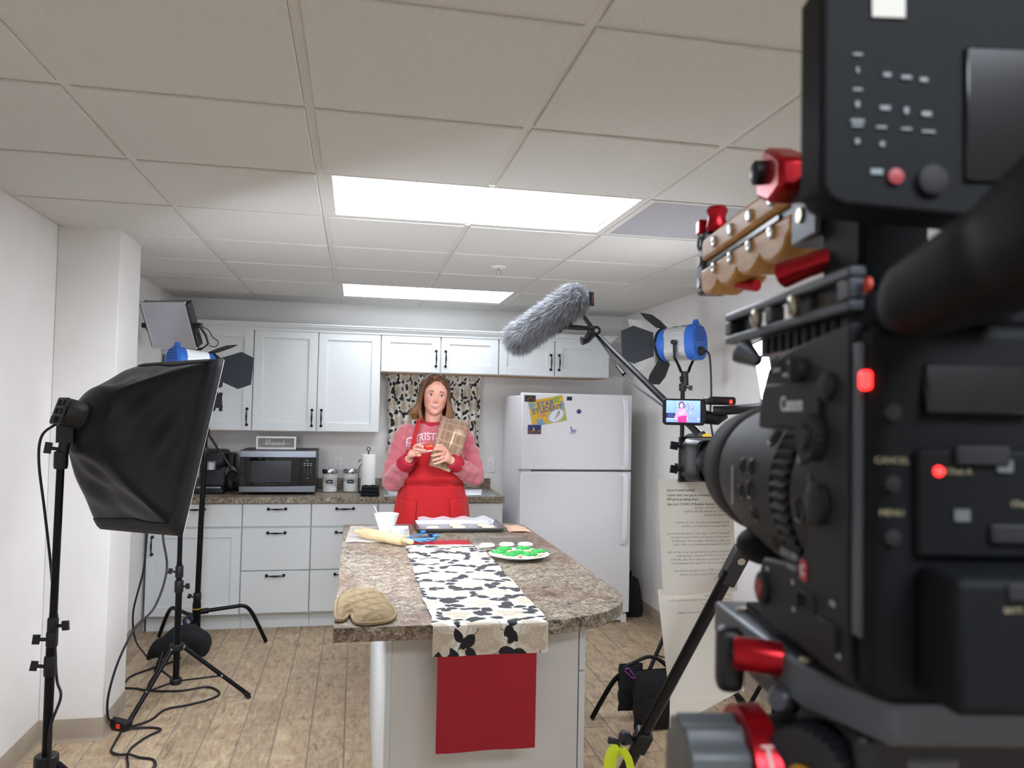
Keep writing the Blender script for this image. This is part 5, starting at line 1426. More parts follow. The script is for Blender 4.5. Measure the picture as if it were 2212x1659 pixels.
# nails
nail = M('nail_polish_pale', '#f2e4e0', .2)
for f in fL[:3] + fR:
    d_ = (f[-1] - f[-2]).normalized()
    c_ = f[-1] + Vector((0, -.0052, .0012)) - d_ * .003
    MB(PMAT).sph((0, 0, 0), (.0034, .0016, .0058), 10, 8, zto(d_, c_, (0, -1, 0)) @ Matrix.Rotation(0, 4, 'Z') @ Matrix(((1, 0, 0, 0), (0, 1, 0, 0), (0, 0, 1, 0), (0, 0, 0, 1)))).build('fingernail', nail, person)

# --- towel on her shoulder
tl_ = [Vector(q) for q in ((.055, .115, 1.36), (.052, .08, 1.45), (.050, .0, 1.498), (.045, -.07, 1.487), (.030, -.135, 1.44), (.008, -.186, 1.36), (-.010, -.210, 1.29), (-.020, -.212, 1.218))]
tr_ = [Vector(q) for q in ((.215, .11, 1.34), (.215, .08, 1.42), (.212, .0, 1.462), (.206, -.065, 1.452), (.195, -.125, 1.40), (.168, -.182, 1.31), (.135, -.205, 1.24), (.096, -.210, 1.180))]
TLc, TRc = bez(tl_, 10), bez(tr_, 10); nT = len(TLc)
tA = np.array([list(PMAT @ q) for q in TLc]); tB = np.array([list(PMAT @ q) for q in TRc]); nrm = np.array(list(PMAT.to_3x3() @ Vector((0, -1, .3))))
def tpos(U, V):
    f_ = V * (nT - 1); i0 = np.clip(f_.astype(int), 0, nT - 2); fr_ = (f_ - i0)[..., None]
    A_ = tA[i0] * (1 - fr_) + tA[i0 + 1] * fr_; B_ = tB[i0] * (1 - fr_) + tB[i0 + 1] * fr_
    P = A_ + (B_ - A_) * U[..., None]
    fold = .006 * np.sin(PI * U) + .004 * np.sin(U * 15 + V * 6) * np.sin(PI * U)
    P = P + nrm * fold[..., None]
    return P[..., 0], P[..., 1], P[..., 2]
def tcol(U, V):
    b = hexc('#8d7157'); l = hexc('#b08c74'); n_ = .03 * np.sin(U * 300) * np.sin(V * 500)
    m_ = (np.abs(np.mod(U * 5 + .12, 1) - .5) < .075) | (np.abs(np.mod(V * 10.5 + .2, 1) - .5) < .085)
    m2 = (np.abs(U - .12) < .05)
    out = [np.where(m_ | m2, l[k], b[k]) + n_ for k in range(3)]
    fl_ = np.exp(-((U - .58 + .12 * (V - .65)) / .03) ** 2 - ((V - .66) / .1) ** 2) + .6 * np.exp(-((U - .75) / .1) ** 2 - ((V - .58) / .03) ** 2)
    return [np.clip(out[k] + .4 * fl_, 0, 1) for k in range(3)]
tw_ = print_grid('kitchen_towel', 70, 180, tpos, tcol, M('terry_cloth', '#a98c72', .95, attr='print', bump=.5, bscale=400, sheen=.3), None, solid=.007)
tag(tw_, 'beige checked kitchen towel draped over the woman\'s shoulder', 'towel')

# --- frosted cookie in her hands
cmat = PMAT @ Matrix.Translation((-.026, -.316, 1.326)) @ Matrix.Rotation(R(38), 4, 'X')
hc_ = thing('frosted_cookie', tuple(PMAT @ Vector((-.026, -.316, 1.326))), 'red frosted cookie with gold swirls held in the woman\'s hands', 'cookie')
def cf(u, v, s=1.0):
    th = u * 2 * PI; P_ = [(0, -.005), (.92, -.005), (1, -.001), (.97, .004), (0, .005)]
    q = P_[int(round(v * 4))]; r_ = .035 * (1 + .05 * math.sin(4 * th + 1))
    return (r_ * q[0] * math.cos(th), r_ * .92 * q[0] * math.sin(th), q[1])
MB(cmat).grid(cf, 32, 5, True).build('biscuit', dough, hc_, ang=180, fixn=True)
MB(cmat).grid(lambda u, v: (lambda p_: (p_[0] * .93 * 1, p_[1] * .93, .0045 + .004 * (1 - (v) ** 3)))(cf(u, .75 * 1) if v > 0 else (0, 0, 0)) if False else (.033 * v * (1 + .06 * math.sin(6 * u * 2 * PI)) * math.cos(u * 2 * PI), .030 * v * (1 + .06 * math.sin(6 * u * 2 * PI)) * math.sin(u * 2 * PI), .0045 + .005 * (1 - v ** 3)), 36, 8, True).build('frosting', M('red_frosting', '#c8201c', .35), hc_, ang=180, fixn=True)
gold = M('gold_icing', '#d8b46a', .4)
MB(cmat).tube(bez([(-.016, .006, .0095), (-.008, -.006, .010), (-.002, .006, .0105), (.006, -.004, .010), (.014, .006, .0095)], 6), .0016, 6).build('gold_swirl', gold, hc_)
MB(cmat).tube(bez([(.004, .012, .0095), (.012, .014, .009), (.018, .006, .0085), (.02, -.006, .008)], 6), .0014, 6).build('gold_swirl', gold, hc_)
MB(cmat).tube(bez([(-.022, -.004, .0085), (-.018, -.014, .008), (-.008, -.016, .009)], 6), .0014, 6).build('green_swirl', M('dark_green_icing', '#3a4a22', .4), hc_)
# ------------------------------------------------------------ lighting gear on the left
stand_m = M('black_stand_metal', '#131417', .32, .6)
blue_h = M('blue_housing', '#2a62b8', .45)
silver = M('silver_housing', '#c9ccce', .35, .6)
white_h = M('white_housing', '#dfe3e4', .4)
barn_m = M('barn_door_black', '#23262c', .55, .3)
def knob(mb, at_, d, L=.022, w=.028, r=.009):
    """wing knob sticking out from at_ along d"""
    d = Vector(d).normalized(); a = Vector(at_)
    mb.cyl(a, a + d * L, r * .6, n=10); K_ = zto(d, a + d * L)
    mb.bx(-r * .45, r * .45, -w / 2, w / 2, -.004, .016, K_)
    return mb
def collar(parent, c, r, h, kd=None, name='collar'):
    mb = MB().lathe([(r * .9, -h / 2), (r, -h / 2 + .004), (r, h / 2 - .004), (r * .9, h / 2)], 20, TR(*c))
    o = mb.build(name, black_pl, parent)
    if kd: knob(MB(), (c[0] + kd[0] * r * .8, c[1] + kd[1] * r * .8, c[2]), kd).build('wing_knob', black_pl, o)
    return o
def cable(name, pts, r, label, cat='cable', n=8, mat=None):
    o = MB().tube(bez(pts, n), r, 8).build(name, mat or M('cable_rubber', '#17151c', .5)); return tag(o, label, cat)

# softbox on its stand
sbs = thing('light_stand', (-.88, 2.6, 0), 'black light stand carrying the softbox at the far left', 'light stand')
px_, py_ = -.885, 2.6
MB().tube([(px_, py_, .10), (px_, py_, .80)], .0135, 16).build('lower_tube', stand_m, sbs)
MB().tube([(px_ + .002, py_, .76), (px_ + .004, py_, .90)], .0122, 16).build('middle_tube', stand_m, sbs)
MB().tube([(px_ + .003, py_, .84), (px_ + .007, py_, 1.40)], .0112, 16).build('upper_tube', stand_m, sbs)
collar(sbs, (px_, py_, .745), 0.0175, .06, (-1, -.3, .2)); collar(sbs, (px_ + .002, py_, .825), .0165, .045, (-1, -.2, .1)); collar(sbs, (px_ + .003, py_, .865), .0155, .05, (1, -.3, .1))
collar(sbs, (px_, py_, .455), .034, .05, None, 'leg_collar')
MB().lathe([(.018, -.02), (.020, -.01), (.020, .03), (.014, .035)], 16, TR(px_ + .007, py_, 1.36)).build('top_stud', black_pl, sbs)
for k in range(3):
    a = R(5 + 120 * k); d_ = Vector((math.cos(a), math.sin(a), 0))
    MB().tube([Vector((px_, py_, .45)) + d_ * .03, Vector((px_, py_, .012)) + d_ * .46], .010, 10).build('leg', stand_m, sbs)
    MB().tube([Vector((px_, py_, .14)) + d_ * .02, Vector((px_, py_, .225)) + d_ * .25], .006, 8).build('brace', stand_m, sbs)
    MB().sph(tuple(Vector((px_, py_, .014)) + d_ * .462), .014, 10, 8).build('foot', black_pl, sbs)
sb = thing('softbox', (-.87, 2.6, 1.39), 'large black softbox light at the left, seen from behind', 'softbox')
fab = M('black_nylon', '#060709', .5, spec=.35, col2='#0b0c0f', scale=6, bump=.25, bscale=14, sheen=.05)
A_, B_, C_, D_ = Vector((-.438, 2.708, 1.698)), Vector((-.521, 2.573, 1.140)), Vector((-.858, 2.927, 1.111)), Vector((-.761, 3.061, 1.692))
HD = Vector((-.846, 2.608, 1.505)); fc = (A_ + B_ + C_ + D_) / 4; ax = (fc - HD).normalized()
K_ = zto(ax, HD); Ki = K_.inverted()
corn = [Ki @ q for q in (A_, B_, C_, D_)]
# fabric: loft from a small ring at the lamp to the square mouth, sagging between the ribs
n4 = 16
def sbf(u, v):
    f = u * 4; i = int(f) % 4; t = f - int(f)
    c0, c1 = corn[i], corn[(i + 1) % 4]
    edge = c0.lerp(c1, t)
    a = math.atan2(edge.y, edge.x)
    ring_ = Vector((.108 * math.cos(a), .108 * math.sin(a), .040))
    if v < .09: return tuple(Vector((.046 * math.cos(a), .046 * math.sin(a), .012)).lerp(ring_, v / .09))
    v = (v - .09) / .91
    bow = math.sin(PI * v)
    p_ = ring_.lerp(edge, v)
    # ribs bow outward, panels between sag inward
    rad_ = Vector((edge.x, edge.y, 0)).normalized()
    sag = (-.026 * math.sin(PI * t) ** 1.2 + .012) * bow + .006 * math.sin(v * 17 + u * 23) * bow * math.sin(PI * t) + .004 * math.sin(u * 61 + v * 9) * bow
    return tuple(p_ + rad_ * sag)
MB(K_).grid(sbf, 4 * n4, 34, True).build('shell', fab, sb, ang=180, solid=.0015)
# stiff hem around the mouth
def hem(u, v):
    f = u * 4; i = int(f) % 4; t = f - int(f); e_ = corn[i].lerp(corn[(i + 1) % 4], t); r_ = Vector((e_.x, e_.y, 0)).normalized()
    p_ = Vector(sbf(u, 1 - .13 * v)) if v > 0 else e_ + Vector((0, 0, .006))
    return tuple(p_ + r_ * .004)
MB(K_).grid(hem, 64, 4, True).build('hem_band', M('black_webbing', '#1d1e22', .7), sb, ang=180, solid=.002)
inn = [q * 1.0 for q in corn]
MB(K_).add([tuple(Vector((q.x * .985, q.y * .985, q.z + .0075))) for q in inn], [(0, 1, 2, 3)]).build('diffuser_front', M('softbox_glow', '#ffffff', .6, emit='#eaf1ff', estr=E_SOFTBOX), sb, solid=.002)
MB(K_).tube([tuple(Vector((q.x * .99, q.y * .99, q.z + .008))) for q in inn + [inn[0]]], .004, 6).build('white_piping', M('white_trim', '#f2f2f2', .6), sb)
# lamp head
MB(K_).lathe([(.02, -.045), (.036, -.043), (.043, -.03), (.046, .0), (.052, .03), (.056, .05), (.05, .065)], 28).build('lamp_head', black_pl, sb)
bk = MB(K_).bx(-.03, .03, -.045, .04, -.052, -.043).build('control_plate', grey_pl, sb, bev=.004)
for q in ((-.012, .022), (.012, .022), (-.012, -.004), (.012, -.004)): MB(K_).bx(q[0] - .007, q[0] + .007, q[1] - .008, q[1] + .008, -.056, -.051).build('rocker_switch', black_mt, bk, bev=.001)
MB(K_).bx(-.012, .012, -.04, -.022, -.06, -.051).build('power_socket', black_mt, bk)
mb = MB().cyl((-.878, 2.6, 1.36), (-.866, 2.603, 1.445), .016); mb.bx(-.89, -.842, 2.585, 2.622, 1.42, 1.475)
knob(mb, (-.888, 2.6, 1.40), (-1, -.25, .15), .02, .034); mb.build('tilt_bracket', black_pl, sb)
cable('power_cord', [(-.892, 2.592, 1.478), (-.925, 2.575, 1.44), (-.928, 2.57, 1.36), (-.918, 2.60, 1.214), (-.900, 2.625, 1.017), (-.888, 2.63, .86), (-.876, 2.63, .70), (-.852, 2.60, .651), (-.868, 2.57, .568), (-.864, 2.565, .456), (-.85, 2.56, .3), (-.83, 2.5, .1), (-.78, 2.4, .008), (-.6, 2.2, .006)], .004, 'thin black power cord running down the softbox stand')

# fresnel lamp head: local +z is the beam
def fresnel(name, loc, d, label, roof, doors, lit, yoke_down=.17, sc=1.0):
    t = thing(name, loc, label, 'stage light')
    K_ = zto(d, loc, (0, 0, 1)) @ Matrix.Scale(sc, 4)      # local y is up
    w, h, l = .076, .088, .15
    def rr(w, h, z, e=.55): return [(w * math.copysign(abs(math.cos(a)) ** e, math.cos(a)), h * math.copysign(abs(math.sin(a)) ** (e if math.sin(a) < 0 else min(1, e * 1.35)), math.sin(a)), z) for a in [2 * PI * (i + .5) / 32 for i in range(32)]]
    def loft(rings, nm, mat, par=None):
        mb = MB(K_); vs = [p_ for r_ in rings for p_ in r_]; n = 32
        fs = [(i * n + j, i * n + (j + 1) % n, (i + 1) * n + (j + 1) % n, (i + 1) * n + j) for i in range(len(rings) - 1) for j in range(n)] + [tuple(range(n)), tuple(range((len(rings) - 1) * n, len(rings) * n))]
        return mb.add(vs, fs).build(nm, mat, par or t, fixn=True, ang=35)
    b = loft([rr(w, h, -.055), rr(w, h, .075)], 'body', roof)
    for yy in (-.05, -.02, .045): MB(K_).bx(-w - .002, w + .002, yy - .0025, yy + .0025, -.05, .07).build('body_rib', roof, b)
    for k in range(2):
        for zz in (-.035, .015): MB(K_).bx(-.03 + .0, .03, h - .001, h + .0015, zz, zz + .03).build('vent_slot', black_mt, b)
    rc_ = loft([rr(w * .92, h * .94, -.098, .72), rr(w * 1.06, h * 1.05, -.088, .72), rr(w * 1.08, h * 1.07, -.052, .72)], 'rear_cap', blue_h)
    for k in range(5): MB(K_).bx(-.048 + .006 * abs(k - 2), .048 - .006 * abs(k - 2), .010 + k * .016 - .004, .010 + k * .016 + .004, -.101, -.094).build('vent_louver', M('blue_louver', '#1f4d96', .5), rc_)
    MB(K_).lathe([(.024, -.0), (.024, .012), (.018, .018)], 20, Matrix.Translation((0, -.048, -.096)) @ zto((0, 0, -1))).build('dimmer_knob', black_pl, rc_)
    MB(K_).add([(-.026, h * .98, -.085), (.026, h * .98, -.085), (.006, h * 1.32, -.085), (-.006, h * 1.32, -.085), (-.026, h * .98, -.065), (.026, h * .98, -.065), (.006, h * 1.32, -.065), (-.006, h * 1.32, -.065)], [(0, 1, 2, 3), (7, 6, 5, 4), (0, 4, 5, 1), (1, 5, 6, 2), (2, 6, 7, 3), (3, 7, 4, 0)]).build('top_handle', blue_h, rc_, fixn=True)
    MB(K_).lathe([(.066, .07), (.082, .072), (.086, .085), (.086, .112), (.070, .114), (.066, .10)], 32).build('front_ring', blue_h, t, ang=40)
    MB(K_).lathe([(.0, .102), (.066, .094)], 32, cap=False).build('fresnel_lens', M('lens_glow_' + name + str(lit), '#ffffff', .2, emit='#fff3e4', estr=lit) if lit else M('lens_dark', '#9aa0a8', .1), t)
    MB(K_).lathe([(.079, .116), (.092, .116), (.092, .124), (.079, .124), (.079, .116)], 32, cap=False).build('barn_door_ring', barn_m, t, ang=40)
    for ang_, w0, w1, ln, op in doors:
        # each door a trapezoid hinged on the ring
        Kd = K_ @ Matrix.Rotation(R(ang_), 4, 'Z') @ Matrix.Translation((0, .09, .124)) @ Matrix.Rotation(R(-op), 4, 'X')
        MB(Kd).prism([(-w0, 0), (w0, 0), (w1, ln * .62), (w1 * .72, ln), (-w1 * .72, ln), (-w1, ln * .62)], -.001, .001, Matrix.Rotation(PI / 2, 4, 'X') @ Matrix.Identity(4)).build('barn_door', barn_m, t, fixn=True)
        MB(Kd).bx(-.014, .014, -.006, .006, -.012, .012).build('hinge', barn_m, t)
    # U yoke
    P = [(w + .012, 0, 0), (w + .014, -h * .9, 0), (w * .7, -yoke_down + .03, 0), (w * .45, -yoke_down, 0), (-w * .45, -yoke_down, 0), (-w * .7, -yoke_down + .03, 0), (-w - .014, -h * .9, 0), (-w - .012, 0, 0)]
    MB(K_).tube(P, .009, 8, sx=.5, hint=(1, 0, 0)).build('yoke', M('yoke_black', '#1a1b1e', .4, .4), t)
    for s_ in (-1, 1): MB(K_).cyl((s_ * w, 0, 0), (s_ * (w + .03), 0, 0), .012, n=12).build('yoke_bolt', black_pl, t)
    mb = MB(K_).cyl((0, -yoke_down + .004, 0), (0, -yoke_down - .07, 0), .019); 
    o = mb.build('spigot_clamp', black_pl, t); knob(MB(), K_ @ Vector((.012, -yoke_down - .03, .0)), K_.to_3x3() @ Vector((1, -.3, 0)), .02, .034).build('wing_knob', black_pl, o)
    return t, K_
# second stand with the lamp partly hidden behind the softbox
ls2 = thing('light_stand', (-.872, 4.31, 0), 'black tripod light stand with spread legs in front of the base cabinets at the left', 'light stand')
px_, py_ = -.872, 4.31
MB().tube([(px_, py_, .10), (px_, py_, .60)], .0165, 14).build('lower_tube', stand_m, ls2)
MB().tube([(px_ - .001, py_, .56), (px_ - .002, py_, .72)], .0145, 14).build('middle_tube', stand_m, ls2)
MB().tube([(px_ - .002, py_, .66), (px_ - .006, py_, 1.60)], .0125, 14).build('upper_tube', stand_m, ls2)
collar(ls2, (px_, py_, .60), .022, .06, (1, -.3, .1)); collar(ls2, (px_ - .001, py_, .675), .020, .06, (-1, -.4, .3)); collar(ls2, (px_, py_, .29), .036, .03, None, 'leg_collar'); collar(ls2, (px_, py_, .115), .03, .03, None, 'brace_collar')
for fx, fy in ((-.508, 4.33), (-1.024, 4.028), (-1.06, 4.575)):
    d_ = Vector((fx - px_, fy - py_, 0)); L_ = d_.length; d_.normalize()
    P0, P1 = Vector((px_, py_, .285)) + d_ * .035, Vector((fx, fy, .014))
    lg = MB().tube([P0, P1], .0115, 10).build('leg', stand_m, ls2)
    MB().tube([Vector((px_, py_, .115)) + d_ * .025, P0.lerp(P1, .58)], .0075, 8, sx=.6).build('brace', stand_m, ls2)
    for q in (P0, P0.lerp(P1, .58)): MB().cyl(q + Vector((0, -.014, .003)), q + Vector((0, .014, .003)), .006, n=10).build('rivet', chrome, lg)
    MB().cyl(P1 + Vector((0, 0, -.012)), P1 + (P0 - P1).normalized() * .03, .0125, n=10).build('foot', black_pl, lg)
doors = [(90, .062, .10, .17, 62), (-90, .062, .10, .17, 62), (0, .05, .085, .15, 55), (180, .05, .085, .15, 55)]
fresnel('stage_light', (-.868, 4.34, 1.745), (.76, .64, -.08), 'blue and white stage light with barn doors, mostly hidden behind the softbox', white_h, [(0, .06, .075, .13, 28), (180, .06, .075, .13, 60), (-90, .06, .10, .20, 24), (90, .06, .10, .18, 55)], E_TUNGSTEN_LEFT, .12)
cable('power_cord', [(-.93, 4.30, 1.70), (-.955, 4.27, 1.4), (-.948, 4.22, 1.1), (-.935, 4.2, .884), (-.889, 4.1, .73), (-.919, 4.02, .57), (-.99, 3.95, .483), (-1.042, 3.9, .35), (-1.074, 3.885, .204), (-1.085, 3.93, .09), (-1.082, 4.0, .045), (-1.075, 4.03, .03)], .0055, 'black power cord hanging from the stage light to the switch box on the floor')
# inline switch on the floor
swt = thing('inline_switch', (-1.06, 4.02, 0), 'black inline dimmer box with a red rocker switch on the floor', 'switch')
K_ = Matrix.Translation((-1.062, 4.018, .001)) @ Matrix.Rotation(R(-32), 4, 'Z')
MB(K_).bx(-.065, .065, -.026, .026, 0, .042).build('case', black_pl, swt, bev=.008, seg=3)
MB(K_).bx(.012, .036, -.0275, -.024, .012, .034).build('rocker', M('red_rocker', '#e23b2e', .4, emit='#e23b2e', estr=.12), swt, bev=.002)
MB(K_).bx(-.03, -.005, -.027, -.025, .012, .034).build('label_plate', grey_pl, swt)
cable('floor_cable', [(-1.013, 3.992, .012), (-.937, 4.088, .006), (-.897, 4.217, .006), (-.8, 4.263, .006), (-.702, 4.332, .006), (-.671, 4.415, .006), (-.75, 4.517, .006), (-.881, 4.478, .006), (-1.037, 4.501, .006), (-1.124, 4.548, .006), (-1.22, 4.57, .006)], .0055, 'black cable looping across the floor under the tripod stand')
cable('floor_cable', [(-1.012, 3.985, .012), (-.914, 3.995, .006), (-.86, 3.96, .006), (-.902, 3.89, .006), (-.938, 3.782, .006), (-.935, 3.69, .006), (-.901, 3.571, .006), (-.88, 3.4, .006), (-.92, 3.2, .006)], .0055, 'black cable forming a small hook on the floor beside the switch box')
cable('floor_cable', [(-1.03, 3.965, .014), (-1.026, 3.827, .006), (-1.015, 3.747, .006), (-.964, 3.694, .012), (-.925, 3.68, .017), (-.88, 3.664, .008), (-.823, 3.643, .006), (-.797, 3.595, .006), (-.796, 3.554, .006), (-.83, 3.42, .006)], .0055, 'black cable crossing in front of the switch box toward the camera')
cable('floor_cable', [(-1.26, 4.58, .006), (-1.207, 4.606, .006), (-1.2, 4.749, .006), (-1.125, 4.867, .006), (-1.06, 4.94, .006), (-1.0, 5.05, .006)], .0055, 'black cable curving out from behind the column to the sandbag')

# C-stand with LED panel
def cstand_base(t, cx, cy, feet, zt=.26):
    MB().lathe([(.024, -.14), (.026, -.12), (.026, .03), (.022, .05)], 18, TR(cx, cy, zt)).build('base_casting', stand_m, t)
    for i, (fx, fy) in enumerate(feet):
        d_ = Vector((fx - cx, fy - cy, 0)); L_ = d_.length; d_.normalize(); z0 = zt - .02 - .035 * i
        c = Vector((cx, cy, 0))
        P = [c + d_ * .02 + Vector((0, 0, z0)), c + d_ * L_ * .5 + Vector((0, 0, z0 + .012)), c + d_ * (L_ * .66) + Vector((0, 0, z0 + .012)), c + d_ * (L_ * .77) + Vector((0, 0, z0 - .03)), c + d_ * L_ * .9 + Vector((0, 0, z0 * .42)), c + d_ * L_ + Vector((0, 0, .008))]
        MB().tube(bez(P, 5), .0125, 10).build('leg', stand_m, t)
        MB().cyl(c + d_ * .015 + Vector((0, 0, z0)), c + d_ * .07 + Vector((0, 0, z0 + .002)), .018, n=12).build('leg_socket', stand_m, t)
cs = thing('c_stand', (-.945, 5.21, 0), 'black C-stand with bent legs in front of the left base cabinet', 'light stand')
cx, cy = -.945, 5.21
cstand_base(cs, cx, cy, [(-.53, 5.315), (-1.233, 5.53), (-1.08, 4.80)])
MB().tube([(cx, cy, .12), (cx + .008, cy, .80), (cx + .02, cy, 1.25)], .0175, 14).build('riser_tube', stand_m, cs)
MB().tube([(cx + .018, cy, 1.2), (cx + .022, cy, 1.80)], .0125, 14).build('upper_tube', stand_m, cs)
collar(cs, (cx + .001, cy, .335), .024, .05, (-1, -.5, .4)); MB().lathe([(.0262, -.003), (.0262, .003)], 18, TR(cx, cy, .262)).build('yellow_band', M('yellow_mark', '#c9a92a', .6), cs)
collar(cs, (cx + .02, cy, 1.25), .022, .05)
# grip head with T handle
gh = MB().cyl((-.93, 5.19, 1.53), (-.88, 5.16, 1.53), .028).build('grip_head', stand_m, cs)
mb = MB().tube([(-.9, 5.17, 1.545), (-.835, 5.15, 1.562)], .008, 8); mb.tube([(-.83, 5.145, 1.505), (-.833, 5.145, 1.53), (-.836, 5.145, 1.565), (-.834, 5.145, 1.6), (-.832, 5.145, 1.622)], [.012, .009, .013, .009, .012], 10)
mb.build('t_handle', stand_m, gh)
ar = MB().tube([(-.925, 5.15, 1.55), (-.895, 5.15, 1.352), (-.745, 5.15, 1.128)], .008, 10).build('grip_arm', stand_m, cs)
mb = MB().cyl((-.765, 5.17, 1.13), (-.745, 5.10, 1.11), .032, n=20); mb.cyl((-.75, 5.11, 1.11), (-.735, 5.07, 1.10), .022, n=16)
mb.build('arm_grip_head', stand_m, cs)
MB().tube([(-.74, 5.10, 1.08), (-.715, 5.10, 1.10), (-.70, 5.10, 1.12), (-.685, 5.10, 1.14)], [.012, .013, .012, .010], 10).build('arm_t_handle', stand_m, cs)

lp = thing('led_panel', (-1.10, 5.16, 1.84), 'switched-off square LED panel light above the left wall cabinet', 'led light')
n_ = Vector((-.30, -.82, -.49)).normalized(); K_ = zto(n_, (-1.158, 5.16, 2.03), (0, 0, 1))
MB(K_).bx(-.148, .148, -.155, .155, -.045, -.004).build('housing', black_pl, lp, bev=.006)
mb = MB(K_)
for a in ((-.15, .15, .143, .158), (-.15, .15, -.158, -.143), (-.15, -.138, -.143, .143), (.138, .15, -.143, .143)): mb.bx(*a, -.02, .003)
mb.build('bezel', M('led_bezel', '#c9cacd', .5), lp, bev=.002)
MB(K_).bx(-.138, .138, -.143, .143, -.004, 0).build('diffuser', M('led_off_diffuser', '#c3c3cc', .65), lp)
for s_ in (-1, 1):
    MB(K_).bx(s_ * .150 - .010, s_ * .150 + .010, -.15, .15, -.07, .0).build('side_rail', M('led_side', '#17181b', .4), lp, bev=.008)
    MB(K_).cyl((s_ * .155, -.01, -.035), (s_ * .20, -.01, -.035), .017).build('pivot_knob', grey_pl, lp)
P = [(.185, -.01, -.035), (.190, -.09, -.07), (.18, -.16, -.09), (.12, -.20, -.1), (-.12, -.20, -.1), (-.18, -.16, -.09), (-.190, -.09, -.07), (-.185, -.01, -.035)]
MB(K_).tube(P, .011, 8, sx=.45, hint=(1, 0, 0)).build('yoke', grey_pl, lp)
MB().cyl((-.925, 5.21, 1.79), (-.99, 5.2, 1.86), .018).build('stand_socket', black_pl, lp)
MB().tube([(-.99, 5.2, 1.855), (-1.06, 5.26, 1.90)], .012, 8).build('spigot_arm', black_pl, lp)
MB(K_).tube(bez([(.20, -.02, -.04), (.23, -.05, -.05), (.24, -.10, -.06), (.27, -.13, -.06), (.24, -.17, -.07), (.19, -.17, -.08)], 6), .003, 6).build('pigtail_cable', black_pl, lp)
cable('power_cord', [(-1.17, 5.12, 1.85), (-1.185, 5.05, 1.4), (-1.19, 5.02, 1.0), (-1.201, 5.0, .773), (-1.214, 5.0, .554), (-1.262, 5.0, .309), (-1.247, 5.0, .145), (-1.192, 4.99, .061), (-1.17, 4.99, .035)], .0055, 'black cord hanging down behind the column to the floor near the sandbag')
# saddle sandbag
bag_m = M('black_canvas', '#15161a', .9, col2='#1b1c20', scale=30, bump=.5, bscale=60)
def sandbag_left():
    mb = MB()
    prof_ = [Vector((-1.165, 4.97, .035)), Vector((-1.11, 4.95, .085)), Vector((-1.04, 4.93, .125)), Vector((-.975, 4.93, .165)), Vector((-.91, 4.95, .155)), Vector((-.87, 4.97, .10)), Vector((-.905, 4.98, .05))]
    P = bez(prof_, 6); rr_ = np.interp(np.linspace(0, 1, len(P)), [0, .08, .25, .5, .75, .92, 1], [.012, .036, .078, .092, .084, .055, .015])
    mb.tube(P, [float(a) for a in rr_], 20, sx=.78)
    mb.v = [(x + .004 * math.sin(y * 70 + z * 40), y, max(.002, z + .004 * math.sin(x * 60))) for x, y, z in mb.v]
    return mb
sg_ = thing('sandbag', (-1.0, 4.95, 0), 'black sandbag draped over the leg of the left C-stand', 'sandbag', 'sandbags')
sandbag_left().build('bag', bag_m, sg_, ang=60)
MB().tube(bez([(-.95, 4.95, .22), (-.97, 4.97, .255), (-.95, 5.02, .26), (-.93, 5.0, .24)], 6), .008, 8, sx=2).build('strap', M('strap_purple', '#3b2f55', .8), sg_)
# ------------------------------------------------------------ lighting gear, microphone and camcorder on the right
ls4 = thing('light_stand', (1.855, 4.2, 0), 'black tripod light stand carrying the blue stage light by the right wall', 'light stand')
px_, py_ = 1.855, 4.2
MB().tube([(px_, py_, .12), (px_, py_, .75)], .0165, 14).build('lower_tube', stand_m, ls4)
MB().tube([(px_, py_, .70), (px_, py_, 1.25)], .0145, 14).build('middle_tube', stand_m, ls4)
MB().tube([(px_, py_, 1.2), (px_, py_, 1.70)], .0125, 14).build('upper_tube', stand_m, ls4)
collar(ls4, (px_, py_, .74), .022, .06, (1, -.3, .1)); collar(ls4, (px_, py_, 1.24), .020, .06, (-1, -.4, .3)); collar(ls4, (px_, py_, .43), .036, .03, None, 'leg_collar'); collar(ls4, (px_, py_, .14), .03, .03, None, 'brace_collar'); collar(ls4, (px_, py_, 1.70), .021, .045, (1, -.3, -.1))
for fx, fy in ((1.56, 4.06), (2.05, 3.84), (2.02, 4.56)):
    d_ = Vector((fx - px_, fy - py_, 0)).normalized()
    P0, P1 = Vector((px_, py_, .425)) + d_ * .035, Vector((fx, fy, .014))
    lg = MB().tube([P0, P1], .0115, 10).build('leg', stand_m, ls4)
    MB().tube([Vector((px_, py_, .14)) + d_ * .025, P0.lerp(P1, .55)], .0075, 8, sx=.6).build('brace', stand_m, ls4)
    MB().cyl(P1 + Vector((0, 0, -.012)), P1 + (P0 - P1).normalized() * .03, .0125, n=10).build('foot', black_pl, lg)
t4, K4 = fresnel('stage_light', (1.858, 4.2, 1.955), (-.56, .83, -.05), 'blue and silver stage light with open barn doors by the right wall', silver,
        [(0, .06, .075, .14, 42), (180, .06, .075, .13, 58), (-90, .062, .10, .17, 48), (90, .062, .10, .19, 26)], E_TUNGSTEN, .15, 1.12)
cable('power_cord', [(1.93, 4.12, 1.915), (1.962, 4.10, 1.90), (1.977, 4.1, 1.84), (1.985, 4.1, 1.667), (1.981, 4.1, 1.533), (2.005, 4.1, 1.374), (2.02, 4.1, 1.25), (2.03, 4.1, .9), (2.0, 4.05, .3), (2.0, 3.95, .008), (2.05, 3.7, .006)], .0055, 'black cord hanging from the blue stage light by the right wall')
def gel(u, v):
    p_ = K4 @ Vector((-.15 + .30 * u + .012 * math.sin(v * 7), -.13 + .27 * v, .235 + .018 * math.sin(u * 5 + 1) + .006 * math.sin(v * 9 + u * 6)))
    return tuple(p_)
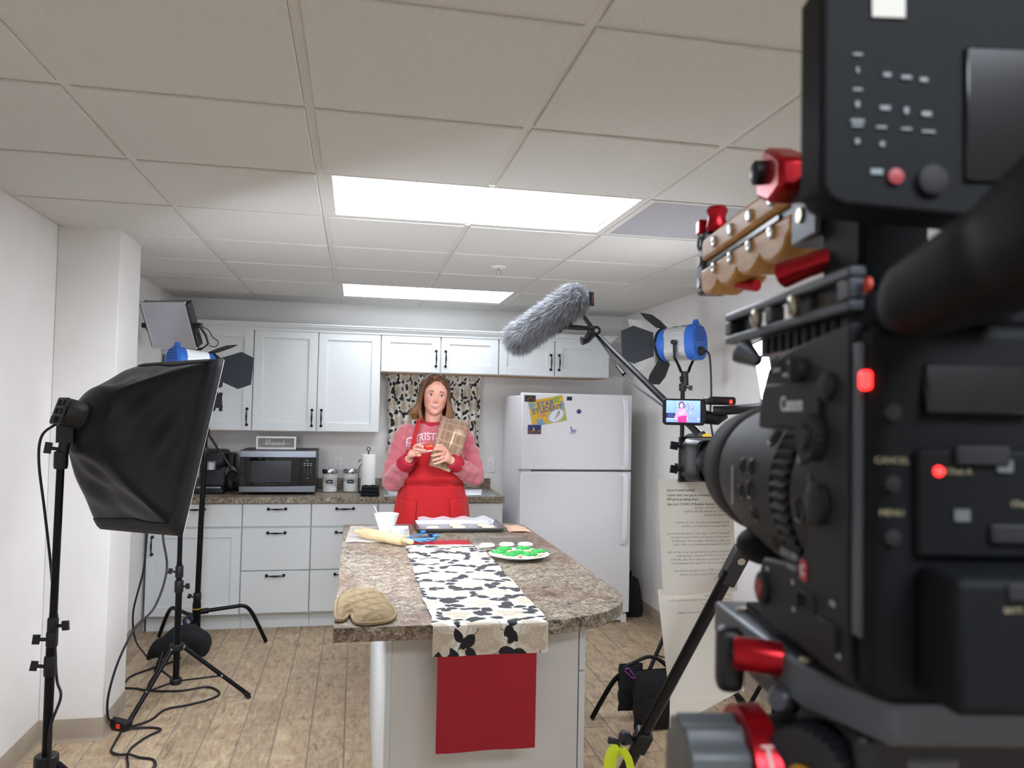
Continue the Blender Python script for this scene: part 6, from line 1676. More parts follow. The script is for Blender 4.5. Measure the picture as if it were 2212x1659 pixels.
o = MB().grid(gel, 16, 16).build('diffusion_sheet', M('frosted_gel', '#f0f0f2', .4, alpha=.35), ang=180); tag(o, 'clear crinkled diffusion sheet clipped over the barn doors of the blue stage light', 'diffusion sheet')

# C-stand for the boom
cb = thing('c_stand', (1.63, 3.62, 0), 'black C-stand with a bent leg holding the microphone boom, right of the island', 'light stand')
cx, cy = 1.63, 3.62
cstand_base(cb, cx, cy, [(1.207, 3.785), (1.93, 3.40), (1.70, 4.02)], .25)
MB().tube([(cx, cy, .11), (cx, cy, 1.15)], .0175, 14).build('riser_tube', stand_m, cb)
collar(cb, (cx, cy, .33), .024, .05, (1, -.4, .2)); collar(cb, (cx, cy, 1.14), .024, .05, (1, -.4, .2))
MB().tube([(cx, cy, 1.1), (cx, cy, 1.20)], .0125, 12).build('upper_tube', stand_m, cb)
MB().cyl((cx - .03, cy - .02, 1.205), (cx + .03, cy + .02, 1.205), .03).build('grip_head', stand_m, cb)
# its holding arm reaching toward the camera: the boom pole rests in it
P_h = Vector((1.12, 2.46, 1.475))
MB().tube([(cx, cy, 1.205), tuple(P_h + Vector((.03, .05, -.05)))], .009, 10).build('grip_arm', stand_m, cb)
o = MB().tube([P_h + Vector((.02, .03, -.06)), P_h + Vector((0, 0, -.01))], [.024, .026], 12).build('boom_cradle', black_pl, cb)

# boom pole with shock mount
bp = thing('boom_pole', (1.11, 2.45, 1.48), 'black microphone boom pole running diagonally behind the small monitor', 'boom pole')
B0, B1 = Vector((1.175, 2.22, 1.362)), Vector((.925, 2.96, 1.868))
bd_ = (B1 - B0).normalized()
MB().tube([B0, B0.lerp(B1, .55), B1], [.0125, .0115, .0095], 12).build('pole', stand_m, bp)
g0 = B0.lerp(B1, .22); MB().tube([B0.lerp(B1, .10), g0], .021, 14).build('grip_sleeve', black_pl, bp)
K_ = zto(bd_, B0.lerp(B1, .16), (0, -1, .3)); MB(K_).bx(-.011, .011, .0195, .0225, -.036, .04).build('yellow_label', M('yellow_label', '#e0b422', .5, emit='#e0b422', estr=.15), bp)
text_mesh('NTG', .016, K_ @ Matrix.Translation((0, .0228, 0)) @ Matrix.Rotation(-PI / 2, 4, 'X') @ Matrix.Rotation(PI / 2, 4, 'Z')).build('label_text', black_mt, bp)
# pistol-grip style swivel
SW = B1
mb = MB().sph(tuple(SW), (.026, .026, .022)); mb.cyl(SW + Vector((.0, -.03, 0)), SW + Vector((0, .03, 0)), .02)
mb.build('swivel', black_pl, bp)
MB().cyl(SW + Vector((0, -.036, 0)), SW + Vector((0, -.028, 0)), .008, n=12).build('swivel_bolt', chrome, bp)
MB().tube([SW + Vector((.0, 0, .0)), SW + Vector((-.03, .0, -.035)), SW + Vector((-.05, 0, -.04))], [.02, .016, .018], 10).build('grip_stub', black_pl, bp)
MB().tube([SW + Vector((.01, -.01, -.01)), SW + Vector((-.055, .0, .072))], .0085, 10).build('swivel_lever', black_pl, bp)
FA, FB = Vector((.650, 3.20, 1.838)), Vector((.858, 2.92, 2.004))     # windshield tip and rear end
fa = (FB - FA).normalized()
cr0 = SW; cr1 = FA.lerp(FB, .62) + Vector((.03, -.02, -.055))
for off in (-.012, .012):
    MB().tube([cr0 + Vector((-.01, off, .012)), cr0.lerp(cr1, .5) + Vector((0, off * 1.6, .006)), cr1 + Vector((0, off, 0))], .008, 8).build('cradle_arm', black_pl, bp)
MB().tube([FA.lerp(FB, .56) + Vector((.03, -.02, -.06)), cr1, FA.lerp(FB, .74) + Vector((.03, -.02, -.06))], .012, 8).build('cradle_rail', black_pl, bp)
MB().tube(bez([SW + Vector((.005, -.02, -.02)), B0.lerp(B1, .88) + Vector((.012, -.01, -.045)), B0.lerp(B1, .80) + Vector((.0, -.01, -.045)), B0.lerp(B1, .66) + Vector((-.018, -.01, -.04)), B0.lerp(B1, .5) + Vector((-.01, -.01, -.026)), B0.lerp(B1, .35) + Vector((0, -.012, -.016)), B0.lerp(B1, .2) + Vector((0, -.014, -.024))], 8), .0036, 8).build('mic_cable', black_pl, bp)
MB().tube([B0.lerp(B1, .80) + Vector((-.002, -.01, -.045)), B0.lerp(B1, .73) + Vector((-.012, -.01, -.043))], .0085, 10).build('xlr_connector', black_pl, bp)

# furry windshield
wsd = thing('microphone_windshield', tuple(FA.lerp(FB, .5)), 'long grey furry microphone windshield hanging under the ceiling lights', 'microphone')
core_r = .046
Lw = (FB - FA).length; Kf = zto(fa, FA)
MB(Kf).lathe([(.005, -.004), (.03, .004), (core_r, .03), (core_r, Lw - .03), (.032, Lw - .006), (.006, Lw)], 24).build('core', M('grey_fleece', '#8d9094', .95), wsd)
fv = []; ff_ = []; fcx = []
g = np.random.default_rng(11)
X3 = Kf.to_3x3()
NF = 17000
for i in range(NF):
    s_ = g.uniform(-.02, Lw + .02); a = g.uniform(0, 2 * PI)
    if s_ < .03 or s_ > Lw - .03:
        e_ = (.03 - s_) / .05 if s_ < .03 else (s_ - Lw + .03) / .05
        e_ = min(1, e_); rad_ = core_r * math.sqrt(max(.0, 1 - e_ * e_)); zz = (.03 - e_ * .034) if s_ < .03 else (Lw - .03 + e_ * .034); axn = (-e_ if s_ < .03 else e_)
    else: rad_ = core_r; zz = s_; axn = 0
    nx, ny = math.cos(a) * math.sqrt(max(0, 1 - axn * axn)), math.sin(a) * math.sqrt(max(0, 1 - axn * axn))
    base_ = Kf @ Vector((rad_ * math.cos(a), rad_ * math.sin(a), zz)); nrm_ = X3 @ Vector((nx, ny, axn))
    flow = X3 @ Vector((g.normal(0, .3), g.normal(0, .3), -.75 + g.normal(0, .25))); L_ = g.uniform(.030, .050)
    d1 = (nrm_ * 1.0 + flow * .55 + Vector((0, 0, -.12))).normalized(); d2 = (nrm_ * .55 + flow * 1.0 + Vector((0, 0, -.35))).normalized()
    p1 = base_ + d1 * L_ * .5; p2 = p1 + d2 * L_ * .55
    sd = d1.cross(Vector((g.normal(), g.normal(), g.normal()))).normalized() * g.uniform(.0004, .0009)
    b = len(fv); fv += [tuple(base_ - sd), tuple(base_ + sd), tuple(p1 + sd * .8), tuple(p1 - sd * .8), tuple(p2)]
    ff_ += [(b, b + 1, b + 2, b + 3), (b + 3, b + 2, b + 4)]
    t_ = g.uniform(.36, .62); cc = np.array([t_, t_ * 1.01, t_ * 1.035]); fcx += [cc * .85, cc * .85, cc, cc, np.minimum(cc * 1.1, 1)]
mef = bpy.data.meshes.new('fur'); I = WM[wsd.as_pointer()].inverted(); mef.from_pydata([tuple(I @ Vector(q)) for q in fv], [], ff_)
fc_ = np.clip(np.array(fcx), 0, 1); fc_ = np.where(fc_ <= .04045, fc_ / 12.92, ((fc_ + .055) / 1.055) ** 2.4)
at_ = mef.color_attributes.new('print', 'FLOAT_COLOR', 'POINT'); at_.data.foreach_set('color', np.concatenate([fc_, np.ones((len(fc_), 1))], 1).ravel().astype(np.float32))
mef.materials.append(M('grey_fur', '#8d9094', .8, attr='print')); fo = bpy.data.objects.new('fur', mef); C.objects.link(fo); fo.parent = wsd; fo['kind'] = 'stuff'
MB(zto((.3, -1, .1), tuple(FB + Vector((.028, -.045, -.02))), (0, 0, 1))).bx(-.011, .011, -.028, .028, 0, .003).build('brand_tag', M('tag_navy', '#1d1f33', .6), wsd)
MB(zto((.3, -1, .1), tuple(FB + Vector((.028, -.045, -.02))), (0, 0, 1))).bx(.004, .006, -.02, .02, .003, .0036).build('tag_lettering', M('tag_red', '#b04a50', .6), wsd)

# sandbag on the C-stand leg with a purple carabiner
s2 = thing('sandbag', (1.46, 3.66, 0), 'black square sandbag hanging by its handle on the floor right of the island', 'sandbag', 'sandbags')
bagc = MATS['black_canvas']
def panel(x0, x1, z0, z1, yc, th, sk=0.0):
    def fn(u, v):
        f = u * 2 * PI; c, s__ = math.cos(f), math.sin(f)
        w = .5 * abs(c) ** .35 * math.copysign(1, c); d = .5 * abs(s__) ** .7 * math.copysign(1, s__)
        bul = (math.sin(PI * min(1, max(0, v * .92 + .04))) ** .6)
        return (x0 + (x1 - x0) * (w + .5) + sk * (v - .5) + .003 * math.sin(v * 22 + u * 9), yc + th * d * bul * (1.25 - .6 * v) + .002 * math.sin(v * 17 + u * 21), z0 + (z1 - z0) * v)
    return MB().grid(fn, 40, 20, True)
panel(1.366, 1.592, .006, .292, 3.625, .075, -.012).build('front_pouch', bagc, s2, ang=60)
panel(1.326, 1.45, .06, .29, 3.73, .05, .0).build('rear_pouch', bagc, s2, ang=60)
MB().bx(1.364, 1.575, 3.582, 3.588, .20, .204).build('flap_seam', M('seam_black', '#0a0a0c', .9), s2)
MB().tube(bez([(1.345, 3.66, .27), (1.335, 3.65, .30), (1.375, 3.64, .325), (1.42, 3.64, .343), (1.455, 3.64, .348), (1.50, 3.64, .333), (1.545, 3.64, .298), (1.56, 3.64, .285)], 6), .009, 8, sx=1.8).build('handle_strap', bagc, s2)
cbn = MB().tube([(1.318, 3.62, .292), (1.322, 3.615, .305), (1.332, 3.61, .308), (1.36, 3.605, .272), (1.366, 3.605, .262), (1.352, 3.61, .26), (1.318, 3.62, .292)], .0035, 8).build('carabiner', M('purple_metal', '#8a4fa0', .3, .8), s2)

# small black bag by the refrigerator
bg_ = thing('backpack', (2.12, 5.72, 0), 'black bag on the floor between the refrigerator and the right wall', 'bag')
MB().grid(lambda u, v: (2.117 + .072 * math.copysign(abs(math.cos(u * 2 * PI)) ** .6, math.cos(u * 2 * PI)) * (1 - .35 * v ** 3), 5.72 + .11 * math.copysign(abs(math.sin(u * 2 * PI)) ** .6, math.sin(u * 2 * PI)) * (1 - .3 * v ** 2), .002 + .27 * v), 28, 10, True).build('body', bagc, bg_, ang=60)
MB().sph((2.117, 5.72, .262), (.048, .078, .03)).build('top_flap', bagc, bg_)
MB().tube(bez([(2.10, 5.70, .275), (2.10, 5.69, .315), (2.12, 5.72, .325), (2.13, 5.75, .275)], 5), .006, 8).build('handle', black_mt, bg_)

# lit LED panel seen edge-on behind the cinema camera
l2 = thing('led_panel', (1.81, 3.2, 1.6), 'bright LED panel seen edge-on behind the cinema camera', 'led light')
Kp = zto((-.93, .30, -.16), (1.80, 3.2, 1.75), (0, 0, 1))
MB(Kp).bx(-.15, .15, -.14, .14, -.05, -.004).build('housing', grey_pl, l2, bev=.006)
MB(Kp).bx(-.138, .138, -.13, .13, -.004, 0).build('lit_face', M('led_glow', '#ffffff', .5, emit='#f2f5ff', estr=E_LED), l2)
MB(Kp).tube([(.16, 0, -.03), (.165, -.12, -.06), (.10, -.18, -.07), (-.10, -.18, -.07), (-.165, -.12, -.06), (-.16, 0, -.03)], .010, 8, sx=.5, hint=(1, 0, 0)).build('yoke', black_pl, l2)
MB().cyl((1.86, 3.18, 1.60), (1.86, 3.18, 1.50), .017).build('stand_socket', black_pl, l2)
ls5 = thing('light_stand', (1.86, 3.18, 0), 'black light stand under the edge-on LED panel, mostly hidden by the cinema camera', 'light stand')
MB().tube([(1.86, 3.18, .1), (1.86, 3.18, 1.52)], .014, 12).build('tube', stand_m, ls5)
collar(ls5, (1.86, 3.18, .42), .03, .03, None, 'leg_collar'); collar(ls5, (1.86, 3.18, .85), .02, .05, (-1, -.3, 0))
for k in range(3):
    a = R(40 + 120 * k); d_ = Vector((math.cos(a), math.sin(a), 0)) * (.9 if k else .8)
    MB().tube([Vector((1.86, 3.18, .41)) + d_ * .03, Vector((1.86, 3.18, .012)) + d_ * .26], .010, 10).build('leg', stand_m, ls5)

# ------------------------------------------------------------ camcorder on its tripod
vt = thing('camcorder_tripod', (.93, 1.5, 0), 'dark tripod with one long leg slanting down in front of the script pages', 'tripod')
mb = MB().lathe([(.045, -.05), (.055, -.03), (.055, .02), (.04, .04), (.05, .06), (.045, .09), (.03, .10)], 24, TR(.93, 1.5, 1.245)); mb.build('hub', grey_pl, vt)
J = Vector((.862, 1.62, 1.236)); Ef = Vector((.519, 2.20, .0)); ld = (Ef - J).normalized()
def leg(J, Ef, nm='leg'):
    ld = (Ef - J).normalized(); sd = ld.cross(Vector((0, 0, 1))).normalized()
    o = MB().tube([J + ld * .06, J.lerp(Ef, .50)], .0125, 14).build(nm, M('tripod_anodised', '#26272b', .35, .5), vt)
    MB().tube([J + ld * .05 + Vector((-.004, .0, .0)) - sd * .018, J.lerp(Ef, .46) - sd * .018], .0065, 10).build('leg_rod', stand_m, o)
    MB().tube([J.lerp(Ef, .40), J.lerp(Ef, .94)], .0165, 14).build('outer_tube', MATS['tripod_anodised'], o)
    K_ = zto(ld, J.lerp(Ef, .41), (0, -1, .3)); MB(K_).bx(-.02, .02, -.02, .02, -.03, .03).build('leg_lock', black_pl, o, bev=.006)
    kn = MB(K_).lathe([(.006, .0), (.008, .018), (.017, .02), (.018, .034), (.012, .04)], 10, zto((-.9, .3, 0), (-.018, .0, 0))); kn.build('lock_knob', black_pl, o)
    K_ = zto(ld, J, (0, -1, .3)); mb = MB(K_).bx(-.018, .018, -.017, .017, -.01, .085); mb.build('top_joint', grey_pl, o, bev=.005)
    MB(K_).cyl((0, .015, .012), (0, .021, .012), .009).build('joint_bolt', chrome, o)
    MB().sph(tuple(Ef + Vector((0, 0, .018))), .022, 12, 8).build('foot', black_pl, o)
    return o
lg1 = leg(J, Ef)
mb = MB().tube([(.93, 1.5, 1.25), tuple(J + Vector((.012, -.01, .012)))], .018, 10).build('leg_bracket', grey_pl, vt)
for fx, fy in ((1.45, 1.55), (.80, .96)):
    J2 = Vector((.93, 1.5, 1.236)) + Vector((fx - .93, fy - 1.5, 0)).normalized() * .08; leg(J2, Vector((fx, fy, 0)))
    MB().tube([(.93, 1.5, 1.25), tuple(J2)], .018, 10).build('leg_bracket', grey_pl, vt)
# neon strap and spreader clip at the lower lock
Q = J.lerp(Ef, .93) ; Q = Vector((.668, 1.845, .665))
neon = M('neon_yellow', '#cfe02a', .6)
MB().tube(bez([Q + Vector((-.004, .0, .055)), Q + Vector((-.028, -.004, .045)), Q + Vector((-.034, -.004, .0)), Q + Vector((-.030, -.004, -.05)), Q + Vector((-.02, -.004, -.12))], 6), .017, 8, sx=.35, hint=(0, 1, 0)).build('neon_strap', neon, vt)
MB().tube(bez([Q + Vector((-.004, -.01, .055)), Q + Vector((.012, -.01, .03)), Q + Vector((.02, -.01, .0))], 6), .010, 8, sx=.35, hint=(0, 1, 0)).build('neon_strap', neon, vt)
MB(zto((-.1, -1, .1), tuple(Q + Vector((-.018, -.012, -.045))), (0, 0, 1))).bx(-.018, .018, -.018, .018, -.004, .006).build('buckle', black_pl, vt, bev=.004)
MB().tube([Q + Vector((-.035, 0, .075)), Q + Vector((-.015, 0, .07)), Q + Vector((-.004, 0, .05))], [.009, .007, .006], 8).build('release_lever', black_pl, vt)
MB(zto(ld, tuple(J.lerp(Ef, .90)), (0, -1, .3))).bx(-.026, .026, -.02, .03, -.09, .02).build('spreader_joint', grey_pl, vt, bev=.008)
MB().tube([J.lerp(Ef, .88), Vector((.82, 1.66, .50))], .011, 8).build('spreader_arm', grey_pl, vt)
MB().tube([Q + Vector((-.05, 0, -.055)), Q + Vector((-.085, 0, -.10)), Q + Vector((-.10, 0, -.16))], .012, 8).build('strap_tail', black_pl, vt)

cc = thing('camcorder', (.90, 1.6, 1.345), 'black camcorder on a tripod with its small monitor swung out, behind the cinema camera lens', 'video camera')
ca = Vector((-.10, .98, .0)).normalized(); Kc = zto(ca, (.90, 1.56, 1.43), (0, 0, 1))   # local z forward, x = left? y up
MB(Kc).bx(-.045, .045, -.06, .055, -.16, .12).build('body', black_pl, cc, bev=.014, seg=3)
MB(Kc).lathe([(.044, .10), (.046, .12), (.046, .21), (.05, .215), (.05, .235), (.042, .24)], 28).build('lens_barrel', black_pl, cc)
# boxy hood that flares and bulges
def hood(u, v):
    a = u * 2 * PI; c, s_ = math.cos(a), math.sin(a); e = .38
    w = .046 + .006 * v; h = .050 + .005 * v; bl = .006 * math.sin(PI * v)
    return ((w + bl) * math.copysign(abs(c) ** e, c), h * math.copysign(abs(s_) ** e, s_), .225 + .085 * v)
MB(Kc).grid(hood, 48, 10, True).build('lens_hood', M('hood_black', '#17181b', .38), cc, ang=60, solid=.003)
MB(Kc).bx(-.056, .056, -.058, .058, .300, .312).build('matte_frame', black_mt, cc, bev=.003)
for yy in (.032, -.028):
    knob(MB(), Kc @ Vector((.055, yy, .305)), Kc.to_3x3() @ Vector((1, .15, 0)), .010, .02, .006).build('wing_knob', black_pl, cc)
MB(Kc).bx(-.012, .012, -.10, -.058, -.06, .06).build('base_plate', black_pl, cc)
# handle and microphone unit
MB().tube(bez([(.93, 1.45, 1.49), (.935, 1.47, 1.545), (.925, 1.55, 1.566), (.91, 1.66, 1.562), (.875, 1.73, 1.556), (.85, 1.745, 1.555)], 6), .0115, 10).build('top_handle', grey_pl, cc)
mu = MB(zto((-.1, .98, 0), (.866, 1.745, 1.577), (0, 0, 1))).bx(-.036, .036, -.008, .012, -.02, .02).build('mic_unit', black_pl, cc, bev=.006)
MB().sph((.885, 1.722, 1.577), (.004, .002, .005), 10, 8).build('record_lamp', M('red_lamp', '#ff3020', .4, emit='#ff3020', estr=2.0), mu)
MB().tube([(.825, 1.752, 1.540), (.865, 1.75, 1.535), (.885, 1.75, 1.545)], [.017, .015, .010], 10).build('monitor_hinge', black_pl, cc)
mn = Vector((-.38, -.92, -.03)).normalized(); Km = zto(mn, (.776, 1.75, 1.550), (0, 0, 1))
mon = MB(Km).prism([(-.050, -.026), (-.044, -.032), (.046, -.032), (.051, -.026), (.054, .0), (.051, .026), (.046, .032), (-.044, .032), (-.050, .026)], -.012, .0).build('monitor', black_pl, cc, bev=.003)
def scr(U, V):
    X_ = U; b = mix(hexc('#6d8ef0'), hexc('#8fb0ff'), V)
    b = lay(b, (V < .40) & (V > .02), hexc('#7f98f2'))
    b = lay(b, (np.abs(V - .17) < .012), hexc('#c9d4ff')); b = lay(b, (np.abs(X_ - .26) < .004) & (V > .5), hexc('#5672d8'))
    b = lay(b, (X_ < .27) & (V > .18) & (V < .42), hexc('#20283f')); b = lay(b, (X_ < .22) & (X_ > .04) & (V > .22) & (V < .38), hexc('#33477c'))
    cur = (X_ > .50) & (X_ < .82) & (V > .38) & (V < .86); b = lay(b, cur, hexc('#9db0ea')); b = lay(b, cur & (np.sin(X_ * 95 + 3 * np.sin(V * 21)) * np.sin(V * 60 + 2 * np.sin(X_ * 40)) > .25), hexc('#46508a'))
    b = lay(b, (X_ > .64) & (X_ < .9) & (V > .12) & (V < .24) & (np.sin(X_ * 200) * np.sin(V * 130) > 0), hexc('#5a6390'))
    b = lay(b, np.hypot((X_ - .45) / .085, (V - .80) / .16) < 1, hexc('#6a3a5c')); b = lay(b, (np.abs(X_ - .45) < .075) & (V > .62) & (V < .82), hexc('#6a3a5c'))
    b = lay(b, np.hypot((X_ - .45) / .05, (V - .77) / .11) < 1, hexc('#e9b7dc'))
    tr_ = (np.abs(X_ - .45) < .10 + .10 * np.clip((.62 - V) / .35, 0, 1)) & (V < .64) & (V > .18); b = lay(b, tr_, hexc('#d58fe6'))
    b = lay(b, (np.abs(X_ - .47) < .13) & (V < .28 + .3 * (X_ - .45)), hexc('#d9347e')); b = lay(b, (np.abs(X_ - .43) < .05) & (V < .46) & (V > .36), hexc('#f0c8ec'))
    b = lay(b, (X_ > .47) & (X_ < .55) & (V > .42) & (V < .64), hexc('#b9a8e0'))
    return b
def spos(U, V):
    a = (U - .5) * .080 - .001; c_ = (V - .5) * .0525 + .0015
    P = np.stack([a, c_, np.full_like(U, .0012), np.ones_like(U)], -1) @ np.array(Km).T
    return P[..., 0], P[..., 1], P[..., 2]
print_grid('screen', 120, 80, spos, scr, M('monitor_screen', '#ffffff', .3, attr='print', emit='#ffffff', estr=.8), mon)

# script pages taped under the hood
sp = thing('script_pages', (.87, 1.868, 1.38), 'two printed white script pages taped under the camcorder, hanging one below the other', 'paper')
pm2 = M('thin_paper', '#e8e5dc', .8)
def pg(x0, x1, z1, z0, sk, y0, bow, name):
    f = lambda u, v: (x0 + (x1 - x0) * u + sk * (1 - v), y0 + bow * math.sin(PI * u) * (1 - v) - .012 * (1 - v) ** 2, z0 + (z1 - z0) * v)
    MB().grid(f, 12, 16).build(name, pm2, sp, ang=180); return f
f1 = pg(.762, .966, 1.378, 1.092, .012, 1.868, -.006, 'upper_page'); f2 = pg(.766, .972, 1.098, .835, .030, 1.872, -.008, 'lower_page')
# lower page has a slanting bottom edge: add the longer left flap
f3 = lambda u, v: (.796 + .10 * u + .003 * (1 - v), 1.8605 - .001, .74 + (.10 - .0) * v * 1.0 + (.0 if v else .08 * u))
MB().grid(lambda u, v: (.797 + .19 * u, 1.8590, (.836) * v + (.752 + .083 * u) * (1 - v)), 8, 4).build('lower_page_corner', pm2, sp, ang=180)
def page_text(lines, u0, z_top, dz, size, mat, mirror, y_off, fpage, name):
    for i, tx in enumerate(lines):
        if not tx: continue
        K_ = Matrix.Translation((u0, 0, z_top - dz * i)) @ Matrix.Rotation(PI / 2, 4, 'X')
        m = text_mesh(tx, size, K_, 0, 'LEFT')
        vs = []
        for x, y, z in m.v:
            if mirror: x = 2 * u0 - x
            u_ = (x - .762) / .204; q = fpage(min(max(u_, 0), 1), min(max((z - (1.092 if fpage is f1 else .835)) / (.286 if fpage is f1 else .263), 0), 1))
            vs.append((x + .012 * (1 - min(max((z - 1.092) / .286, 0), 1)), q[1] - y_off, z))
        MB().add(vs, m.f).build(name, mat, sp, ang=180)
page_text(['(show frosted cookie)'], .783, 1.350, .011, .0086, ink_m, False, .0008, f1, 'printed_line')
page_text(['I never said I was good at frosting the cookies. But I', 'AM good at eating them.'], .783, 1.3375, .0105, .0086, ink_m, False, .0008, f1, 'printed_line')
page_text(['Get your COVID-19 Bivalent booster today.'], .783, 1.3145, .0105, .0086, ink_m, False, .0008, f1, 'printed_line')
faint = M('show_through_ink', '#a9a69d', .8)
mir = ['My mom makes the colorful', 'my Dad? You should SEE the cookies', 'drawings of frosting)', '', 'But if I happened to get sick this Christmas? I', 'would miss out on my favorite tradition.', '', 'Because if I were to get sick, I would absolutely stay', 'home, and so should you. Even if your symptoms', "are mild, your family's might not be. Especially if", "they're immunocompromised or an older adult.", '', 'Thankfully, there is something you and I can do. Get', 'our flu and COVID-19 vaccine \u2013 and get fully', 'boosted. Vaccines are proven to be safe, effective,', 'and reduce your risk of illness and hospitalization.', '', 'Schedule your FREE vaccine appointment at the', 'Polk County Health Department by visiting', 'vaccinePolk.org']
page_text(mir, .952, 1.3055, .0093, .0082, faint, True, .0006, f1, 'show_through_line')
page_text(['(show frosted cookie)', 'I never said I was good at frosting the cookies. But I', 'AM good at eating them.', '', 'Get your COVID-19 Bivalent booster today.'], .955, 1.080, .0105, .0082, faint, True, .0006, f2, 'show_through_line')
# ------------------------------------------------------------ cinema camera in the foreground (local axes: x to its right, y forward, z up)
CMX = Matrix.Rotation(R(-9.5), 4, 'Z')
def cw(s_, t_, z): return tuple(CMX @ Vector((s_, t_, z)))
cb_m = M('camera_body_black', '#0f1113', .62, spec=.15, bump=.12, bscale=700)
cb2 = M('camera_panel_grey', '#1a1c1f', .55, spec=.25, bump=.1, bscale=700)
cbg = M('camera_gloss_black', '#0b0c0f', .18)
rubber = M('camera_rubber', '#141518', .72)
lab = M('camera_label', '#9aa0a2', .6)
redan = M('red_anodised', '#a3131f', .28, .7)
alu = M('grey_anodised', '#565b61', .38, .7)
cin = thing('cinema_camera', cw(.27, .46, 1.40), 'large black cinema camera rig with wooden top handle in the right foreground', 'video camera', rz=R(-9.5))
def B(): return MB(CMX)
LF = Matrix(((0, 0, -1, 0), (-1, 0, 0, 0), (0, 1, 0, 0), (0, 0, 0, 1)))      # lettering frame on the left side: x -> -t, y -> z, normal -> -s
def onleft(t_, z, s_=.1995): return CMX @ Matrix.Translation((s_, t_, z)) @ LF
def onrear(s_, z, t_=.3895): return CMX @ Matrix.Translation((s_, t_, z)) @ Matrix.Rotation(PI / 2, 4, 'X')
body = B().bx(.2045, .345, .412, .475, 1.400, 1.588).build('body', cb_m, cin, bev=.006, seg=3)
# faceted left shell: sloped upper part, step with the maker's name, lower panel
sh = B(); sh.prism([(.412, 1.402), (.545, 1.404), (.55, 1.432), (.54, 1.446), (.478, 1.452), (.466, 1.47), (.464, 1.515), (.474, 1.533), (.552, 1.5365), (.548, 1.56), (.535, 1.578), (.50, 1.588), (.412, 1.597)], .0, .008, CMX.inverted() @ CMX @ Matrix(((0, 0, -1, .204), (1, 0, 0, 0), (0, 1, 0, 0), (0, 0, 0, 1))))
sh.build('left_panel', cb2, body, bev=.002, fixn=True)
np_ = B().bx(.1935, .198, .445, .535, 1.5385, 1.5665).build('name_plate', cb2, body, bev=.0012)
text_mesh('Canon', .0132, onleft(.485, 1.5525, .1932), .0002, bold=.0003).build('lettering', M('logo_white', '#c9cdce', .5), np_)
# dials and buttons on the left side
def dial(t_, z, r, h, nm='dial', mat=rubber, teeth=0):
    K_ = onleft(t_, z, .1965)
    if teeth:
        P = [(r * (1 + (.06 if k % 2 else 0)) * math.cos(2 * PI * k / (2 * teeth)), r * (1 + (.06 if k % 2 else 0)) * math.sin(2 * PI * k / (2 * teeth))) for k in range(2 * teeth)]
        o = MB(K_).prism(P, -.002, h).build(nm, mat, body, bev=.0006)
    else: o = MB(K_).lathe([(r, -.002), (r, h * .8), (r * .85, h), (0, h)], 28, cap=False).build(nm, mat, body)
    return o
d1 = dial(.4552, 1.5328, .0135, .007, teeth=22); MB(onleft(.4552, 1.5328, .1965)).lathe([(.008, .007), (.0075, .0095), (0, .0095)], 24, cap=False).build('dial_centre', cb2, d1)
dial(.4483, 1.4939, .0125, .006); dial(.4372, 1.5626, .0085, .004); dial(.462, 1.508, .003, .001, 'pin_hole', cbg)
rbm = M('record_red', '#86262a', .5)
o = dial(.537, 1.4254, .011, .004, 'record_button', rubber); MB(onleft(.537, 1.4254, .1965)).lathe([(.0065, .004), (.006, .0055), (0, .0055)], 20, cap=False).build('button_cap', rbm, o)
bd2 = MB(onleft(.4703, 1.4512, .1965)).bx(-.005, .005, -.006, .006, -.001, .0012).build('cinema_badge', M('badge_red', '#b0222e', .4), body)
text_mesh('C', .009, onleft(.4703, 1.4512, .1951), .0002, bold=.0003).build('lettering', M('logo_white', '#c9cdce', .5), bd2)
text_mesh('EOS C300', .0062, onleft(.494, 1.4565, .1957)).build('model_lettering', lab, body); text_mesh('MARK II', .004, onleft(.489, 1.449, .1957)).build('model_lettering', lab, body)
sw_ = MB(onleft(.4634, 1.4339, .1965)).bx(-.010, .010, -.005, .005, -.001, .002).build('nd_switch', rubber, body, bev=.001); MB(onleft(.470, 1.4339, .1965)).bx(-.003, .003, -.004, .004, .002, .006).build('slider', cb2, sw_)
MB(onleft(.435, 1.426, .1965)).bx(-.012, .012, -.012, .004, -.001, .003).build('terminal_cover', cb2, body, bev=.001)
for t_, z, w in ((.50, 1.572, .010), (.49, 1.580, .014), (.516, 1.576, .012), (.53, 1.44, .005), (.486, 1.4405, .004), (.484, 1.424, .004), (.43, 1.441, .006), (.425, 1.4145, .010)):
    MB(onleft(t_, z, .1957)).bx(-w / 2, w / 2, -.0014, .0014, 0, .0004).build('printed_mark', lab, body)
B().tube([(.194, .545, 1.583), (.185, .556, 1.592)], [.004, .010], 10).build('lug', alu, body)
MB(onleft(.476, 1.574, .1965)).lathe([(.008, 0), (.008, .006), (.0, .0065)], 18, cap=False).build('selector_knob', rubber, body); MB(onleft(.476, 1.574, .1965)).bx(-.0015, .0015, -.008, .008, .006, .008).build('selector_bar', cb2, body)
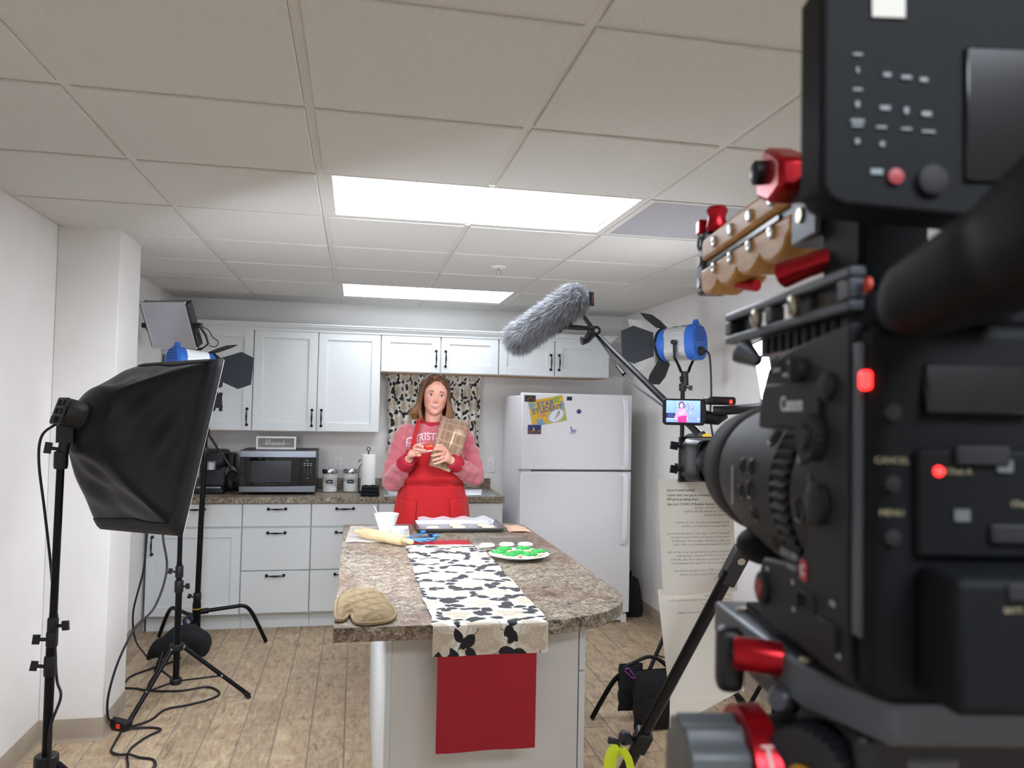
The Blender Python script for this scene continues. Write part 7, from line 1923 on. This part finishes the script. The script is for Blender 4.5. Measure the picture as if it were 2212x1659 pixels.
# rear third: dark rubber strip, tally lamp, rear face
rr_ = B().bx(.199, .345, .388, .412, 1.402, 1.594).build('rear_housing', cb_m, cin, bev=.007, seg=3)
B().bx(.1965, .2, .401, .4095, 1.43, 1.585).build('side_strip', alu, rr_, bev=.001)
B().bx(.1945, .1985, .3905, .4, 1.5595, 1.5695).build('tally_lamp', M('tally_red', '#ff2020', .3, emit='#ff2626', estr=3.0), rr_, bev=.002)
scn = MB(CMX @ Matrix.Translation((.245, .3875, 1.5605)) @ Matrix.Rotation(R(-12), 4, 'X')).bx(-.023, .032, -.003, .004, -.0135, .0135).build('status_window', cbg, rr_, bev=.002)
for z, nm in ((1.5235, 'CANCEL'), (1.497, 'MENU')): text_mesh(nm, .0046, onrear(.2065, z, .3876)).build('button_label', M('label_tan', '#8a8468', .6), rr_)
for z in (1.512, 1.485, 1.548): MB(onrear(.2065, z, .388)).lathe([(.0042, 0), (.004, .0025), (0, .003)], 16, cap=False).build('round_button', rubber, rr_)
dl = B().bx(.2175, .30, .384, .389, 1.475, 1.530).build('slot_door', cb_m, rr_, bev=.003)
MB(onrear(.2284, 1.5188, .3838)).lathe([(.0026, 0), (.0024, .001), (0, .0012)], 14, cap=False).build('card_lamp', M('tally_red', '#ff2020', .3), dl)
text_mesh('CFast A', .0042, onrear(.2385, 1.5188, .3836)).build('door_lettering', M('label_tan', '#8a8468', .6), dl); text_mesh('CFast B', .0042, onrear(.272, 1.503, .3836)).build('door_lettering', M('label_tan', '#8a8468', .6), dl)
for q in ((.24, 1.497), (.262, 1.522)): MB(onrear(q[0], q[1], .384)).bx(-.004, .004, -.003, .003, 0, .0015).build('latch_mark', M('latch_grey', '#5a5d5e', .6), dl)
for q in ((.268, 1.488), (.250, 1.527)): MB(onrear(q[0], q[1], .384)).bx(-.014, .014, -.005, .005, 0, .003).build('recess_tab', rubber, dl, bev=.002)
bat = B().bx(.218, .338, .352, .388, 1.408, 1.472).build('battery', cb_m, cin, bev=.005, seg=3)
text_mesh('BATT. RELEASE', .0036, onrear(.252, 1.4575, .3517)).build('lettering', M('label_tan', '#8a8468', .6), bat)
B().bx(.2415, .2635, .3505, .353, 1.462, 1.470).build('release_tab', rubber, bat, bev=.001)

# lens with servo grip
LX = CMX @ Matrix.Translation((.277, 0, 1.493)) @ Matrix.Rotation(-PI / 2, 4, 'X')      # local z -> forward
ln = MB(LX).lathe([(.050, .468), (.066, .47), (.0725, .478), (.0735, .49), (.0735, .512), (.071, .514), (.071, .548), (.0735, .55), (.0735, .585), (.071, .63), (.067, .67), (.062, .70), (.0595, .715)], 64).build('lens', cb2, cin, ang=35)
MB(LX).lathe([(.0595, .715), (.061, .718), (.061, .745), (.059, .75), (.058, .772), (.05, .772), (.05, .72)], 64).build('focus_ring', rubber, ln, ang=35)
P = []
for k in range(120): a = 2 * PI * k / 120; r_ = .0760 if k % 2 else .0715; P += [(r_ * math.cos(a), r_ * math.sin(a))]
MB(LX).prism(P, .519, .545).build('gear_ring', rubber, ln)
B().bx(.255, .33, .47, .62, 1.54, 1.575).build('lens_cradle', cb_m, ln, bev=.004)
def lens_btn(t_, z, r):
    dz = z - 1.493; R0 = float(np.interp(t_, [.55, .585, .63, .67], [.0735, .0735, .071, .067])); s_ = .277 - math.sqrt(max(R0 ** 2 - dz * dz, 0)); nv = Vector((s_ - .277, 0, dz)).normalized()
    K_ = CMX @ zto(nv, (s_, t_, z), (0, 1, 0))
    MB(K_).lathe([(r * 1.35, -.001), (r * 1.35, .0008), (r, .0012), (r, -.0), (0, .0002)], 18, cap=False).build('button_recess', cbg, ln)
    MB(K_).lathe([(r * .85, -.001), (r * .8, .0022), (0, .0028)], 16, cap=False).build('lens_button', rubber, ln)
for t_, z, r_ in ((.565, 1.530, .006), (.59, 1.506, .0045), (.615, 1.505, .0045), (.59, 1.488, .0055), (.615, 1.484, .0045), (.59, 1.470, .0045), (.57, 1.449, .006), (.500, 1.522, .0065), (.498, 1.484, .006), (.500, 1.452, .006)): lens_btn(t_, z, r_)
K_ = CMX @ zto((-1, 0, 0), (.2065, .640, 1.487), (0, 0, 1)); MB(K_).bx(-.0015, .0015, -.016, .016, -.0004, .0008).build('zoom_mark', lab, ln)
B().sph((.24, .66, 1.434), (.022, .03, .016)).build('grip_bulge', cb_m, ln)

# slotted top rail with two screws, toothed plate below
rm_ = M('rail_anodised', '#3a3e43', .4, .6)
rlb = B().bx(.196, .206, .413, .632, 1.603, 1.6095); rlb.bx(.196, .206, .413, .632, 1.6215, 1.628)
for q0, q1 in ((.413, .428), (.528, .541), (.618, .632)): rlb.bx(.196, .206, q0, q1, 1.6095, 1.6215)
rl = rlb.build('top_rail', rm_, cin, bev=.0015)
B().bx(.203, .206, .428, .50, 1.6095, 1.6215).build('slot_back', cbg, rl); B().bx(.203, .206, .585, .618, 1.6095, 1.6215).build('slot_back', cbg, rl)
for t_ in (.555, .487):
    sc_ = MB(onleft(t_, 1.6155, .1955)).lathe([(.007, -.002), (.007, .002), (.005, .0032), (0, .0032)], 20, cap=False).build('screw', M('brass_screw', '#b7b09a', .3, .9), rl)
    MB(onleft(t_, 1.6155, .1955)).bx(-.0008, .0008, -.006, .006, .0028, .0036, Matrix.Rotation(.7, 4, 'Z')).build('screw_slot', black_mt, sc_)
tp = B().bx(.205, .275, .43, .575, 1.588, 1.604).build('mount_plate', cbg, cin, bev=.002)
for k in range(9): B().bx(.2035, .206, .445 + k * .014, .452 + k * .014, 1.590, 1.602).build('notch', rubber, tp)
B().bx(.205, .27, .405, .45, 1.588, 1.614).build('rear_bracket', cb_m, cin, bev=.006)
MB(onleft(.408, 1.6165, .2045)).lathe([(.0042, 0), (.004, .0015), (0, .002)], 18, cap=False).build('red_button', M('button_red', '#b5432f', .5), tp)
xl = B().bx(.245, .33, .45, .50, 1.60, 1.626).build('audio_module', cb_m, cin, bev=.005); B().bx(.243, .246, .455, .465, 1.614, 1.622).build('red_mark', M('button_red', '#b5432f', .5), xl)

HSH = Matrix.Translation((.007, 0, 0))
def BH(): return MB(CMX @ HSH)
# top handle: metal spine, two wooden grips, clamp blocks
hw = M('oiled_beech', '#ad7a3c', .45, col2='#c29150', scale=14, stretch=(8, 2, 8))
hn = BH().bx(.238, .262, .602, .866, 1.708, 1.717).build('handle_spine', alu, cin, bev=.001)
BH().bx(.236, .264, .64, .85, 1.7105, 1.7145).build('spine_slot', cbg, hn)
up_ = BH().prism([(.605, 1.7172), (.862, 1.7172), (.862, 1.738), (.855, 1.742), (.62, 1.742), (.605, 1.735)], -.0175, .0175, Matrix(((0, 0, 1, .25), (1, 0, 0, 0), (0, 1, 0, 0), (0, 0, 0, 1)))).build('upper_grip', hw, cin, bev=.004, seg=3)
low = [(.605, 1.7078), (.605, 1.694)]
for k in range(4):
    t0, t1 = .615 + k * .062, .615 + (k + 1) * .062
    for j in range(7): a = PI * j / 6; low.append(((t0 + t1) / 2 - .031 * math.cos(a) * 1.0, 1.690 - .014 * math.sin(a)))
low += [(.864, 1.694), (.864, 1.7078)]
lo_ = BH().prism(low, -.0175, .0175, Matrix(((0, 0, 1, .25), (1, 0, 0, 0), (0, 1, 0, 0), (0, 0, 0, 1)))).build('lower_grip', hw, cin, bev=.003, seg=2)
for z, par_ in ((1.729, up_), (1.701, lo_)):
    for t_ in (.645, .70, .755, .81):
        sc_ = MB(CMX @ HSH @ Matrix.Translation((.2318, t_, z)) @ LF).lathe([(.0062, -.001), (.0062, .0012), (.0045, .0022), (.0025, .0022), (0, .001)], 18, cap=False).build('grip_screw', chrome, par_)
fb = BH().bx(.234, .266, .862, .886, 1.682, 1.752).build('front_block', M('rail_anodised', '#3a3e43', .4, .6), cin, bev=.003)
for z in (1.72, 1.695): MB(CMX @ HSH @ Matrix.Translation((.2335, .874, z)) @ LF).lathe([(.006, -.001), (.006, .001), (0, .001)], 16, cap=False).build('block_screw', chrome, fb)
MB(CMX @ HSH @ Matrix.Translation((.2335, .874, 1.741)) @ LF).lathe([(.0085, -.004), (.0085, .0006), (.0065, .0006), (.0065, -.004)], 20).build('rod_hole', black_mt, fb)
kr = BH().lathe([(.010, 1.752), (.0125, 1.756), (.0095, 1.768), (.0125, 1.776), (.010, 1.780), (0, 1.780)], 20, Matrix.Translation((.25, .862, 0)), cap=False).build('red_knob', redan, fb)
BH().bx(.236, .246, .885, .90, 1.755, 1.772).build('knob_lever', redan, fb, bev=.002)
rb_ = BH().bx(.232, .268, .555, .604, 1.678, 1.732).build('rear_block', M('rail_anodised', '#3a3e43', .4, .6), cin, bev=.003)
MB(CMX @ HSH @ Matrix.Translation((.2315, .585, 1.7)) @ LF).lathe([(.006, -.001), (.006, .001), (0, .001)], 16, cap=False).build('block_screw', M('brass_screw', '#b7b09a', .3, .9), rb_)
BH().bx(.238, .285, .50, .56, 1.625, 1.735).build('handle_post', cb_m, cin, bev=.004)
BH().prism([(.585, 1.722), (.612, 1.716), (.640, 1.728), (.640, 1.752), (.62, 1.765), (.60, 1.755), (.585, 1.745)], -.012, .012, Matrix(((0, 0, 1, .228), (1, 0, 0, 0), (0, 1, 0, 0), (0, 0, 0, 1)))).build('red_clamp', redan, rb_, bev=.004)
MB(CMX @ HSH @ Matrix.Translation((.214, .625, 1.745)) @ LF).lathe([(.010, -.004), (.010, .004), (.007, .006), (0, .006)], 16, cap=False).build('clamp_bolt', black_pl, rb_)
BH().tube([(.222, .59, 1.655), (.232, .572, 1.658), (.246, .55, 1.662)], [.011, .009, .009], 14).build('red_lever', redan, rb_)
BH().tube([(.245, .77, 1.678), (.255, .745, 1.672)], .006, 10).build('lower_lever', redan, lo_)

USH = Matrix.Translation((.0065, 0, 0))
# control unit with monitor facing the viewer
mo_ = MB(CMX @ USH); mo_.prism([(.169, 1.668), (.174, 1.660), (.182, 1.657), (.290, 1.650), (.300, 1.660), (.300, 1.85), (.182, 1.85), (.177, 1.79), (.169, 1.778)], -.432, -.402, Matrix.Rotation(PI / 2, 4, 'X'))
mu_ = mo_.build('control_unit', cb_m, cin, bev=.003)
KU = lambda s_, z: CMX @ USH @ Matrix.Translation((s_, .4015, z)) @ Matrix.Rotation(PI / 2, 4, 'X')
MB(CMX @ USH).bx(.246, .298, .3995, .4025, 1.672, 1.745).build('side_screen', cbg, mu_, bev=.002)
MB(KU(.2085, 1.6735)).lathe([(.0042, -.001), (.0042, .0018), (0, .0024)], 20, cap=False).build('record_button', M('record_red', '#a02a2c', .4), mu_)
MB(KU(.228, 1.672)).lathe([(.008, -.001), (.008, .003), (.006, .004), (0, .004)], 20, cap=False).build('joystick', rubber, mu_)
for s_, z, w, h in ((.188, 1.739, .005, .0012), (.188, 1.7305, .0012, .003), (.188, 1.720, .005, .0012), (.188, 1.712, .0022, .003), (.188, 1.703, .0072, .0016), (.188, 1.7005, .006, .0012), (.188, 1.692, .0022, .0026),
                    (.204, 1.7285, .004, .0022), (.2145, 1.7275, .0055, .0018), (.224, 1.7265, .0042, .0022), (.203, 1.7105, .0055, .0022), (.2145, 1.7095, .0024, .0034), (.2255, 1.708, .0052, .0024), (.201, 1.7, .0055, .0012), (.2145, 1.6995, .0055, .0012), (.2265, 1.6985, .007, .0012), (.2015, 1.691, .0024, .0024), (.1985, 1.676, .0064, .003)):
    MB(KU(s_, z)).bx(-w / 2, w / 2, -h / 2, h / 2, 0, .0006).build('panel_mark', M('panel_mark_grey', '#767d7f', .6), mu_)
MB(KU(.2045, 1.765)).bx(-.009, .009, -.0055, .0055, 0, .001).build('pale_rectangle', M('rectangle_white', '#b0aea3', .5), mu_)  # flat pale rectangle on the face of the control unit
B().tube([(.215, .43, 1.672), (.235, .47, 1.68), (.25, .515, 1.69)], .012, 12).build('monitor_arm', cb_m, cin)
B().tube([(.305, .41, 1.73), (.32, .42, 1.735)], .012, 12).build('side_knob', rubber, mu_)

# viewfinder with a flared eyecup
EV0, EV1 = Vector((.212, .392, 1.601)), Vector((.222, .262, 1.624))
ed = (EV1 - EV0).normalized(); Ke = CMX @ zto(ed, EV0, (0, 0, 1))
def evf(u, v):
    a = u * 2 * PI; c, s_ = math.cos(a), math.sin(a); L_ = (EV1 - EV0).length
    r_ = float(np.interp(v, [0, .12, .55, .62, .72, .9, 1], [.012, .019, .023, .0225, .026, .030, .031])); e = .75
    return (r_ * math.copysign(abs(c) ** e, c), r_ * math.copysign(abs(s_) ** e, s_), L_ * v)
ev = MB(Ke).grid(evf, 48, 24, True).build('viewfinder', cb_m, cin, ang=50)
MB(Ke).grid(lambda u, v: tuple(Vector(evf(u, 1.0)) * 1.0 + Vector((-evf(u, 1.0)[0] * .35 * v, -evf(u, 1.0)[1] * .35 * v, .004 * math.sin(PI * min(1, v * 1.3)) - .02 * v))), 48, 8, True).build('eyecup', rubber, ev, ang=60)
MB(Ke).lathe([(.018, .112), (0, .112)], 24, cap=False).build('ocular', M('ocular_brown', '#2a1a18', .2), ev)
B().bx(.214, .262, .372, .42, 1.594, 1.612).build('viewfinder_mount', cb_m, cin, bev=.004)

# ------------------------------------------------------------ tripod with fluid head under the cinema camera
tp2 = thing('video_tripod', cw(.27, .5, 0), 'heavy video tripod with grey sliding plate and red-ringed drag knob in the bottom right corner', 'tripod', rz=R(-9.5))
pl_ = B().prism([(.185, .618), (.345, .618), (.345, .405), (.215, .405), (.190, .455)], 1.372, 1.397).build('sliding_plate', alu, tp2, bev=.003)
B().bx(.205, .335, .418, .60, 1.397, 1.4005).build('plate_pad', rubber, pl_)
for t_ in (.59, .47): B().lathe([(.005, 0), (.004, .0012), (0, .0014)], 14, Matrix.Translation((.1985, t_, 1.397)), cap=False).build('plate_screw', M('brass_screw', '#b7b09a', .3, .9), pl_)
B().bx(.205, .34, .42, .60, 1.345, 1.372).build('clamp_body', black_pl, tp2, bev=.004)
# plate lock: red barrel and black lever
B().tube([(.163, .5015, 1.3915), (.165, .501, 1.3915), (.192, .494, 1.390)], [.0095, .0108, .0108], 24).build('plate_lock_barrel', redan, tp2)
B().tube([(.1622, .5018, 1.3915), (.1632, .5015, 1.3915)], [.0062, .0062], 18).build('barrel_bore', black_mt, tp2)
MB(CMX @ zto((-1, .2, 0), (.162, .515, 1.384), (0, 0, 1))).bx(-.010, .010, -.021, .021, -.012, .006).build('plate_lock_lever', black_pl, tp2, bev=.006, seg=3)
B().lathe([(.008, 0), (.010, .004), (.009, .012), (.006, .016)], 18, zto((-.8, -.6, .1), (.196, .488, 1.368))).build('catch_lever', alu, tp2)
# fluid head
hd = B().lathe([(.045, .16), (.05, .17), (.05, .225), (.036, .235), (.034, .335), (.0, .335)], 40, Matrix(((0, 0, 1, .0), (1, 0, 0, .5), (0, 1, 0, 1.30), (0, 0, 0, 1)))).build('fluid_head', black_pl, tp2, ang=35)
B().bx(.22, .33, .45, .55, 1.27, 1.35).build('head_block', M('head_grey', '#3b3c3e', .5), tp2, bev=.008)
HX = CMX @ Matrix(((0, 0, 1, 0), (1, 0, 0, .49), (0, 1, 0, 1.318), (0, 0, 0, 1)))       # local z -> right, centre of the drag knob
kn_pts = []
for k in range(48): a = 2 * PI * k / 48; r_ = .0375 if (k // 2) % 2 else .0345; kn_pts.append((r_ * math.cos(a), r_ * math.sin(a)))
kb = MB(HX).prism(kn_pts, .126, .162).build('drag_knob', M('knob_grey', '#4d5254', .45), tp2, bev=.0012)
MB(HX).lathe([(0, .1245), (.030, .1245), (.033, .127)], 36, cap=False).build('knob_face', M('knob_face', '#5a5a55', .5), kb)
rg = MB(HX).lathe([(.037, .162), (.0425, .163), (.0435, .178), (.040, .180)], 48).build('drag_ring', redan, tp2)
for (a0, a1, w0) in ((2.35, 2.75, .003), (2.32, 2.36, .008), (2.95, 3.0, .003)):
    MB(HX).grid(lambda u, v, a0=a0, a1=a1, w0=w0: (.0438 * math.cos(a0 + (a1 - a0) * u), .0438 * math.sin(a0 + (a1 - a0) * u), .1705 + w0 * (v - .5)), 8, 3).build('ring_mark', M('mark_pink', '#d8a8a4', .5), rg, solid=.0004)
gp = []
for k in range(64): a = 2 * PI * k / 64; r_ = .030 if k % 2 else .0272; gp.append((r_ * math.cos(a), r_ * math.sin(a)))
GXm = CMX @ zto((-.85, -.5, .0), (.196, .447, 1.338), (0, 0, 1))
MB(GXm).prism(gp, -.01, .012).build('tilt_gear', black_pl, tp2)
MB(GXm).lathe([(.010, .012), (.010, .016), (.0045, .017), (.004, .012)], 20).build('gold_bushing', M('brass_gold', '#b98a34', .3, .9), tp2)
B().bx(.232, .262, .418, .44, 1.275, 1.362).build('head_bracket', M('bracket_grey', '#5c5d5e', .5), tp2, bev=.004)
B().tube([(.27, .5, 1.10), (.27, .5, 1.27)], .04, 20).build('bowl_post', black_pl, tp2)
B().lathe([(.03, 1.02), (.07, 1.05), (.075, 1.10), (.05, 1.12)], 28, Matrix.Translation((.27, .5, 0))).build('bowl', grey_pl, tp2)
for k in range(3):
    a = R(50 + 120 * k); d_ = Vector((math.cos(a), math.sin(a), 0)); c_ = Vector((.27, .5, 0))
    lg = B().tube([c_ + d_ * .06 + Vector((0, 0, 1.06)), c_ + d_ * .26 + Vector((0, 0, .52))], .018, 12).build('leg', MATS['tripod_anodised'], tp2)
    B().tube([c_ + d_ * .24 + Vector((0, 0, .57)), c_ + d_ * .44 + Vector((0, 0, .03))], .014, 12).build('lower_leg', MATS['tripod_anodised'], lg)
    B().sph(tuple(c_ + d_ * .447 + Vector((0, 0, .022))), .022, 12, 8).build('foot', black_pl, lg)
